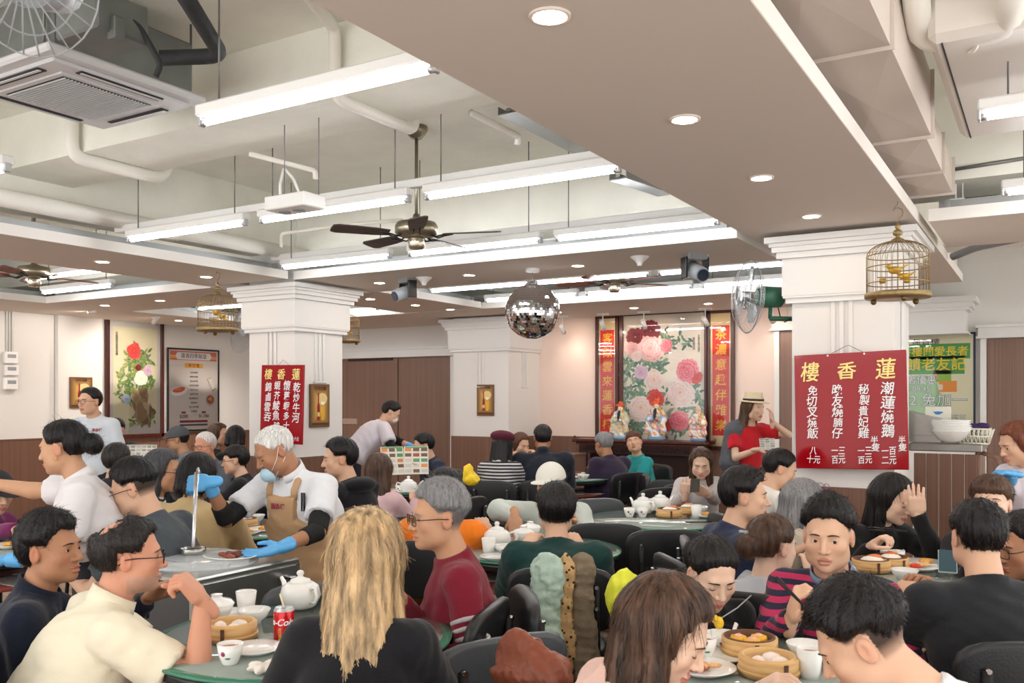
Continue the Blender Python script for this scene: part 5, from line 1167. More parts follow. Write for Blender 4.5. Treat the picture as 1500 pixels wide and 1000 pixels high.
# services in the upper right bay
pipe('large cream pipe with a bend in the upper right corner', [P(1340, -30, 3.3), P(1347, 62, 3.6), P(1480, 42, 3.4), P(1486, -30, 3.1)], .05, m_pipe, joints=[(P(1421, 56, 3.5), P(1424, 55.5, 3.5))])
pipe('cream pipe crossing behind the pipe bend', [P(1352, 38, 4.4), P(1478, 12, 4.2)], .035, m_pipe)
pipe('thin dark conduit across the upper right bay', [P(1385, 250, 5.6), P(1500, 232, 5.4)], .012, m_rod, 'conduit'); pipe('second thin conduit across the upper right bay, lower', [P(1400, 294, 5.9), P(1500, 284, 5.7)], .014, m_rod, 'conduit')
pipe('grey flexible duct hose at the lower right of the right bay', [P(1395, 376, 7.2), P(1430, 362, 7.0), P(1478, 352, 6.8), P(1510, 345, 6.6)], .03, m_grey, 'hose')
a_ = P(1448, 128, 4.0); q = M(); q.rbox((a_[0]+.08, a_[1]+.0, 3.02), (.50, 1.5, .2), .03); t = thing('duct_unit', 'cream ceiling air unit hanging in the upper right bay', 'air conditioner', (0, 0, 0)); obj('body', q, mat('unit_cream', (226, 220, 212), .45), t)
q = M(); q.box((a_[0]-.12, a_[1], 2.918), (.006, 1.45, .004)); obj('seam', q, m_slot, t); q = M(); q.box((a_[0]+.335, a_[1], 3.0), (.012, 1.4, .16)); obj('side_slot', q, m_slot, t)
for sx in (-.12, .28):
    for sy in (-.5, .6): q = M(); q.cyl((a_[0]+sx, a_[1]+sy, 3.1), (a_[0]+sx, a_[1]+sy, SLAB), .006, n=6); obj('hanging_rod', q, m_rod, t)
p = P(1400, 300, 5.7); q = M(); q.rbox(p, (.11, .08, .07), .006); q.cyl(p, p+np.array((0, 0, SLAB-p[2])), .005, n=6); q.cyl(p+np.array((.04, 0, 0)), p+np.array((.04, 0, SLAB-p[2])), .004, n=6); tag(obj('junction_box', q, m_white), 'small junction box on rods at the end of the duct', 'junction box')
p = P(808, 360, 7.1); q = M(); q.rbox(p, (.14, .08, .11), .006); tag(obj('junction_box', q, m_pipe), 'cream junction box between two tubes behind the fan', 'junction box')
# meters and conduits on the left wall
t = thing('meter_stack', 'stack of three white meter boxes on the left wall', 'meter', (XL+.165, 6.45, 1.75))
for k, (z_, h_) in enumerate(((.0, .15), (.17, .13), (.33, .15))):
    q = M(); q.rbox((.03, (.01 if k == 1 else 0), z_), (.06, .17, h_), .008); o = obj('meter_box', q, m_white, t); q = M(); q.rbox((.062, 0, z_+.02), (.004, .11, .045), .002); obj('display', q, m_grey, o)
for k in (-1, 0, 1): q = M(); q.tube([(.012, k*.035, .4), (.012, k*.035, .95), (.02, k*.035+.02, .99)], .009, 8); obj('conduit', q, m_white, t)

fc = P(46, -28, 1.75); t = thing('wall_fan', 'out-of-focus wire fan guard with a copper hub in the top left corner', 'fan', fc); Rf = frame(vn((.4, -.9, -.3)))
q = M()
for k in range(26): a = 2*PI*k/26; q.tube([fp(.012*math.cos(a), .03, .012*math.sin(a)), fp(.08*math.cos(a+.1), .025, .08*math.sin(a+.1)), fp(.14*math.cos(a+.2), 0, .14*math.sin(a+.2))], .0016, 4)
for r_ in (.05, .10, .14): q.tube([fp(r_*math.cos(2*PI*i/28), .027*(1-r_/.14), r_*math.sin(2*PI*i/28)) for i in range(28)], .0018, 4, closed=True)
obj('wire_guard', q, m_grey, t)['kind'] = 'stuff'
q = M(); q.cyl(fp(0, .032, 0), fp(0, .0, 0), .018, n=12); obj('hub', q, mat('copper', (120, 84, 58), .5, .3), t); q = M(); q.cyl(fp(0, 0, 0), fp(0, -.1, 0), .05, n=14); q.tube([fp(0, -.05, 0), fp(0, -.05, .2), (0.1, .1, SLAB-fc[2])], .012, 8); obj('motor', q, m_grey, t)

for i, y in enumerate((4.2, 5.6, 8.4, 9.6)):
    o = plc(dl, (-10.55, y, HC-.003), 0, 'small downlight in the soffit along the left wall, %s from the near end' % ('first', 'second', 'third', 'fourth')[i], 'downlights along the left wall')
    L = bpy.data.lights.new('spot_lamp', 'SPOT'); L.energy = 34 if y < 7 else 75; L.color = (1, .92, .84); L.spot_size = 2.3; L.spot_blend = 1; L.shadow_soft_size = .05
    lo = bpy.data.objects.new('spot_lamp', L); C.objects.link(lo); lo.parent = o; lo.location = (0, 0, -.02)
# ---------------------------------------------------------------- signs, posters, paintings (flat prints on real boards)
m_print = mat('print', (255, 255, 255), .5, vc=True); m_printg = mat('print_gloss', (255, 255, 255), .12, vc=True, coat=.4)
m_signred = mat('sign_red', (150, 4, 18), .14, coat=.2, spec=.3); m_signgold = mat('sign_gold', (244, 222, 140), .5); m_signwhite = mat('sign_white', (240, 238, 240), .5); m_ink = mat('ink_dark', (70, 40, 50), .6); m_inkblack = mat('ink_black', (40, 40, 40), .6)
m_pane = pane_mat('picture_glass', (1, 1, 1), 1.38, .01)
def brush(t, x, z, s, text, m_, y=-.014, cond=1., rr=.12):
    for ch in (text,):
        o = lettering(ch, m_, t, (x, y, z), s, bold=.0006*s/.06, shear=.10, name='lettering'); o.rotation_euler = (PI/2, RNG.uniform(-rr, rr)*.6, 0); o.scale = (cond, RNG.uniform(.95, 1.12), 1)
def column(t, x, z, text, s, m_, step=1.0, y=-.014, grow=None):
    for i, ch in enumerate(text):
        brush(t, x+RNG.uniform(-.006, .006), z, s*(grow[i] if grow else RNG.uniform(.88, 1.1)), ch, m_, y); z -= s*step*1.12
# right red board, hanging slightly tilted on the right pillar
pR = P(1234, 602, 5.62); t = thing('menu_sign', 'large red menu board with gold and white brush writing on the right pillar', 'sign', (pR[0], 6.12, pR[2]), 0); t.rotation_euler = (math.radians(-2), math.radians(-1.6), math.radians(-3))
w_, h_ = .70, .755; q = M(); q.rbox((0, 0, 0), (w_, .018, h_), .003); obj('board', q, m_signred, t)
for x, ch in ((.225, '蓮'), (-.015, '香'), (-.25, '樓')): brush(t, x, h_/2-.125, .125, ch, m_signgold, rr=.05)
for x, tx in ((.235, '潮蓮燒鵝'), (.09, '秘製貴妃雞'), (-.075, '晚友燒腩仔'), (-.235, '免切叉燒飯')):
    column(t, x, h_/2-.245, tx, .082 if len(tx) == 4 else .070, m_signwhite, step=.98 if len(tx) == 4 else .90)
for x, tx in ((.235, '一百|二元'), (.09, '一三|百元'), (-.075, '一三|百元'), (-.235, '八|十元')):
    for k, r in enumerate(tx.split('|')): brush(t, x, -h_/2+.115-k*.058, .056, r, m_signwhite, cond=.8)
for x, tx in ((.315, '半隻'), (.155, '半隻')): column(t, x, -h_/2+.185, tx, .05, m_signwhite, .85)
q = M(); q.tube([(-.13, 0, h_/2-.01), (-.02, .005, h_/2+.045), (.0, .01, h_/2+.05), (.10, 0, h_/2-.005)], .002, 5); obj('hanging_string', q, m_rod, t)
for x in (-.13, .1): q = M(); q.cyl((x, -.012, h_/2-.012), (x, -.008, h_/2-.012), .006, n=10); obj('eyelet', q, m_white, t)
# left red board on the left pillar
pL = P(393, 592, 8.3); t = thing('menu_sign', 'red menu board with brush writing on the left pillar above the cook', 'sign', (pL[0], 6.12, pL[2]), 0); t.rotation_euler = (math.radians(-1), math.radians(1.0), 0)
w_, h_ = .55, .74; q = M(); q.rbox((0, 0, 0), (w_, .018, h_), .003); obj('board', q, m_signred, t)
for x, ch in ((.18, '蓮'), (-.01, '香'), (-.18, '樓')): brush(t, x, h_/2-.095, .105, ch, m_signgold, rr=.05)
for x, tx in ((.19, '乾炒牛河'), (.07, '懷舊蝦多士'), (-.06, '蜆芥鯪魚球'), (-.18, '錦鹵雲吞')): column(t, x, h_/2-(.2 if len(tx) == 5 else .215), tx, .088, m_signwhite, .96)
for x, tx in ((.19, '八十元'), (-.18, '八十元')): brush(t, x, -h_/2+.05, .04, tx, m_signwhite, cond=.8)
q = M(); q.tube([(-.08, 0, h_/2-.01), (.0, .005, h_/2+.05), (.08, 0, h_/2-.005)], .002, 5); obj('hanging_string', q, m_rod, t)

def frame_rect(t, w_, h_, fw, m_, dep=.03, name='frame_rail'):
    for (x, z, a, b) in ((-w_/2, 0, fw, h_+fw), (w_/2, 0, fw, h_+fw), (0, h_/2, w_+fw, fw), (0, -h_/2, w_+fw, fw)): q = M(); q.rbox((x, 0, z), (a, dep, b), .004); obj(name, q, m_, t)
def blob(q, x, z, rx, rz_, col, y, n=18, wob=.15, rot=0., seed=None):
    q.col = col; r = np.random.RandomState(seed) if seed is not None else RNG; ph = r.rand(3)*6
    pts = []
    for i in range(n):
        a = 2*PI*i/n; k = 1+wob*math.sin(a*3+ph[0])+wob*.6*math.sin(a*7+ph[1]); px_, pz_ = rx*k*math.cos(a), rz_*k*math.sin(a)
        pts.append((x+px_*math.cos(rot)-pz_*math.sin(rot), y, z+px_*math.sin(rot)+pz_*math.cos(rot)))
    q.poly(pts)
def peony(q, x, z, r, cols, y, seed=1):
    kk_ = 0; rr = np.random.RandomState(seed); layers = ((1.0, 11, .42), (.8, 10, .36), (.6, 8, .30), (.42, 7, .24), (.24, 5, .2))
    for li, (k, n, pw) in enumerate(layers):
        for i in range(n):
            a = 2*PI*(i+.5*(li % 2))/n+rr.uniform(-.15, .15); L = r*k*rr.uniform(.86, 1.08); w_ = r*pw*rr.uniform(.9, 1.15)
            for s_, ci in ((1.0, 1), (.84, 0), (.34, 2)):
                c = cols[ci] if li % 2 == 0 else tuple((a_+b_)//2 for a_, b_ in zip(cols[ci], cols[min(ci, 1)])); j = rr.randint(-8, 8); q.col = tuple(min(255, max(0, v+j)) for v in c)
                kk_ += 1; yy = y-.00005*kk_-.0002; pts = []
                for t_, ww in ((.15, .25), (.45, .8), (.72, 1.0), (.88, .86), (.97, .55), (1.02, .3), (.95, .1)):
                    pts.append((L*t_*s_, w_*ww*s_))
                full = pts+[(p[0]*rr.uniform(.96, 1.03), -p[1]) for p in pts[::-1]]
                q.poly([(x+px_*math.cos(a)-pz_*math.sin(a), yy, z+px_*math.sin(a)+pz_*math.cos(a)) for px_, pz_ in full])
    q.col = (232, 190, 96)
    for i in range(6): blob(q, x+rr.uniform(-.06, .06)*r, z+rr.uniform(-.06, .06)*r, r*.035, r*.035, (236, 196, 100), y-.0072-.00005*i, 6)
def leaf(q, x, z, L, a, col, y):
    q.col = col; pts = [(0, 0), (.3*L, .16*L), (.55*L, .2*L), (.6*L, .12*L), (.8*L, .15*L), (L, 0), (.8*L, -.13*L), (.62*L, -.1*L), (.55*L, -.2*L), (.3*L, -.15*L)]
    q.poly([(x+px_*math.cos(a)-pz_*math.sin(a), y, z+px_*math.sin(a)+pz_*math.cos(a)) for px_, pz_ in pts])
    q.col = tuple(int(v*.75) for v in col); q.poly([(x+px_*math.cos(a)-pz_*math.sin(a), y-.0002, z+px_*math.sin(a)+pz_*math.cos(a)) for px_, pz_ in ((0, -.008*L), (L*.9, 0), (0, .012*L))])
GR = ((120, 156, 132), (140, 170, 140), (100, 136, 116), (160, 180, 150), (128, 160, 150))
def foliage(q, cx, cz, rx, rz_, n, y, cols=GR, L=.10):
    for i in range(n):
        a = RNG.rand()*6.28; k = math.sqrt(RNG.rand()); leaf(q, cx+rx*k*math.cos(a), cz+rz_*k*math.sin(a), L*RNG.uniform(.7, 1.3), RNG.rand()*6.28, cols[RNG.randint(len(cols))], y-RNG.rand()*.0018)
m_mah = wood('mahogany', (58, 22, 18), (84, 36, 28), (30, 30, 2), .3)
# peony painting with two couplets; world X from the photo, wall at Y=11
wx = lambda x: YB*(P(x, 0, 1)[0]/P(x, 0, 1)[1]); wz_ = lambda x, y: H+(HOR-y)/FPX*(YB/P(x, 0, 1)[1])
def hung(name, x0, x1, y0, y1, label, cat='painting'):
    X0, X1 = wx(x0), wx(x1); xm = (x0+x1)/2; Z1, Z0 = wz_(xm, y0), wz_(xm, y1); t = thing(name, label, cat, ((X0+X1)/2, YB-.045, (Z0+Z1)/2)); return t, X1-X0, Z1-Z0
t, w_, h_ = hung('framed_painting', 914, 1035, 460, 648, 'large framed peony painting under glass in the middle of the back wall')
frame_rect(t, w_+.03, h_+.04, .05, m_mah, .05)
q = M(); q.box((0, .01, 0), (w_, .01, h_)); obj('mount', q, mat('mount_silk', (232, 222, 206), .8), t)
pc = M(True); pc.col = (250, 238, 220); pc.poly([(-w_/2+.06, 0, -h_/2+.12), (w_/2-.06, 0, -h_/2+.12), (w_/2-.06, 0, h_/2-.12), (-w_/2+.06, 0, h_/2-.12)])
U, Vv = w_/121, h_/188; fx = lambda x: (x-974.5)*U; fz = lambda y: (554-y)*Vv
foliage(pc, fx(945), fz(535), 30*U, 30*Vv, 150, -.001); foliage(pc, fx(975), fz(500), 40*U, 14*Vv, 60, -.001); foliage(pc, fx(935), fz(600), 22*U, 45*Vv, 120, -.001); foliage(pc, fx(1008), fz(590), 24*U, 30*Vv, 110, -.001); foliage(pc, fx(975), fz(625), 45*U, 12*Vv, 70, -.001); foliage(pc, fx(965), fz(585), 30*U, 20*Vv, 60, -.001)
PK = ((244, 176, 176), (250, 206, 200), (228, 128, 140)); RDk = ((120, 30, 44), (152, 50, 62), (88, 20, 34)); RD = ((214, 52, 52), (234, 92, 84), (170, 30, 38)); HP = ((232, 96, 116), (246, 150, 160), (206, 60, 88)); PL = ((250, 214, 204), (252, 232, 222), (238, 160, 160)); LI = ((214, 170, 196), (232, 204, 220), (190, 130, 168))
for i, (x, y, r, c) in enumerate(((934, 492, 13, RDk), (957, 484, 14, RDk), (978, 507, 10, HP), (930, 510, 12, PK), (956, 509, 20, PK), (942, 545, 10, LI), (962, 556, 14, PL), (1010, 545, 17, HP), (1022, 553, 9, RD), (1000, 575, 20, PL), (942, 597, 18, PL), (964, 583, 12, RD), (978, 622, 10, RD), (999, 616, 14, HP), (935, 520, 8, PL))): peony(pc, fx(x), fz(y), r*U*1.05, c, -.003-.00031*i, i+3)
obj('picture', pc, m_print, t)
for k, (x, n) in enumerate(((1026, 7), (1019, 5))): lettering('\n'.join('壬寅年春月寫於香江'[k:k+n]), m_inkblack, t, (fx(x), -.004, fz(505)), .035, space=.9, name='inscription')
q = M(); q.box((0, -.018, 0), (w_, .003, h_)); obj('glass', q, m_pane, t)
for (x0, x1, y0, y1, tx, lab) in ((878, 905, 466, 650, '客似雲來蓮香樓', 'framed red couplet with gold writing left of the peony painting'), (1041, 1074, 458, 654, '茶濃意趣伴雅樂', 'framed red couplet with gold writing right of the peony painting')):
    t, w_, h_ = hung('framed_couplet', x0, x1, y0, y1, lab, 'scroll'); frame_rect(t, w_+.02, h_+.03, .045, m_mah, .05)
    q = M(); q.box((0, .01, 0), (w_, .01, h_)); obj('mount', q, mat('mount_gold', (226, 206, 160), .8), t); q = M(); q.box((0, .002, -.01), (w_*.74, .006, h_*.82)); obj('red_paper', q, mat('couplet_red', (216, 44, 36), .6), t)
    for i, ch in enumerate(tx): lettering(ch, mat('couplet_gold', (240, 184, 60), .5), t, (0, -.003, h_*.41-.13-i*(h_*.82-.2)/6.2), .15, bold=.002, shear=.08, name='lettering')
    q = M(); q.box((0, -.018, 0), (w_, .003, h_)); obj('glass', q, m_pane, t)
# hanging flower scroll on the left wall (wall normal +X)
wy = lambda x, X=XL: X/(P(x, 0, 1)[0]/P(x, 0, 1)[1]); zl = lambda x, y, X=XL: H+(HOR-y)/FPX*(X/P(x, 0, 1)[0])
def hung_left(name, x0, x1, y0, y1, label, cat='painting', X=XL):
    Y0, Y1 = wy(x0, X), wy(x1, X); xm = (x0+x1)/2; Z1, Z0 = zl(xm, y0, X), zl(xm, y1, X); t = thing(name, label, cat, (X+.045, (Y0+Y1)/2, (Z0+Z1)/2), PI/2); return t, Y1-Y0, Z1-Z0
t, w_, h_ = hung_left('framed_painting', 156, 233, 464, 636, 'tall framed scroll of flowers over a rock on the left wall'); frame_rect(t, w_+.03, h_+.04, .05, m_mah, .05)
q = M(); q.box((0, .01, 0), (w_, .01, h_)); obj('mount', q, mat('mount_grey', (214, 210, 204), .8), t)
pc = M(True); pc.col = (228, 222, 188); pc.poly([(-w_/2+.07, 0, -h_/2+.16), (w_/2-.07, 0, -h_/2+.16), (w_/2-.07, 0, h_/2-.16), (-w_/2+.07, 0, h_/2-.16)])
for i in range(26):
    a = RNG.rand(); blob(pc, .05+.18*a+RNG.uniform(-.08, .08), -h_/2+.2+.42*(1-a)*RNG.rand()+.05, RNG.uniform(.04, .09), RNG.uniform(.08, .16), ((150, 124, 92), (176, 150, 114), (120, 98, 74), (196, 172, 138))[i % 4], -.0075-.0001*i, 12, .18, RNG.uniform(-.6, .6))
G2 = ((120, 150, 70), (148, 170, 86), (92, 128, 64), (170, 180, 96), (104, 140, 110))
for (cx, cz, rx, rz_, n) in ((.02, .28, .2, .16, 60), (-.05, .0, .26, .18, 90), (-.14, -.28, .16, .14, 50), (.2, -.1, .1, .12, 30), (.15, .15, .12, .2, 40), (.1, -.66, .22, .03, 24)): foliage(pc, cx, cz, rx, rz_, n, -.008, G2, .085)
for i, (x, z, r, c) in enumerate(((-.03, .36, .12, RD), (.2, .08, .08, LI), (.08, -.04, .11, ((244, 240, 214), (252, 248, 230), (226, 214, 170))), (-.16, -.34, .07, ((150, 180, 214), (190, 206, 226), (110, 146, 190))), (.04, .12, .05, RDk))): peony(pc, x, z, r, c, -.011-.0003*i, i+40)
obj('picture', pc, m_print, t); lettering('\n'.join('天香國色富貴長春'), m_inkblack, t, (-w_/2+.13, -.004, .45), .045, space=.95, name='inscription')
q = M(); q.box((0, -.02, 0), (w_, .003, h_)); obj('glass', q, m_pane, t)
# menu poster on the left wall
t, w_, h_ = hung_left('menu_poster', 243, 317, 512, 630, 'framed seasonal menu poster with dishes and prices on the left wall', 'poster'); frame_rect(t, w_, h_, .025, m_black, .03)
pc = M(True)
def rect(q, x, z, a, b, c, y): q.col = c; q.poly([(x-a/2, y, z-b/2), (x+a/2, y, z-b/2), (x+a/2, y, z+b/2), (x-a/2, y, z+b/2)])
rect(pc, 0, 0, w_, h_, (226, 218, 210), 0); rect(pc, 0, h_/2-.1, w_*.92, .14, (214, 96, 70), -.001); rect(pc, 0, h_/2-.12, w_*.92, .05, (232, 170, 90), -.0015)
pc.col = (236, 234, 232); pc.poly([(x, -.002, h_/2-.105+z) for x, z in ((-.36*w_, 0), (-.32*w_, -.055), (.32*w_, -.055), (.36*w_, 0), (.32*w_, .055), (-.32*w_, .055))])
rect(pc, 0, h_/2-.25, w_*.36, .07, (238, 180, 80), -.001)
blob(pc, -.29*w_, -.02, .15, .07, (250, 250, 250), -.001, 20, .02, .15); blob(pc, -.29*w_, .0, .12, .04, (226, 104, 56), -.002, 14, .06, .2); blob(pc, -.31*w_, .01, .08, .02, (240, 140, 84), -.003, 10, .1, .2)
pc.col = (206, 160, 70); pc.poly([(.26*w_, -.001, .17), (.34*w_, -.001, .2), (.45*w_, -.001, .02), (.38*w_, -.001, -.03)]); pc.col = (230, 234, 226); pc.poly([(.28*w_, -.002, .17), (.35*w_, -.002, .19), (.44*w_, -.002, .04), (.37*w_, -.002, .0)])
blob(pc, .33*w_, -.16, .09, .09, (190, 186, 180), -.001, 20, 0); blob(pc, .33*w_, -.15, .07, .068, (176, 96, 60), -.002, 20, .02); blob(pc, .33*w_, -.14, .04, .03, (226, 160, 96), -.003, 10, .2)
rect(pc, .0, -h_/2+.14, w_*.55, .035, (150, 40, 60), -.001); rect(pc, 0, -h_/2+.085, w_*.55, .028, (52, 84, 98), -.001); rect(pc, -.2*w_, -h_/2+.28, .08, .03, (150, 40, 60), -.001); rect(pc, .2*w_, -h_/2+.28, .08, .03, (150, 40, 60), -.001)
obj('printed_sheet', pc, m_print, t); lettering('蓮香四季飯盒', m_ink, t, (0, -.004, h_/2-.105), .082, name='lettering'); lettering('春 日 宴', mat('ink_orange', (190, 90, 40), .6), t, (0, -.003, h_/2-.25), .06)
for i, s_ in enumerate(('大紅乳豬件', '鮮果沙律蝦', '瑤柱扒時蔬', '紅燒花膠湯羹', '清蒸海生斑', '當紅炸子雞', '蠔皇鮮鮑魚片', '鴛鴦炒飯', '蛋白生炆伊麵', '合時鮮果')): lettering(s_, m_inkblack, t, (0, -.003, h_/2-.36-i*.067), .03)
lettering('$288', m_inkblack, t, (-.2*w_, -.003, -h_/2+.22), .075); lettering('$1,388', m_inkblack, t, (.2*w_, -.003, -h_/2+.22), .07)
q = M(); q.box((0, -.014, 0), (w_, .003, h_)); obj('glass', q, m_pane, t)
# three small wine posters
def wine(name, loc, rz, w_, h_, label):
    t = thing(name, label, 'poster', loc, rz); q = M(); q.rbox((0, 0, 0), (w_, .012, h_), .002); obj('board', q, mat('poster_edge', (96, 66, 40), .6), t); pc = M(True)
    for k in range(9):
        a = 1-k/9; rect(pc, 0, 0, w_*(.35+.65*a), h_*(.35+.65*a), tuple(int(c0+(c1-c0)*(1-a)) for c0, c1 in zip((112, 76, 40), (216, 176, 96))), -.0066-.0002*k)
    pc.col = (150, 30, 26); pc.poly([(x*w_, -.010, z*h_) for x, z in ((-.16, -.34), (-.02, -.34), (-.02, -.02), (-.06, .08), (-.06, .3), (-.12, .3), (-.12, .08), (-.16, -.02))]); rect(pc, -.09*w_, -.2*h_, .12*w_, .1*h_, (226, 196, 120), -.011)
    pc.col = (232, 176, 50); pc.poly([(x*w_, -.010, z*h_) for x, z in ((.06, -.34), (.2, -.34), (.24, -.02), (.03, -.02))]); blob(pc, .13*w_, .06*h_, .1*w_, .04*h_, (250, 244, 220), -.011, 10); blob(pc, .12*w_, .16*h_, .24*w_, .14*h_, (230, 204, 140), -.0095, 18, .03); rect(pc, 0, -.42*h_, w_*.9, .05*h_, (84, 52, 30), -.0105)
    obj('printed_sheet', pc, m_print, t); lettering('百年佳釀', m_ink, t, (0, -.012, .40*h_), .04*h_/.4); return t
wine('wine_poster', (-6.13+.012, 6.52, H+(HOR-594)/FPX*8.8), PI/2, .27, .42, 'brown wine poster with a bottle on the side face of the left pillar')
b_ = P(714, 586, 12.1); wine('wine_poster', (b_[0], 10.147, b_[2]), 0, .27, .42, 'brown wine poster with a bottle on the back column behind the mirror ball')
wine('wine_poster', (XL+.25, wy(118, XL+.24), zl(118, 575, XL+.24)), PI/2, .33, .42, 'brown wine poster partly behind the young waiter on the left wall')
# senior offer poster at right on the back wall
t, w_, h_ = hung('offer_poster', 1306, 1428, 490, 640, 'yellow-green seniors offer poster on the back wall above the counter', 'poster'); frame_rect(t, w_, h_, .022, mat('navy_frame', (30, 34, 60), .4), .03)
pc = M(True); rect(pc, 0, 0, w_, h_, (236, 230, 196), 0); U, Vv = w_/122, h_/150; fx = lambda x: (x-1367)*U; fz = lambda y: (565-y)*Vv
blob(pc, fx(1350), fz(590), 34*U, 40*Vv, (168, 208, 160), -.0006, 24, .06)
for (x, y, a, b) in ((1364, 510, 116, 22), (1362, 530, 104, 26)): rect(pc, fx(x), fz(y+5), a*U, b*Vv, (72, 160, 76), -.001)
rect(pc, fx(1382), fz(551), 26*U, 17*Vv, (150, 196, 70), -.001); blob(pc, fx(1373), fz(552), 3.5*U, 4.5*Vv, (226, 180, 150), -.002, 12, 0); rect(pc, fx(1390), fz(566), 26*U, 16*Vv, (238, 150, 50), -.0012); rect(pc, fx(1380), fz(567), 6*U, 8*Vv, (240, 220, 210), -.002)
obj('printed_sheet', pc, m_print, t); m_y = mat('ink_yellow', (244, 214, 40), .6); m_g = mat('ink_green', (40, 120, 70), .6)
lettering('蓮香樓', m_ink, t, (fx(1358), -.003, fz(501)), .065, aspect=1.5); lettering('蓮香樓關愛長者', m_y, t, (fx(1362), -.003, fz(516)), .115, bold=.0012); lettering('回饋老友記', m_y, t, (fx(1362), -.003, fz(535)), .15, bold=.0016)
for m_, off, y in ((m_g, .0035, -.003), (m_signwhite, .0003, -.0045)):
    lettering('長者優惠', m_, t, (fx(1345), y, fz(557)), .10, bold=off); lettering('06:00-09:45', m_, t, (fx(1336), y, fz(570)), .085, bold=off); lettering('$2 免加一', m_, t, (fx(1370), y, fz(587)), .155, bold=off*1.3); lettering('茶位 星期一至五', m_, t, (fx(1375), y, fz(612)), .08, bold=off*.8)
q = M(); q.box((0, -.014, 0), (w_, .003, h_)); obj('glass', q, m_pane, t)
# white wall calendar sheet strip seen right of the pillar
# ---------------------------------------------------------------- altar shelf with three porcelain figures
a0 = wx(862); a1 = wx(1052); az = 1.035; t = thing('altar_table', 'carved dark wood altar table below the peony painting', 'table', ((a0+a1)/2, YB-.3, 0)); L_ = a1-a0
q = M(); q.rbox((0, 0, az-.02), (L_, .42, .04), .01); q.rbox((0, 0, az-.055), (L_-.1, .38, .03), .008); obj('table_top', q, m_mah, t)
for s_ in (-1, 1):
    for d_ in (-1, 1): q = M(); q.rbox((s_*(L_/2-.16), d_*.15, (az-.06)/2), (.07, .07, az-.06), .01); obj('leg', q, m_mah, t)
    q = M(); q.tube([(s_*(L_/2), 0, az-.01), (s_*(L_/2+.05), 0, az+.0), (s_*(L_/2+.06), 0, az+.03)], .02, 8); obj('everted_flange', q, m_mah, t)
q = M(); q.box((0, -.17, az-.125), (L_-.2, .02, .11))
for i in range(64):
    x = -L_/2+.14+i*(L_-.28)/63; q.tube([(x+.017*math.cos(a)*(1-a/9), -.19, az-.125+.04*math.sin(a)*(1-a/9)+(.012 if i % 2 else -.012)) for a in np.linspace(0, 6.5, 9)], .0045, 5)
obj('carved_apron', q, mat('carved_dark', (44, 22, 18), .35), t)
q = M(); q.box((0, .05, .5), (L_-.4, .2, .7)); obj('back_panel', q, mat('carved_dark', (44, 22, 18), .35), t)
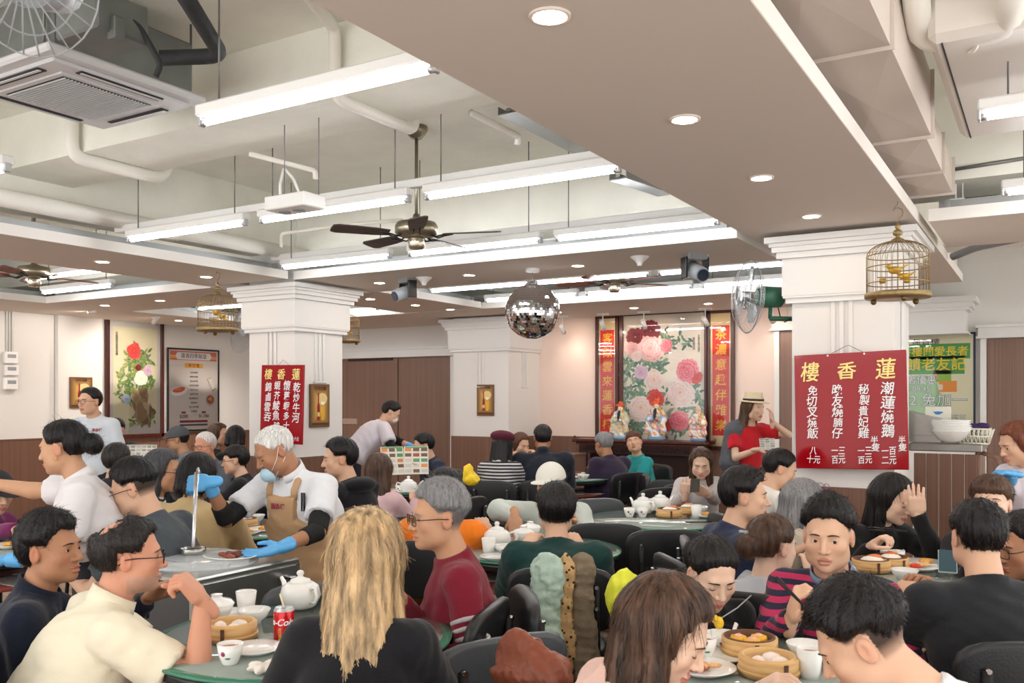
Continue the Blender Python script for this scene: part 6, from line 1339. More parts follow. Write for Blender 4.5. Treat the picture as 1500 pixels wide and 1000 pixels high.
def figure(x, ytop, ybot, lab, cols, hat, beard, seed):
    X = wx(x); d = (YB-.3)/P(x, 0, 1)[1]; p = P(x, 600, d); hgt = (ybot-ytop)/FPX*d; t = thing('porcelain_figure', lab, 'figurine', (p[0], p[1], az)); s = hgt/.58; r = np.random.RandomState(seed)
    F_ = Field(axisgrid(-.17*s, .17*s, .007), axisgrid(-.13*s, .13*s, .007), axisgrid(.02*s, .64*s, .007))
    F_.cap((0, 0, .06*s), (0, 0, .36*s), .12*s, .075*s, k=0, sq=((0, 1, 0), .7)); F_.ell((0, 0, .395*s), (.085*s, .055*s, .05*s), None, .03)
    for sx in (-1, 1): F_.cap((sx*.08*s, 0, .38*s), (sx*.115*s, -.03*s, .28*s), .035*s, .04*s, k=.02); F_.cap((sx*.115*s, -.03*s, .28*s), (sx*.04*s, -.085*s, .29*s), .04*s, .03*s, k=.015); F_.cap((sx*.10*s, -.05*s, .26*s), (sx*.115*s, -.05*s, .12*s), .035*s, .045*s, k=.02)
    F_.noise(.004*s, 90, seed); V, Q = F_.mesh(); c = np.zeros((len(V), 3)); pal = np.array([S(tuple(int(.62*v+.38*232) for v in k)) for k in cols]); n_ = np.sin(V[:, 0]*26/s+seed)*np.sin(V[:, 2]*20/s+seed*2)+.45*np.sin(V[:, 2]*44/s+V[:, 0]*30/s); idx = np.clip(((n_+1.4)/2.8*len(cols)).astype(int), 0, len(cols)-1); c = pal[idx]
    obj('robe', np_mesh('robe', [(V, Q)], [c]), mat('porcelain', (255, 255, 255), .12, vc=True, coat=.6), t)
    q = M(); q.sph((0, -.005*s, .455*s), (.042*s, .045*s, .052*s), 16, 12); q.sph((0, -.05*s, .45*s), .009*s); h = obj('head', q, mat('porcelain_face', (232, 200, 176), .15), t)
    q = M(); q.sph((-.016*s, -.046*s, .465*s), .005*s); q.sph((.016*s, -.046*s, .465*s), .005*s); obj('eyes', q, m_black, h)
    if beard: q = M(); q.tube([(0, -.045*s, .43*s), (0, -.07*s, .39*s), (0, -.085*s, .33*s), (0, -.09*s, .29*s)], [.014*s, .022*s, .016*s, .003*s], 8, flat=1.4); obj('beard', q, mat('beard_'+beard, (30, 26, 26) if beard == 'black' else (226, 222, 214), .3), t)
    q = M()
    if hat == 'official': q.rbox((0, 0, .515*s), (.085*s, .08*s, .05*s), .01); q.rbox((0, .01*s, .55*s), (.06*s, .05*s, .05*s), .01); q.rbox((0, .0, .515*s), (.2*s, .012*s, .02*s), .004)
    else: q.sph((0, .0, .51*s), (.045*s, .045*s, .05*s)); q.sph((0, 0, .555*s), .02*s)
    obj('hat', q, mat('hat_orange', (214, 92, 48), .2) if hat == 'official' else MATS['porcelain_face'], t)
    q = M(); q.lathe([(0, 0), (.125*s, 0), (.13*s, .03*s), (.11*s, .05*s), (0, .05*s)], 20, sy=.8); obj('base', q, mat('porcelain_blue', (110, 150, 176), .15), t)
    q = M(); q.cyl((.06*s, -.10*s, .22*s), (.08*s, -.10*s, .42*s), .008*s, n=8); q.sph((.08*s, -.10*s, .43*s), .02*s); obj('held_object', q, mat('porcelain_gold', (226, 184, 80), .2), t)
figure(909, 600, 656, 'porcelain robed figure with long black beard, left one on the altar', ((226, 226, 214), (150, 190, 150), (226, 150, 60), (120, 150, 190), (230, 226, 216)), 'official', 'black', 3)
figure(962, 594, 656, 'porcelain robed figure with orange sash, middle one on the altar', ((220, 120, 40), (236, 230, 220), (110, 150, 190), (200, 60, 50), (230, 200, 90)), 'official', 'black', 8)
figure(1023, 605, 658, 'bald bearded porcelain figure in white and red robes, right one on the altar', ((226, 226, 226), (230, 210, 140), (200, 60, 60), (214, 220, 226), (236, 160, 90)), 'bald', 'white', 12)
# ---------------------------------------------------------------- service counter beside the right pillar
cz_ = 1.16; k0 = PZ(1310, 668, cz_); k1 = PZ(1441, 668, cz_); dC = 7.0
cA = P(1316, 655, 6.6); cB = P(1437, 655, 6.45)
yc = 6.95; X0 = -.84; X1 = yc*(P(1432, 0, 1)[0]/P(1432, 0, 1)[1]); zc = H+(HOR-655)/FPX*(yc/P(1380, 0, 1)[1])
t = thing('service_counter', 'dark wood service counter with a metal top behind the right pillar', 'counter', ((X0+X1)/2, yc+.28, 0)); L_ = X1-X0
n = 5
for i in range(n): q = M(); q.rbox((-L_/2+(i+.5)*L_/n, -.28, zc/2-.02), (L_/n-.004, .03, zc-.05), .003); obj('wood_panel', q, m_wood, t)
q = M(); q.rbox((L_/2+.0, 0, zc/2), (.03, .56, zc-.04), .01); obj('end_panel', q, m_wood, t)
q = M(); q.rbox((0, 0, zc-.0), (L_+.06, .62, .055), .006); obj('worktop', q, mat('steel_worn', (150, 148, 142), .32, .9, var=.15, vscale=12), t)
q = M(); q.tube([(L_/2+.02, -.27, zc-.03), (L_/2+.12, -.27, zc-.06), (L_/2+.16, -.27, zc-.2), (L_/2+.16, -.27, .3)], .02, 8, flat=.4); obj('curved_screen', q, m_wood, t)
def on_counter(x, y_off=0.): X = (yc+y_off)*(P(x, 0, 1)[0]/P(x, 0, 1)[1]); return (X, yc+y_off, zc+.03)
m_steel = mat('stainless', (178, 178, 174), .28, .95, var=.12, vscale=8); m_ceram = mat('white_porcelain', (238, 238, 234), .12, coat=.3)
p = on_counter(1352, .2); t = thing('steel_box', 'tall stainless box with sloping lid and stickers on the counter', 'box', p); q = M()
q._add([(-.17, -.13, 0), (.13, -.13, 0), (.13, .13, 0), (-.17, .13, 0), (-.17, -.13, .24), (.13, -.13, .17), (.13, .13, .17), (-.17, .13, .24)], [(0, 3, 2, 1), (4, 5, 6, 7), (0, 1, 5, 4), (1, 2, 6, 5), (2, 3, 7, 6), (3, 0, 4, 7)]); obj('body', q, m_steel, t)
q = M(); q.rbox((-.02, -.134, .05), (.3, .006, .005), .001); obj('rim', q, m_steel, t)
q = M(); q.rbox((.1, 0, .2), (.17, .004, .11), .002); o = obj('card', q, mat('card_cream', (232, 230, 216), .6), t); q = M(True); blob(q, .1, .21, .03, .012, (60, 130, 200), -.003, 12, .2); obj('print', q, m_print, o)
p = on_counter(1393, .02); t = thing('bowl_stack', 'nest of white shell-edged bowls on the counter', 'bowls', p)
for k in range(7): q = M(); q.lathe([(.045, 0), (.085, .02), (.125, .075), (.13, .085), (.124, .08), (.08, .028), (0, .02)], 30, c=(.006*math.sin(k), 0, .008+k*.012), wob=lambda a, z: 1+.03*math.sin(a*12)*(z > .05)); obj('bowl', q, m_ceram, t)
p = on_counter(1425, .12); t = thing('plastic_basket', 'cream latticed basket with purple cloth on the counter', 'basket', p); w_ = .1; q = M()
for z_ in (.0, .05, .1): q.tube([(sx*w_*(1+z_), sy*w_*.8*(1+z_), z_) for sx, sy in ((-1, -1), (1, -1), (1, 1), (-1, 1))], .008, 6, closed=True)
for i in range(9):
    x = -w_+i*w_*2/8
    for sy in (-1, 1): q.tube([(x, sy*w_*.8, 0), (x*1.1+.02, sy*w_*.88, .1)], .005, 5); q.tube([(x, sy*w_*.8, 0), (x*1.1-.02, sy*w_*.88, .1)], .005, 5)
    for sx in (-1, 1): q.tube([(sx*w_, x*.8, 0), (sx*w_*1.1, x*.88, .1)], .005, 5)
obj('lattice', q, mat('basket_cream', (226, 222, 204), .5), t)
q = M(); q.sph((0, 0, .11), (.1, .08, .03)); q.sph((.06, -.02, .12), (.05, .05, .025)); q.sph((-.05, .02, .12), (.05, .05, .022)); obj('folded_cloth', q, mat('purple_cloth', (58, 36, 84), .8), t)
# ---------------------------------------------------------------- chairs
m_vinyl = mat('black_vinyl', (30, 31, 34), .38, bump=.1, bscale=120); m_vgrey = mat('grey_vinyl', (70, 74, 78), .4, bump=.1, bscale=120); m_cframe = mat('chair_frame', (18, 18, 20), .6); m_bolt = mat('bolt_chrome', (200, 200, 204), .2, 1.)
def chair_proto(pad):
    t = thing('dining_chair', 'black padded dining chair', 'chair')
    q = M(); n = 22; w_, h_ = .235, .15; fr = []
    for yy, k in ((-.022, .93), (-.028, .85), (.0, 1.0), (.018, .98), (.022, .9)):
        ring = []
        for i in range(n):
            a = 2*PI*i/n; ca, sa = math.cos(a), math.sin(a); x = w_*k*math.copysign(abs(ca)**.55, ca)*(1+.06*sa); z = h_*k*math.copysign(abs(sa)**.55, sa); ring.append((x, .215+yy-.35*x*x+.05*z, .685+z))
        fr.append(ring)
    fr = [fr[1], fr[0], fr[2], fr[3], fr[4]]; vs = [p for r in fr for p in r]; fs = [(j*n+i, j*n+(i+1) % n, (j+1)*n+(i+1) % n, (j+1)*n+i) for j in range(4) for i in range(n)]+[tuple(range(n))[::-1], tuple(range(4*n, 5*n))]
    q._add(vs, fs, True); obj('backrest', q, pad, t)
    q = M(); 
    for k, (r_, z_) in enumerate(((.19, .415), (.215, .425), (.222, .445), (.20, .462), (0.001, .468))):
        for i in range(n): a = 2*PI*i/n; ca, sa = math.cos(a), math.sin(a); q.v.append((r_*math.copysign(abs(ca)**.6, ca), r_*.95*math.copysign(abs(sa)**.6, sa), z_))
    for j in range(4):
        for i in range(n): q.f.append([j*n+i, j*n+(i+1) % n, (j+1)*n+(i+1) % n, (j+1)*n+i]); q.sm.append(True); q.fc.append((1, 1, 1)); q.mi.append(0)
    q.f.append(list(range(n))[::-1]); q.sm.append(False); q.fc.append((1, 1, 1)); q.mi.append(0); obj('seat', q, pad, t)
    for sx in (-1, 1):
        q = M(); q.tube([(sx*.17, -.17, .42), (sx*.19, -.2, .0)], .013, 8); obj('leg', q, m_cframe, t)
        q = M(); q.tube([(sx*.15, .24, .75), (sx*.15, .235, .58), (sx*.16, .2, .42), (sx*.19, .22, .0)], .013, 8, flat=1.3); obj('leg', q, m_cframe, t)
        for z_ in (.66, .75): q = M(); q.cyl((sx*.15, .232, z_), (sx*.15, .256, z_), .008, n=10); obj('bolt', q, m_bolt, t)
    return t
chB = chair_proto(m_vinyl); chG = chair_proto(m_vgrey)
def chair_at(x, ytop, d, a, label, proto=None, group=None):
    p = P(x, ytop, d); b = p[:2]+dirv(a)[:2]*.215; return plc(proto or chB, (b[0], b[1], 0), yawz(a), label, group)
SIT = {'maroon': 'the man in maroon', 'blonde': 'the blonde woman', 'cream': 'the man in the cream polo', 'navy': 'the man in navy fleece', 'stripes': 'the man in the striped jumper', 'frontman': 'the bowed man in a white tee', 'blackshirt': 'the man in a black shirt at right', 'frontwoman': 'the brown-haired woman in pink at the front', 'pendant': 'the woman with a pendant', 'clip': 'the woman with a claw clip', 'green': 'the person in dark green', 'fade': 'the man with an undercut', 'navyshirt': 'the man with sunglasses on his hair', 'handface': 'the woman touching her forehead', 'capman': 'the person in the white cap', 'orange': 'the person in orange', 'beige': 'the person in the beige sweater', 'greywoman': 'the grey-haired woman in stripes', 'hoodie': 'the man in the black hoodie', 'dimhead': 'the tousled-haired person behind the server', 'phonegirl': 'the woman with the phone', 'greyhair': 'the woman with spectacles on grey hair', 'whiteshirt': 'the bowing man in a white shirt', 'shortbrown': 'the woman with cropped hair', 'rightedge': 'the man at the right edge', 'leftedge': 'the plum-topped person at the left edge', 'menuman': 'the man reading a menu', 'pink': 'the woman in a pink jacket', 'beret': 'the woman in a beret', 'chinhand': 'the auburn-haired woman', 'blackjacket': 'the broad man in black', 'purple': 'the man in purple', 'teal': 'the person in teal', 'greycap': 'the man in a grey cap', 'oldwhite': 'the white-haired old man', 'farwoman': 'the wavy-haired woman by the poster', 'farblack': 'the black-clad person before the red sign', 'profile': 'the short-haired woman behind the cook', 'newsman': 'the newspaper reader'}
for k, desc in SIT.items():
    if k not in CAST: continue
    I = CAST[k]; p = I['pel']-I['tf']*.02; plc(chB, (p[0], p[1], 0), math.atan2(I['tf'][1], I['tf'][0])+PI/2, 'black padded dining chair under '+desc, 'dining chairs')
for (x, y, d, a, lab, pr) in ((720, 880, 3.15, -105, 'empty black chair right of the man in maroon', chB), (738, 927, 2.72, -150, 'empty black chair holding a brown leather bag at the bottom centre', chG),
    (888, 762, 5.2, 170, 'empty black chair with chrome bolts left of the glass round table', chB), (978, 772, 4.95, 182, 'wide empty black chair with bolts before the glass round table', chB), (1003, 784, 4.65, 80, 'empty grey chair right of the chair with bolts, beside the navy shirt', chG),
    (872, 731, 6.5, 20, 'empty grey chair facing us at the left of the glass round table', chG), (690, 716, 6.6, -120, 'empty black chair between the orange sweater and the beret woman', chB), (655, 668, 9.2, -150, 'empty black chair against the far wood wall, left one', chB), (672, 676, 8.8, 170, 'empty black chair against the far wood wall, right one', chB), (703, 678, 8.9, 120, 'empty black chair left of the beret woman', chB),
    (946, 680, 8.6, -90, 'empty chair directly behind the man in purple', chB), (985, 690, 8.0, 160, 'empty black chair before the altar table', chB), (968, 698, 7.3, -150, 'empty black chair between the altar and the phone woman', chB), (472, 862, 3.5, 5, 'grey padded chair behind the teapot and the trolley', chG), (172, 734, 4.9, 160, 'black chair right of the server behind the undercut man', chB)):
    chair_at(x, y, d, a, lab, pr)
# ---------------------------------------------------------------- round tables
m_glass = mat('table_glass', (146, 158, 150), .04, coat=.5, spec=.6, var=.12, vscale=5); m_gedge = mat('glass_edge', (60, 120, 96), .1); m_rim = mat('table_rim', (26, 26, 28), .3); m_shelf = mat('shelf_red', (136, 62, 54), .5); m_news = mat('newsprint', (196, 190, 184), .8, var=.35, vscale=45)
TZ = .76
def table_proto(r):
    t = thing('round_table', 'round glass-topped dining table', 'table')
    q = M(); q.lathe([(0, TZ-.010), (r-.03, TZ-.010), (r-.03, TZ), (0, TZ)], 48); obj('glass_top', q, m_glass, t)
    q = M(); q.lathe([(r-.03, TZ-.01), (r-.002, TZ-.01), (r, TZ-.006), (r-.002, TZ), (r-.03, TZ)], 48); obj('glass_edge', q, m_gedge, t)
    q = M(); q.lathe([(0, TZ-.05), (r-.03, TZ-.05), (r-.01, TZ-.04), (r-.01, TZ-.0105), (0, TZ-.0105)], 48); obj('table_top', q, m_rim, t)
    q = M(); q.lathe([(0, .595), (r*.92, .595), (r*.92, .615), (0, .615)], 40); sh_ = obj('lower_shelf', q, m_shelf, t)
    for k in range(5): a = k*1.3; q = M(); q.box((r*.6*math.cos(a), r*.6*math.sin(a), .618+k*.002), (.34, .24, .003), rz=a*1.7); obj('newspaper', q, m_news, sh_)
    q = M(); q.lathe([(.05, .04), (.045, .3), (.05, .6)], 16); obj('column', q, m_rim, t)
    for k in range(4): a = k*PI/2+.4; q = M(); q.tube([(0, 0, .1), (.25*math.cos(a), .25*math.sin(a), .06), (.4*math.cos(a), .4*math.sin(a), .015)], .022, 8); obj('foot', q, m_rim, t)
    return t
def wpt(lat, d): return FW[:2]*d+RT[:2]*lat
TABLES = (('A', -.70, 3.0, .50, 'round glass table with the red can beside the blonde woman'), ('B', .12, 4.75, .46, 'round glass table with a teapot before the person in green'), ('C', .985, 5.95, .50, 'round glass table with bamboo steamers before the phone woman'), ('D', -.93, 8.0, .5, 'round table under the open menu'), ('E', .56, 9.1, .44, 'round table between the broad man and the man in purple'), ('F', .76, 2.60, .43, 'round glass table with siu mai steamers at the bottom right'), ('G', 1.77, 4.0, .42, 'round glass table with steamers at right before the black sweater'), ('H', -1.62, 5.5, .45, 'round table with dim sum behind the cook'), ('I', -2.75, 4.75, .42, 'round table cut by the left edge'), ('J', -3.85, 9.3, .42, 'round table under the newspaper'))
tp = table_proto(.48); TC = {}
for nm, lat, d, r, lab in TABLES:
    c = wpt(lat, d); o = plc(tp, (c[0], c[1], 0), 0, lab, 'round dining tables'); o.scale = (r/.48, r/.48, 1); TC[nm] = (c, r, lat, d)
# ---------------------------------------------------------------- tableware prototypes
m_bamboo = wood('bamboo', (196, 150, 92), (226, 186, 126), (6, 6, 60), .55); m_bamdark = wood('bamboo_dark', (84, 50, 32), (112, 70, 44), (6, 6, 60), .6); m_tea_ = mat('tea', (176, 104, 52), .05); m_print_cup = mat('cup_flower', (150, 50, 96), .4); m_print_leaf = mat('cup_leaf', (80, 130, 90), .4)
m_cloth = mat('napkin', (226, 218, 208), .9, bump=.5, bscale=70)
def P_cup():
    t = thing('teacup', 'white handleless teacup', 'cup'); q = M(); q.lathe([(0, .004), (.022, .0), (.024, .004), (.034, .03), (.0385, .062), (.036, .062), (.031, .03), (.020, .008), (0, .008)], 24); obj('bowl', q, m_ceram, t)
    q = M(); q.cyl((0, 0, .045), (0, 0, .050), .0335, n=24); obj('tea', q, m_tea_, t); q = M(); q.sph((-.010, -.033, .038), (.007, .003, .008)); obj('painted_flower', q, m_print_cup, t); q = M(); q.sph((.002, -.030, .024), (.009, .003, .004)); obj('painted_leaf', q, m_print_leaf, t); return t
def P_mug():
    t = thing('tea_tumbler', 'tall white tea tumbler', 'cup'); q = M(); q.lathe([(0, .002), (.026, .0), (.030, .02), (.038, .085), (.0355, .085), (.028, .02), (0, .01)], 24); obj('wall', q, m_ceram, t); q = M(); q.cyl((0, 0, .066), (0, 0, .07), .034, n=24); obj('tea', q, m_tea_, t); return t
def P_bowl():
    t = thing('rice_bowl', 'small white rice bowl', 'bowl'); q = M(); q.lathe([(0, .002), (.026, .0), (.026, .008), (.045, .022), (.058, .048), (.0565, .05), (.042, .026), (.022, .012), (0, .012)], 26); obj('shell', q, m_ceram, t); q = M(); q.sph((-.01, -.046, .03), (.010, .003, .007)); obj('painted_flower', q, m_print_cup, t); return t
def P_plate(r=.085):
    t = thing('plate', 'round white plate', 'plate'); q = M(); q.lathe([(0, .003), (r*.6, .0), (r*.65, .003), (r, .016), (r*.985, .019), (r*.62, .008), (0, .007)], 32); obj('dish', q, m_ceram, t); return t
def P_teapot():
    t = thing('teapot', 'white porcelain teapot', 'teapot'); q = M(); q.lathe([(0, .002), (.045, .0), (.06, .012), (.078, .05), (.068, .085), (.04, .102), (.038, .10), (.06, .08), (.0, .08)], 28); obj('body', q, m_ceram, t)
    q = M(); q.lathe([(.04, .10), (.036, .110), (.012, .118), (.010, .124), (.015, .132), (.010, .142), (0, .144)], 20); obj('lid', q, m_ceram, t)
    q = M(); q.tube([(.066, 0, .04), (.095, 0, .055), (.112, 0, .085), (.128, 0, .10)], [.018, .013, .009, .007], 10); obj('spout', q, m_ceram, t); q = M(); q.tube([(-.066, 0, .08), (-.095, 0, .09), (-.108, 0, .06), (-.095, 0, .035), (-.07, 0, .03)], .007, 8); obj('handle', q, m_ceram, t); return t
def P_lidpot():
    t = thing('lidded_tea_bowl', 'white lidded tea bowl', 'teapot'); q = M(); q.lathe([(0, .002), (.03, 0), (.032, .008), (.052, .03), (.06, .062), (.057, .062), (0, .05)], 26); obj('body', q, m_ceram, t); q = M(); q.lathe([(.062, .060), (.05, .074), (.02, .082), (.018, .092), (.022, .094), (.016, .092), (0, .09)], 24); obj('lid', q, m_ceram, t); return t
def P_steamer(kind):
    t = thing('bamboo_steamer', 'round bamboo steamer', 'steamer'); r = .085; h = .055
    q = M(); q.lathe([(r-.008, .004), (r, .004), (r, h), (r-.008, h)], 36); obj('outer_wall', q, m_bamboo, t); q = M(); q.lathe([(r-.009, .006), (r-.007, h+.004), (r-.014, h+.004), (r-.016, .01)], 36); obj('inner_ring', q, m_bamdark if kind != 'har' else m_bamboo, t)
    q = M(); q.lathe([(r, .012), (r+.0035, .013), (r+.0035, .022), (r, .023)], 36); obj('binding_hoop', q, m_bamboo, t); q = M(); q.box((.0, -r-.002, h*.5), (.012, .003, h*.85)); obj('lashing', q, m_bamdark, t)
    q = M(); q.cyl((0, 0, .016), (0, 0, .02), r-.01, n=30); b = obj('slatted_base', q, m_bamdark, t)
    if kind == 'siumai':
        for (x, y) in ((-.032, .012), (.032, .015), (0, -.025)):
            q = M(); q.lathe([(0, .022), (.02, .022), (.026, .04), (.024, .054), (0, .05)], 14, c=(x, y, 0), wob=lambda a, z: 1+.08*math.sin(a*9)); o = obj('siu_mai', q, mat('siumai_yellow', (240, 186, 52), .45), t); q = M(); q.sph((x, y, .054), (.013, .013, .008)); obj('filling', q, mat('prawn_pink', (240, 184, 150), .3, bump=.5, bscale=150), o)
    elif kind == 'har':
        for (x, y, s) in ((-.035, 0, .8), (.022, .02, 1.1), (.02, -.028, 1.)):
            q = M(); q.lathe([(0, .02), (.026*s, .022), (.03*s, .036), (.02*s, .052), (.006, .058), (0, .058)], 16, c=(x, y, 0), wob=lambda a, z: 1+.07*math.sin(a*8)); obj('dumpling', q, mat('har_gow', (238, 222, 212), .25, sss=.1), t)
    elif kind == 'bun':
        q = M(); q.sph((.005, 0, .045), (.055, .045, .025)); obj('dumpling', q, mat('bun_white', (238, 232, 222), .4), t); q = M(); q.sph((.02, .01, .064), (.035, .03, .012)); obj('topping', q, mat('roe_orange', (232, 130, 70), .4, bump=.6, bscale=200), t)
    return t
def P_spoon():
    t = thing('soup_spoon', 'white porcelain soup spoon', 'spoon'); q = M(); q.lathe([(0, 0), (.014, .002), (.022, .012), (.020, .013), (.012, .005), (0, .004)], 16, sx=1.25); q.tube([(.022, 0, .010), (.05, 0, .028), (.085, 0, .052)], [.007, .0065, .008], 8, flat=.6); obj('spoon_body', q, m_ceram, t); return t
def P_chop():
    t = thing('chopsticks', 'pair of black chopsticks', 'chopsticks')
    for k in (-1, 1): q = M(); q.cyl((-.115, k*.006, .004), (.115, k*.003, .004), .0036, .002, 8); obj('stick', q, m_black, t)
    return t
def P_nap():
    t = thing('paper_napkin', 'crumpled paper napkin', 'napkin'); F_ = Field(*[axisgrid(-.07, .07, .004), axisgrid(-.06, .06, .004), axisgrid(-.01, .06, .004)])
    for k in range(9): a = k*2.4; F_.ell((.028*math.cos(a), .022*math.sin(a), .014+.004*(k % 3)), (.026, .02, .008+.006*(k % 2)), np.array(Matrix.Rotation(a, 3, 'Z') @ Matrix.Rotation(.5, 3, 'X')), .004)
    obj('crumpled_sheet', np_mesh('crumpled_sheet', [F_.mesh()]), m_cloth, t); return t
def P_food(cols, seed=0):
    t = thing('dish_of_food', 'plate with food', 'dish'); q = M(); r = .095; q.lathe([(0, .003), (r*.6, .0), (r*.65, .003), (r, .018), (r*.985, .021), (r*.62, .009), (0, .008)], 32); obj('dish', q, m_ceram, t); rr = np.random.RandomState(seed)
    for k in range(9):
        q = M(); a = rr.rand()*6.28; R = rr.rand()*.045; q.sph((R*math.cos(a), R*math.sin(a), .018+.006*rr.rand()), (rr.uniform(.014, .026), rr.uniform(.010, .018), rr.uniform(.008, .013)), 10, 7); obj('morsel', q, mat('food_%d_%d_%d' % cols[k % len(cols)], cols[k % len(cols)], .35, bump=.6, bscale=120), t)
    return t
PR = dict(cup=P_cup(), mug=P_mug(), bowl=P_bowl(), plate=P_plate(), pot=P_teapot(), lid=P_lidpot(), siu=P_steamer('siumai'), har=P_steamer('har'), bun=P_steamer('bun'), spoon=P_spoon(), chop=P_chop(), nap=P_nap(), red=P_food([(214, 60, 36), (232, 150, 90), (226, 180, 130)], 3), meat=P_food([(110, 52, 36), (140, 72, 50)], 5), gold=P_food([(236, 178, 84), (226, 160, 70)], 7))
def put(kind, x, y, label, rz=0., tab=None, z=TZ, dz=0.):
    p = PZ(x, y, z)
    if tab:
        c, r, lat, d = TC[tab]; v = p[:2]-c; L_ = np.linalg.norm(v)
        if L_ > r-.09: v = v/L_*(r-.09); p = np.array((c[0]+v[0], c[1]+v[1], z))
    return plc(PR[kind], (p[0], p[1], z+dz), rz+YAW, label)
for a in (
 ('mug', 355, 897, 'tall white cup with a spoon, nearest the trolley', 0, 'A'), ('pot', 440, 890, 'white teapot beside the red can and the blonde hair', 2.4, 'A'), ('bowl', 372, 912, 'white bowl painted with a flower behind the chopsticks', 0, 'A'), ('plate', 330, 903, 'white plate behind the bamboo steamer on the can table', 0, 'A'), ('har', 338, 935, 'bamboo steamer with paper lining beside the cream polo elbow', 0, 'A'), ('plate', 374, 955, 'small white plate in front of the red can', 0, 'A'), ('cup', 420, 972, 'white flower-painted teacup near the blonde woman', .2, 'A'), ('cup', 337, 972, 'white teacup beside the bare forearm', 0, 'A'), ('nap', 388, 985, 'crumpled paper napkin beside the flower-painted teacup', .4, 'A'), ('chop', 370, 905, 'black chopsticks lying across the bowl beside the can', .1, 'A'), ('spoon', 352, 915, 'white spoon by the steamer on the can table', .5, 'A'), ('lid', 268, 900, 'white lidded pot behind the bare forearm', 0, 'A'),
 ('pot', 728, 803, 'white teapot in front of the white-capped diner', PI, 'B'), ('lid', 767, 795, 'white lidded tea bowl right of the teapot', 0, 'B'), ('lid', 775, 783, 'white lidded tea bowl behind another near the white cap', 0, 'B'), ('mug', 716, 812, 'white tumbler before the teapot by the orange sleeve', 0, 'B'), ('bowl', 740, 812, 'white bowl right of the tumbler by the orange sleeve', 0, 'B'), ('plate', 715, 822, 'white saucer at the rim beside the orange sleeve', 0, 'B'), ('bowl', 755, 826, 'white bowl by the dark green sleeve', 0, 'B'), ('chop', 738, 828, 'chopsticks pointing at the rim beside the green sleeve', 1.0, 'B'),
 ('pot', 942, 752, 'white teapot on the left of the glass round table', 2.2, 'C'), ('pot', 967, 745, 'rear white teapot behind the steamer on the glass round table', .6, 'C'), ('bun', 980, 757, 'bamboo steamer topped with orange roe on the glass round table', 0, 'C'), ('bun', 1006, 753, 'second bamboo steamer behind the tumbler on the glass round table', .6, 'C'), ('cup', 922, 757, 'leftmost teacup on the glass round table', 0, 'C'), ('cup', 941, 757, 'teacup with painted flower left of the roe steamer', 0, 'C'), ('mug', 1020, 758, 'white tumbler right of the steamers before the phone woman', 0, 'C'), ('bowl', 1040, 750, 'white bowl with spoon before the grey sweater', 0, 'C'), ('gold', 1034, 757, 'small dish of food beside the white tumbler on the glass table', 0, 'C'), ('plate', 960, 748, 'white plate between the teapots', 0, 'C'), ('chop', 1030, 765, 'chopsticks near the rim before the navy shirt', .1, 'C'), ('spoon', 1040, 744, 'white spoon standing by the bowl before the grey sweater', 1.2, 'C'),
 ('siu', 1098, 958, 'bamboo steamer of yellow siu mai at the bottom right', 0, 'F'), ('har', 1126, 988, 'bamboo steamer of pale dumplings at the bottom right', .3, 'F'), ('red', 1030, 985, 'white plate with orange and red leftovers before the brown-haired woman', 0, 'F'), ('cup', 1032, 962, 'round white cup beside the leftovers plate', 0, 'F'), ('bowl', 1058, 950, 'white bowl with a spoon before the pendant woman', 0, 'F'), ('spoon', 1066, 945, 'white spoon in the bowl before the pendant woman', 1.0, 'F'), ('mug', 1186, 992, 'white tumbler right of the pale dumplings', 0, 'F'), ('bowl', 1180, 965, 'white bowl behind the tumbler before the striped jumper', 0, 'F'), ('plate', 1060, 965, 'white saucer under the bowl before the pendant woman', 0, 'F'),
 ('bun', 1276, 836, 'bamboo steamer beside the striped shoulder at the right table', 0, 'G'), ('bun', 1303, 832, 'bamboo steamer with a dark rim before the black sweater', .4, 'G'), ('cup', 1282, 812, 'left white cup before the black sweater', 0, 'G'), ('cup', 1302, 812, 'right white cup before the black sweater', 0, 'G'), ('spoon', 1312, 812, 'white spoon leaning by the cup before the black sweater', 1.0, 'G'), ('plate', 1334, 818, 'white plate right of the cups at the right table', 0, 'G'), ('red', 1346, 834, 'plate of leftovers near the black shirt at the right table', 0, 'G'), ('gold', 1362, 822, 'dish of fried food near the tilted phone', 0, 'G'), ('bowl', 1325, 850, 'white bowl between the stripes and the black shirt', 0, 'G'),
 ('bun', 357, 772, 'tall bamboo steamer behind the cook', 0, 'H'), ('gold', 358, 783, 'plate of golden pastries behind the cook', 0, 'H'), ('gold', 385, 778, 'second plate of golden pastries beside the apron', .5, 'H'), ('bowl', 375, 765, 'small bowl between pastries and steamer behind the cook', 0, 'H'),
 ('plate', 600, 722, 'white plate below the open menu', 0, 'D'), ('cup', 585, 722, 'white cup left below the open menu', 0, 'D'), ('bowl', 613, 726, 'white bowl right below the open menu', 0, 'D'), ('pot', 600, 735, 'white teapot between pink jacket and menu', .3, 'D'), ('gold', 575, 732, 'dish of snacks at the pink sleeve', 0, 'D'),
 ('plate', 840, 700, 'white plate left on the far table', 0, 'E'), ('bowl', 855, 702, 'white bowl right on the far table', 0, 'E'), ('meat', 848, 694, 'plate of meat on the far table', 0, 'E'), ('cup', 865, 706, 'white cup at the purple sleeve on the far table', 0, 'E'), ('lid', 833, 706, 'lidded pot by the black jacket on the far table', 0, 'E'),
 ('gold', 14, 802, 'plate of pastry at the left edge beside the white tunic', 0, 'I'), ('cup', 20, 778, 'white cup at the left edge', 0, 'I'), ('bowl', 225, 728, 'bowl under the newspaper', 0, 'J')):
    put(*a)
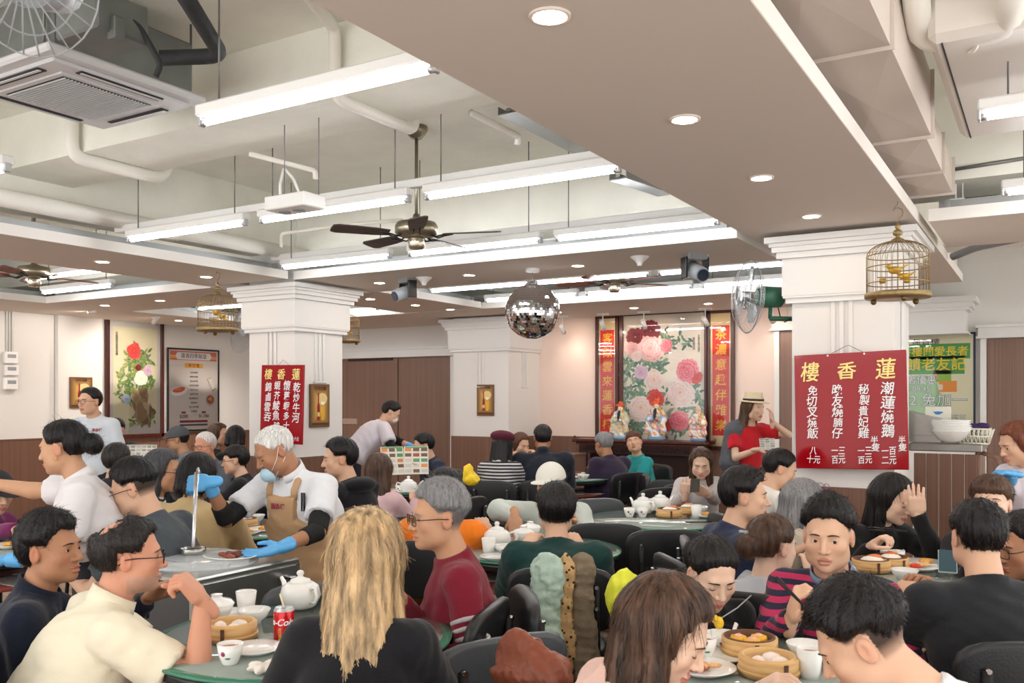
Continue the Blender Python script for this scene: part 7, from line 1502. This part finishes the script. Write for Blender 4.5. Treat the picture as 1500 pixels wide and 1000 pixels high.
# second tier steamer under the dark one, real stack
b_ = P(836, 664, 11.6); t = thing('side_cabinet', 'small wooden cabinet against the far wainscot beside the broad man', 'cabinet', (b_[0], b_[1], 0)); q = M(); q.rbox((0, 0, .42), (.26, .3, .84), .006); obj('body', q, m_wood2, t); q = M(); q.rbox((0, 0, .85), (.3, .34, .02), .004); obj('top', q, m_wood2, t)
# red drinks can
p = PZ(416, 940, TZ); t = thing('drink_can', 'red cola can with white script on the glass table', 'can', (p[0], p[1], TZ), YAW-.15)
q = M(); q.lathe([(0, .004), (.024, 0), (.033, .010), (.033, .104), (.027, .113), (.0265, .115), (.024, .112), (0, .112)], 32); o = obj('shell', q, mat('can_red', (206, 22, 30), .22, .3, coat=.4), t)
q = M(); q.lathe([(.0335, .104), (.028, .1145), (.0265, .1155), (.024, .1122), (0, .1121)], 32); obj('rim', q, m_cap, t); q = M(); q.box((0, 0, .114), (.012, .02, .001)); obj('ring_pull', q, m_cap, t)
def wrap(me, R):
    for v in me.vertices: a = v.co.x/R; v.co = Vector((math.sin(a)*(R+v.co.z), -math.cos(a)*(R+v.co.z), v.co.y))
me = text_mesh('Coca-Cola', .030, bold=.0006, shear=.35); me.transform(Matrix.Rotation(.0, 4, 'Z')); me.transform(Matrix.Translation((-.020, .070, 0)) ); wrap(me, .0333); me.materials.clear(); me.materials.append(m_signwhite); o = bpy.data.objects.new('lettering', me); C.objects.link(o); o.parent = t
me = text_mesh('可\n口\n可\n樂', .011, bold=.0003); me.transform(Matrix.Translation((0.0, .03, 0))); wrap(me, .0333); me.materials.clear(); me.materials.append(mat('can_gold', (214, 180, 80), .3)); o = bpy.data.objects.new('lettering', me); C.objects.link(o); o.parent = t
q = M(); q.cyl((.005, 0, .10), (-.018, .0, .155), .003, n=8); tag(obj('straw', q, mat('straw_cream', (232, 214, 170), .5)), 'cream paper straw standing in the red can', 'straw').location = (p[0], p[1], TZ)
# stainless dim sum trolley
e0 = PZ(292, 850, .84); e1 = PZ(432, 815, .84); cx = (e0[0]+e1[0])/2; y0, y1 = e0[1], e1[1]; Wt = .62
t = thing('serving_trolley', 'stainless steel dim sum trolley with a plastic-covered top before the cook', 'trolley', (cx-Wt/2, (y0+y1)/2, 0)); Lt = y1-y0
q = M(); q.rbox((0, 0, .825), (Wt, Lt, .03), .008); obj('top', q, m_steel, t)
q = M(); q.rbox((Wt/2-.01, 0, .53), (.02, Lt-.04, .57), .006); obj('side_panel', q, m_steel, t); q = M(); q.rbox((-Wt/2+.01, 0, .53), (.02, Lt-.04, .57), .006); obj('side_panel', q, m_steel, t)
q = M(); q.rbox((0, -Lt/2+.02, .53), (Wt-.04, .02, .57), .006); f_ = obj('front_panel', q, mat('steel_dark', (84, 86, 88), .3, .9), t); q = M(); q.rbox((0, Lt/2-.02, .53), (Wt-.04, .02, .57), .006); obj('back_panel', q, m_steel, t)
for k in range(5): q = M(); q.rbox((-.12+.0*k, -Lt/2+.006, .45+k*.07), (.28, .008, .025), .003); obj('vent_slot', q, m_slot, f_)
for sx in (-1, 1):
    for sy in (-1, 1):
        q = M(); q.rbox((sx*(Wt/2-.015), sy*(Lt/2-.015), .45), (.03, .03, .74), .004); obj('corner_post', q, m_steel, t); q = M(); q.cyl((sx*(Wt/2-.05)-.012, sy*(Lt/2-.05), .045), (sx*(Wt/2-.05)+.012, sy*(Lt/2-.05), .045), .045, n=16); obj('caster', q, m_black, t)
q = M(); q.tube([(Wt/2, Lt/2-.1, .77), (Wt/2+.06, Lt/2-.1, .77), (Wt/2+.06, Lt/2-.0, .74), (Wt/2, Lt/2-.0, .74)], .010, 8); obj('handle', q, m_bolt, t)
F_ = Field(axisgrid(-Wt/2-.02, Wt/2+.02, .008), axisgrid(-Lt/2-.02, Lt/2+.02, .008), axisgrid(.82, .92, .006)); F_.ell((-.02, 0, .84), (.28, .24, .03), None, 0)
for k in range(16): a = k*1.7; F_.cap((.2*math.cos(a), .18*math.sin(a), .852), (.25*math.cos(a+.9), .2*math.sin(a+.9), .858), .010, .006, k=.012)
obj('plastic_cover', np_mesh('plastic_cover', [F_.mesh()]), mat('plastic_film', (206, 212, 214), .12, alpha=.75, spec=.8), t)
pl_ = P(337, 816, 3.92); plc(PR['meat'], pl_-np.array((0, 0, .012)), 0, 'large oval plate of brown braised meat held over the trolley').scale = (1.35, 1.1, 1.2)
# ladle in the cook's raised hand
l0 = P(288, 692, 4.2); l1 = P(283, 802, 3.95); t = thing('soup_ladle', 'long steel ladle held in a blue glove', 'ladle', l1); v = l0-l1
q = M(); q.tube([(0, 0, 0), tuple(v*.5), tuple(v)], [.008, .0095, .011], 8, flat=.5); q.tube([tuple(v), tuple(v+np.array((.01, 0, .02))), tuple(v+np.array((.02, 0, .0)))], .006, 6); obj('handle', q, mat('ladle_steel', (214, 214, 214), .25, .8), t)
q = M(); q.lathe([(0, -.055), (.03, -.048), (.052, -.02), (.056, 0), (.053, 0), (.048, -.02), (.026, -.044), (0, -.05)], 22); obj('bowl', q, m_steel, t); q = M(); q.cyl((0, 0, -.016), (0, 0, -.010), .048, n=20); obj('broth', q, mat('broth', (74, 44, 30), .1), t)
# ---------------------------------------------------------------- held and hung things
def sheet(name, lab, cat, pc, rz, w_, h_, tilt, cols, fold=True, fn=None):
    t = thing(name, lab, cat, pc, rz); R = Matrix.Rotation(tilt, 4, 'X')
    for k in ((-1, 1) if fold else (0,)):
        ww = w_/2 if fold else w_; cx_ = k*ww/2; A = Matrix.Rotation(k*-.18, 4, 'Z'); q = M(); q.box((cx_, 0, 0), (ww, .002, h_)); m_ = obj('page', q, mat('paper_white', (226, 224, 216), .8), t); m_.matrix_local = A @ R
        pc_ = M(True); rr = np.random.RandomState(len(lab)+k)
        for i in range(5):
            for j in range(3): rect(pc_, cx_+(-.33+.33*j)*ww, h_*(.38-.19*i), ww*.26, h_*.12, ([(96, 150, 96), (226, 140, 70), (206, 200, 190), (176, 84, 60), (214, 206, 190), (120, 90, 70)] if cols else [(200, 196, 190), (176, 172, 168), (206, 200, 190), (190, 160, 140), (214, 206, 190), (150, 156, 140)])[rr.randint(6)], -.002)
        rect(pc_, cx_, h_*.46, ww*.9, h_*.05, (110, 160, 110) if cols else (190, 186, 180), -.003); obj('print', pc_, m_print, m_)
    return t
sheet('menu_card', 'open picture menu held up by the man in the navy top', 'menu', P(592, 674, 8.5), yawz(20), .46, .27, -.25, 1)
sheet('newspaper', 'open newspaper held up by the reader at the painting', 'newspaper', P(207, 664, 9.4), yawz(0), .34, .19, -.2, 0)
sheet('order_slip', 'white paper slip held by the woman in the straw hat', 'paper', P(1124, 650, 7.85), yawz(15), .15, .10, -.2, 0, fold=False)
def phone(lab, p, rz, tilt, col=(30, 32, 36)):
    t = thing('smartphone', lab, 'phone', p, rz); R = Matrix.Rotation(tilt, 4, 'X')
    q = M(); q.rbox((0, 0, 0), (.072, .008, .15), .006); a = obj('case', q, mat('phone_%d' % col[0], col, .3), t); a.matrix_local = R; q = M(); q.box((0, -.0045, 0), (.066, .001, .14)); obj('screen', q, mat('phone_screen', (60, 84, 96), .05), a); return t
phone('phone held by the woman in the light grey sweater', P(1018, 711, 6.85), yawz(165), .9, (70, 64, 60)); phone('phone in a pale case propped before the man in the black shirt', P(1388, 822, 3.75), yawz(-25), -1.05, (150, 170, 166))
for (a_, b_, lab) in ((P(1272, 776, 3.85), P(1328, 778, 3.75), 'black chopsticks held by the woman touching her forehead'), (P(1138, 850, 2.7), P(1180, 890, 2.62), 'black chopsticks held by the man in the striped jumper')):
    t = thing('held_chopsticks', lab, 'chopsticks', a_)
    for k in (0, .012): q = M(); q.cyl((0, 0, k), tuple(b_-a_+np.array((0, 0, k*.3))), .0035, .0022, 8); obj('stick', q, m_black, t)
# brown leather bag on the empty chair, coats over the green diner's chair
def draped(name, lab, cat, pts, m_, seed=0, res=.01, amp=.006):
    A = np.array([p for p, r in pts]); c0 = A.mean(0); lo = A.min(0)-.16; hi = A.max(0)+.16; F_ = Field(*[axisgrid(lo[i], hi[i], res) for i in range(3)])
    for (p, r) in pts: F_.ell(p, r, None, .04)
    F_.noise(amp, 60, seed); F_.noise(amp*.6, 110, seed+3); V, Q = F_.mesh(); o = obj(name, np_mesh(name, [(V-c0, Q)]), m_); o.location = tuple(c0); return tag(o, lab, cat)
draped('leather_bag', 'soft brown leather bag slumped on the empty chair', 'bag', [(P(762, 962, 2.55), (.07, .05, .08)), (P(785, 985, 2.5), (.08, .06, .07)), (P(810, 990, 2.5), (.06, .05, .06)), (P(760, 995, 2.55), (.07, .06, .09))], mat('leather_brown', (128, 66, 44), .4, bump=.3, bscale=60), 4, .008, .009)
chc = CAST['green']; cb = chc['pel']-chc['tf']*.26
for (x0, dz, w_, l_, col, lab, sd) in ((-.06, .0, .06, .30, (176, 200, 186), 'pale mint jacket over the chair of the diner in green', 1), (.02, .01, .03, .36, (176, 140, 96), 'leopard print scarf between jacket and coat on the chair', 2), (.09, .0, .055, .40, (126, 112, 92), 'taupe coat over the chair of the diner in green', 3)):
    m_ = mat('drape%d' % sd, col, .8, bump=.3, bscale=50)
    if sd == 2:
        nt = m_.node_tree; v = nt.nodes.new('ShaderNodeTexVoronoi'); v.inputs['Scale'].default_value = 55; r_ = nt.nodes.new('ShaderNodeValToRGB'); r_.color_ramp.elements[0].position = .28; r_.color_ramp.elements[1].position = .36; r_.color_ramp.elements[0].color = S((50, 34, 26))+(1,); r_.color_ramp.elements[1].color = S((196, 160, 112))+(1,); tc = nt.nodes.new('ShaderNodeTexCoord'); nt.links.new(tc.outputs['Object'], v.inputs['Vector']); nt.links.new(v.outputs['Distance'], r_.inputs[0]); nt.links.new(r_.outputs[0], nt.nodes['Principled BSDF'].inputs['Base Color'])
    q_ = [(cb-chc['tr']*-x0*1.+UP*(.865-cb[2]-.035-k*l_/5)-chc['tf']*(.035+.01*k), (w_*(1+.28*math.sin(k*1.3+sd)), w_*.7, .075)) for k in range(6)]
    draped('draped_coat' if sd != 2 else 'scarf', lab, 'coat' if sd != 2 else 'scarf', q_, m_, sd*3, .008, .006)
draped('yellow_bag', 'bright yellow plastic bag on the floor beside the beret woman', 'bag', [(P(686, 690, 8.0), (.05, .05, .07)), (P(690, 702, 8.0), (.09, .06, .06))], mat('bag_yellow', (244, 206, 40), .4), 5)
draped('yellow_pack', 'lime yellow rucksack behind the front brown-haired woman', 'bag', [(P(915, 875, 3.4), (.07, .07, .11))], mat('bag_lime', (222, 226, 60), .6), 6)
I = CAST['pendant']; p = P(1053, 912, 2.78); t = thing('name_tag', 'yellow and white tag on a cord hanging from the pendant woman', 'pendant', p); q = M(); q.sph((0, 0, 0), (.016, .01, .02)); q.sph((-.012, 0, .01), (.012, .01, .014)); obj('charm', q, mat('charm_yellow', (240, 196, 40), .4), t); q = M(); q.tube([(0, 0, .01), tuple(P(1080, 890, 2.85)-p), tuple(P(1100, 872, 2.92)-p)], .002, 5); obj('cord', q, m_grey, t)
I = CAST['clip']; c = I['hc']+I['R']@np.array((-.03, -.115, .02)); t = thing('hair_claw', 'grey claw clip in the brown hair', 'hair clip', c); q = M()
for k in range(5): a = -.6+k*.3; q.tube([(0, 0, .03), (.03*math.sin(a), -.02, .01), (.045*math.sin(a), -.01, -.03)], .004, 5)
q.cyl((-.03, 0, .03), (.03, 0, .03), .007, n=8); obj('clip_jaw', q, mat('clip_grey', (170, 172, 176), .2), t); t.rotation_euler = (0, 0, yawz(-30))
def strap(I, m_, x0, x1, name='bag_strap'):
    q = M(); nb, tf, tr, sp = I['nb'], I['tf'], I['tr'], I['sp']; pts = []
    for k in range(9): t_ = k/8; pts.append(tuple(nb-sp*(.0+.45*t_)+tr*(x0+(x1-x0)*t_)-tf*(.075+.055*math.sin(PI*min(1, t_*1.6)/1.6))-I['loc']))
    q.tube(pts, .02, 8, flat=.25); obj(name, q, m_, I['root'])
strap(CAST['blackshirt'], m_blacksl, -.05, .22); strap(CAST['clip'], mat('strap_grey', (80, 84, 90), .7), .05, -.02)
I = CAST['stripes']; a, b, c, ph = I['arms'][1]; q = M(); v = vn(c-b); R_ = frame(v, (0, 0, 1.01)); q.tube([tuple(c-v*.012+R_[:, 0]*.031*math.cos(x)+R_[:, 2]*.031*math.sin(x)-I['loc']) for x in np.linspace(0, 2*PI, 20)[:-1]], .008, 6, closed=True, flat=1.4); obj('wristband', q, m_black, I['root'])
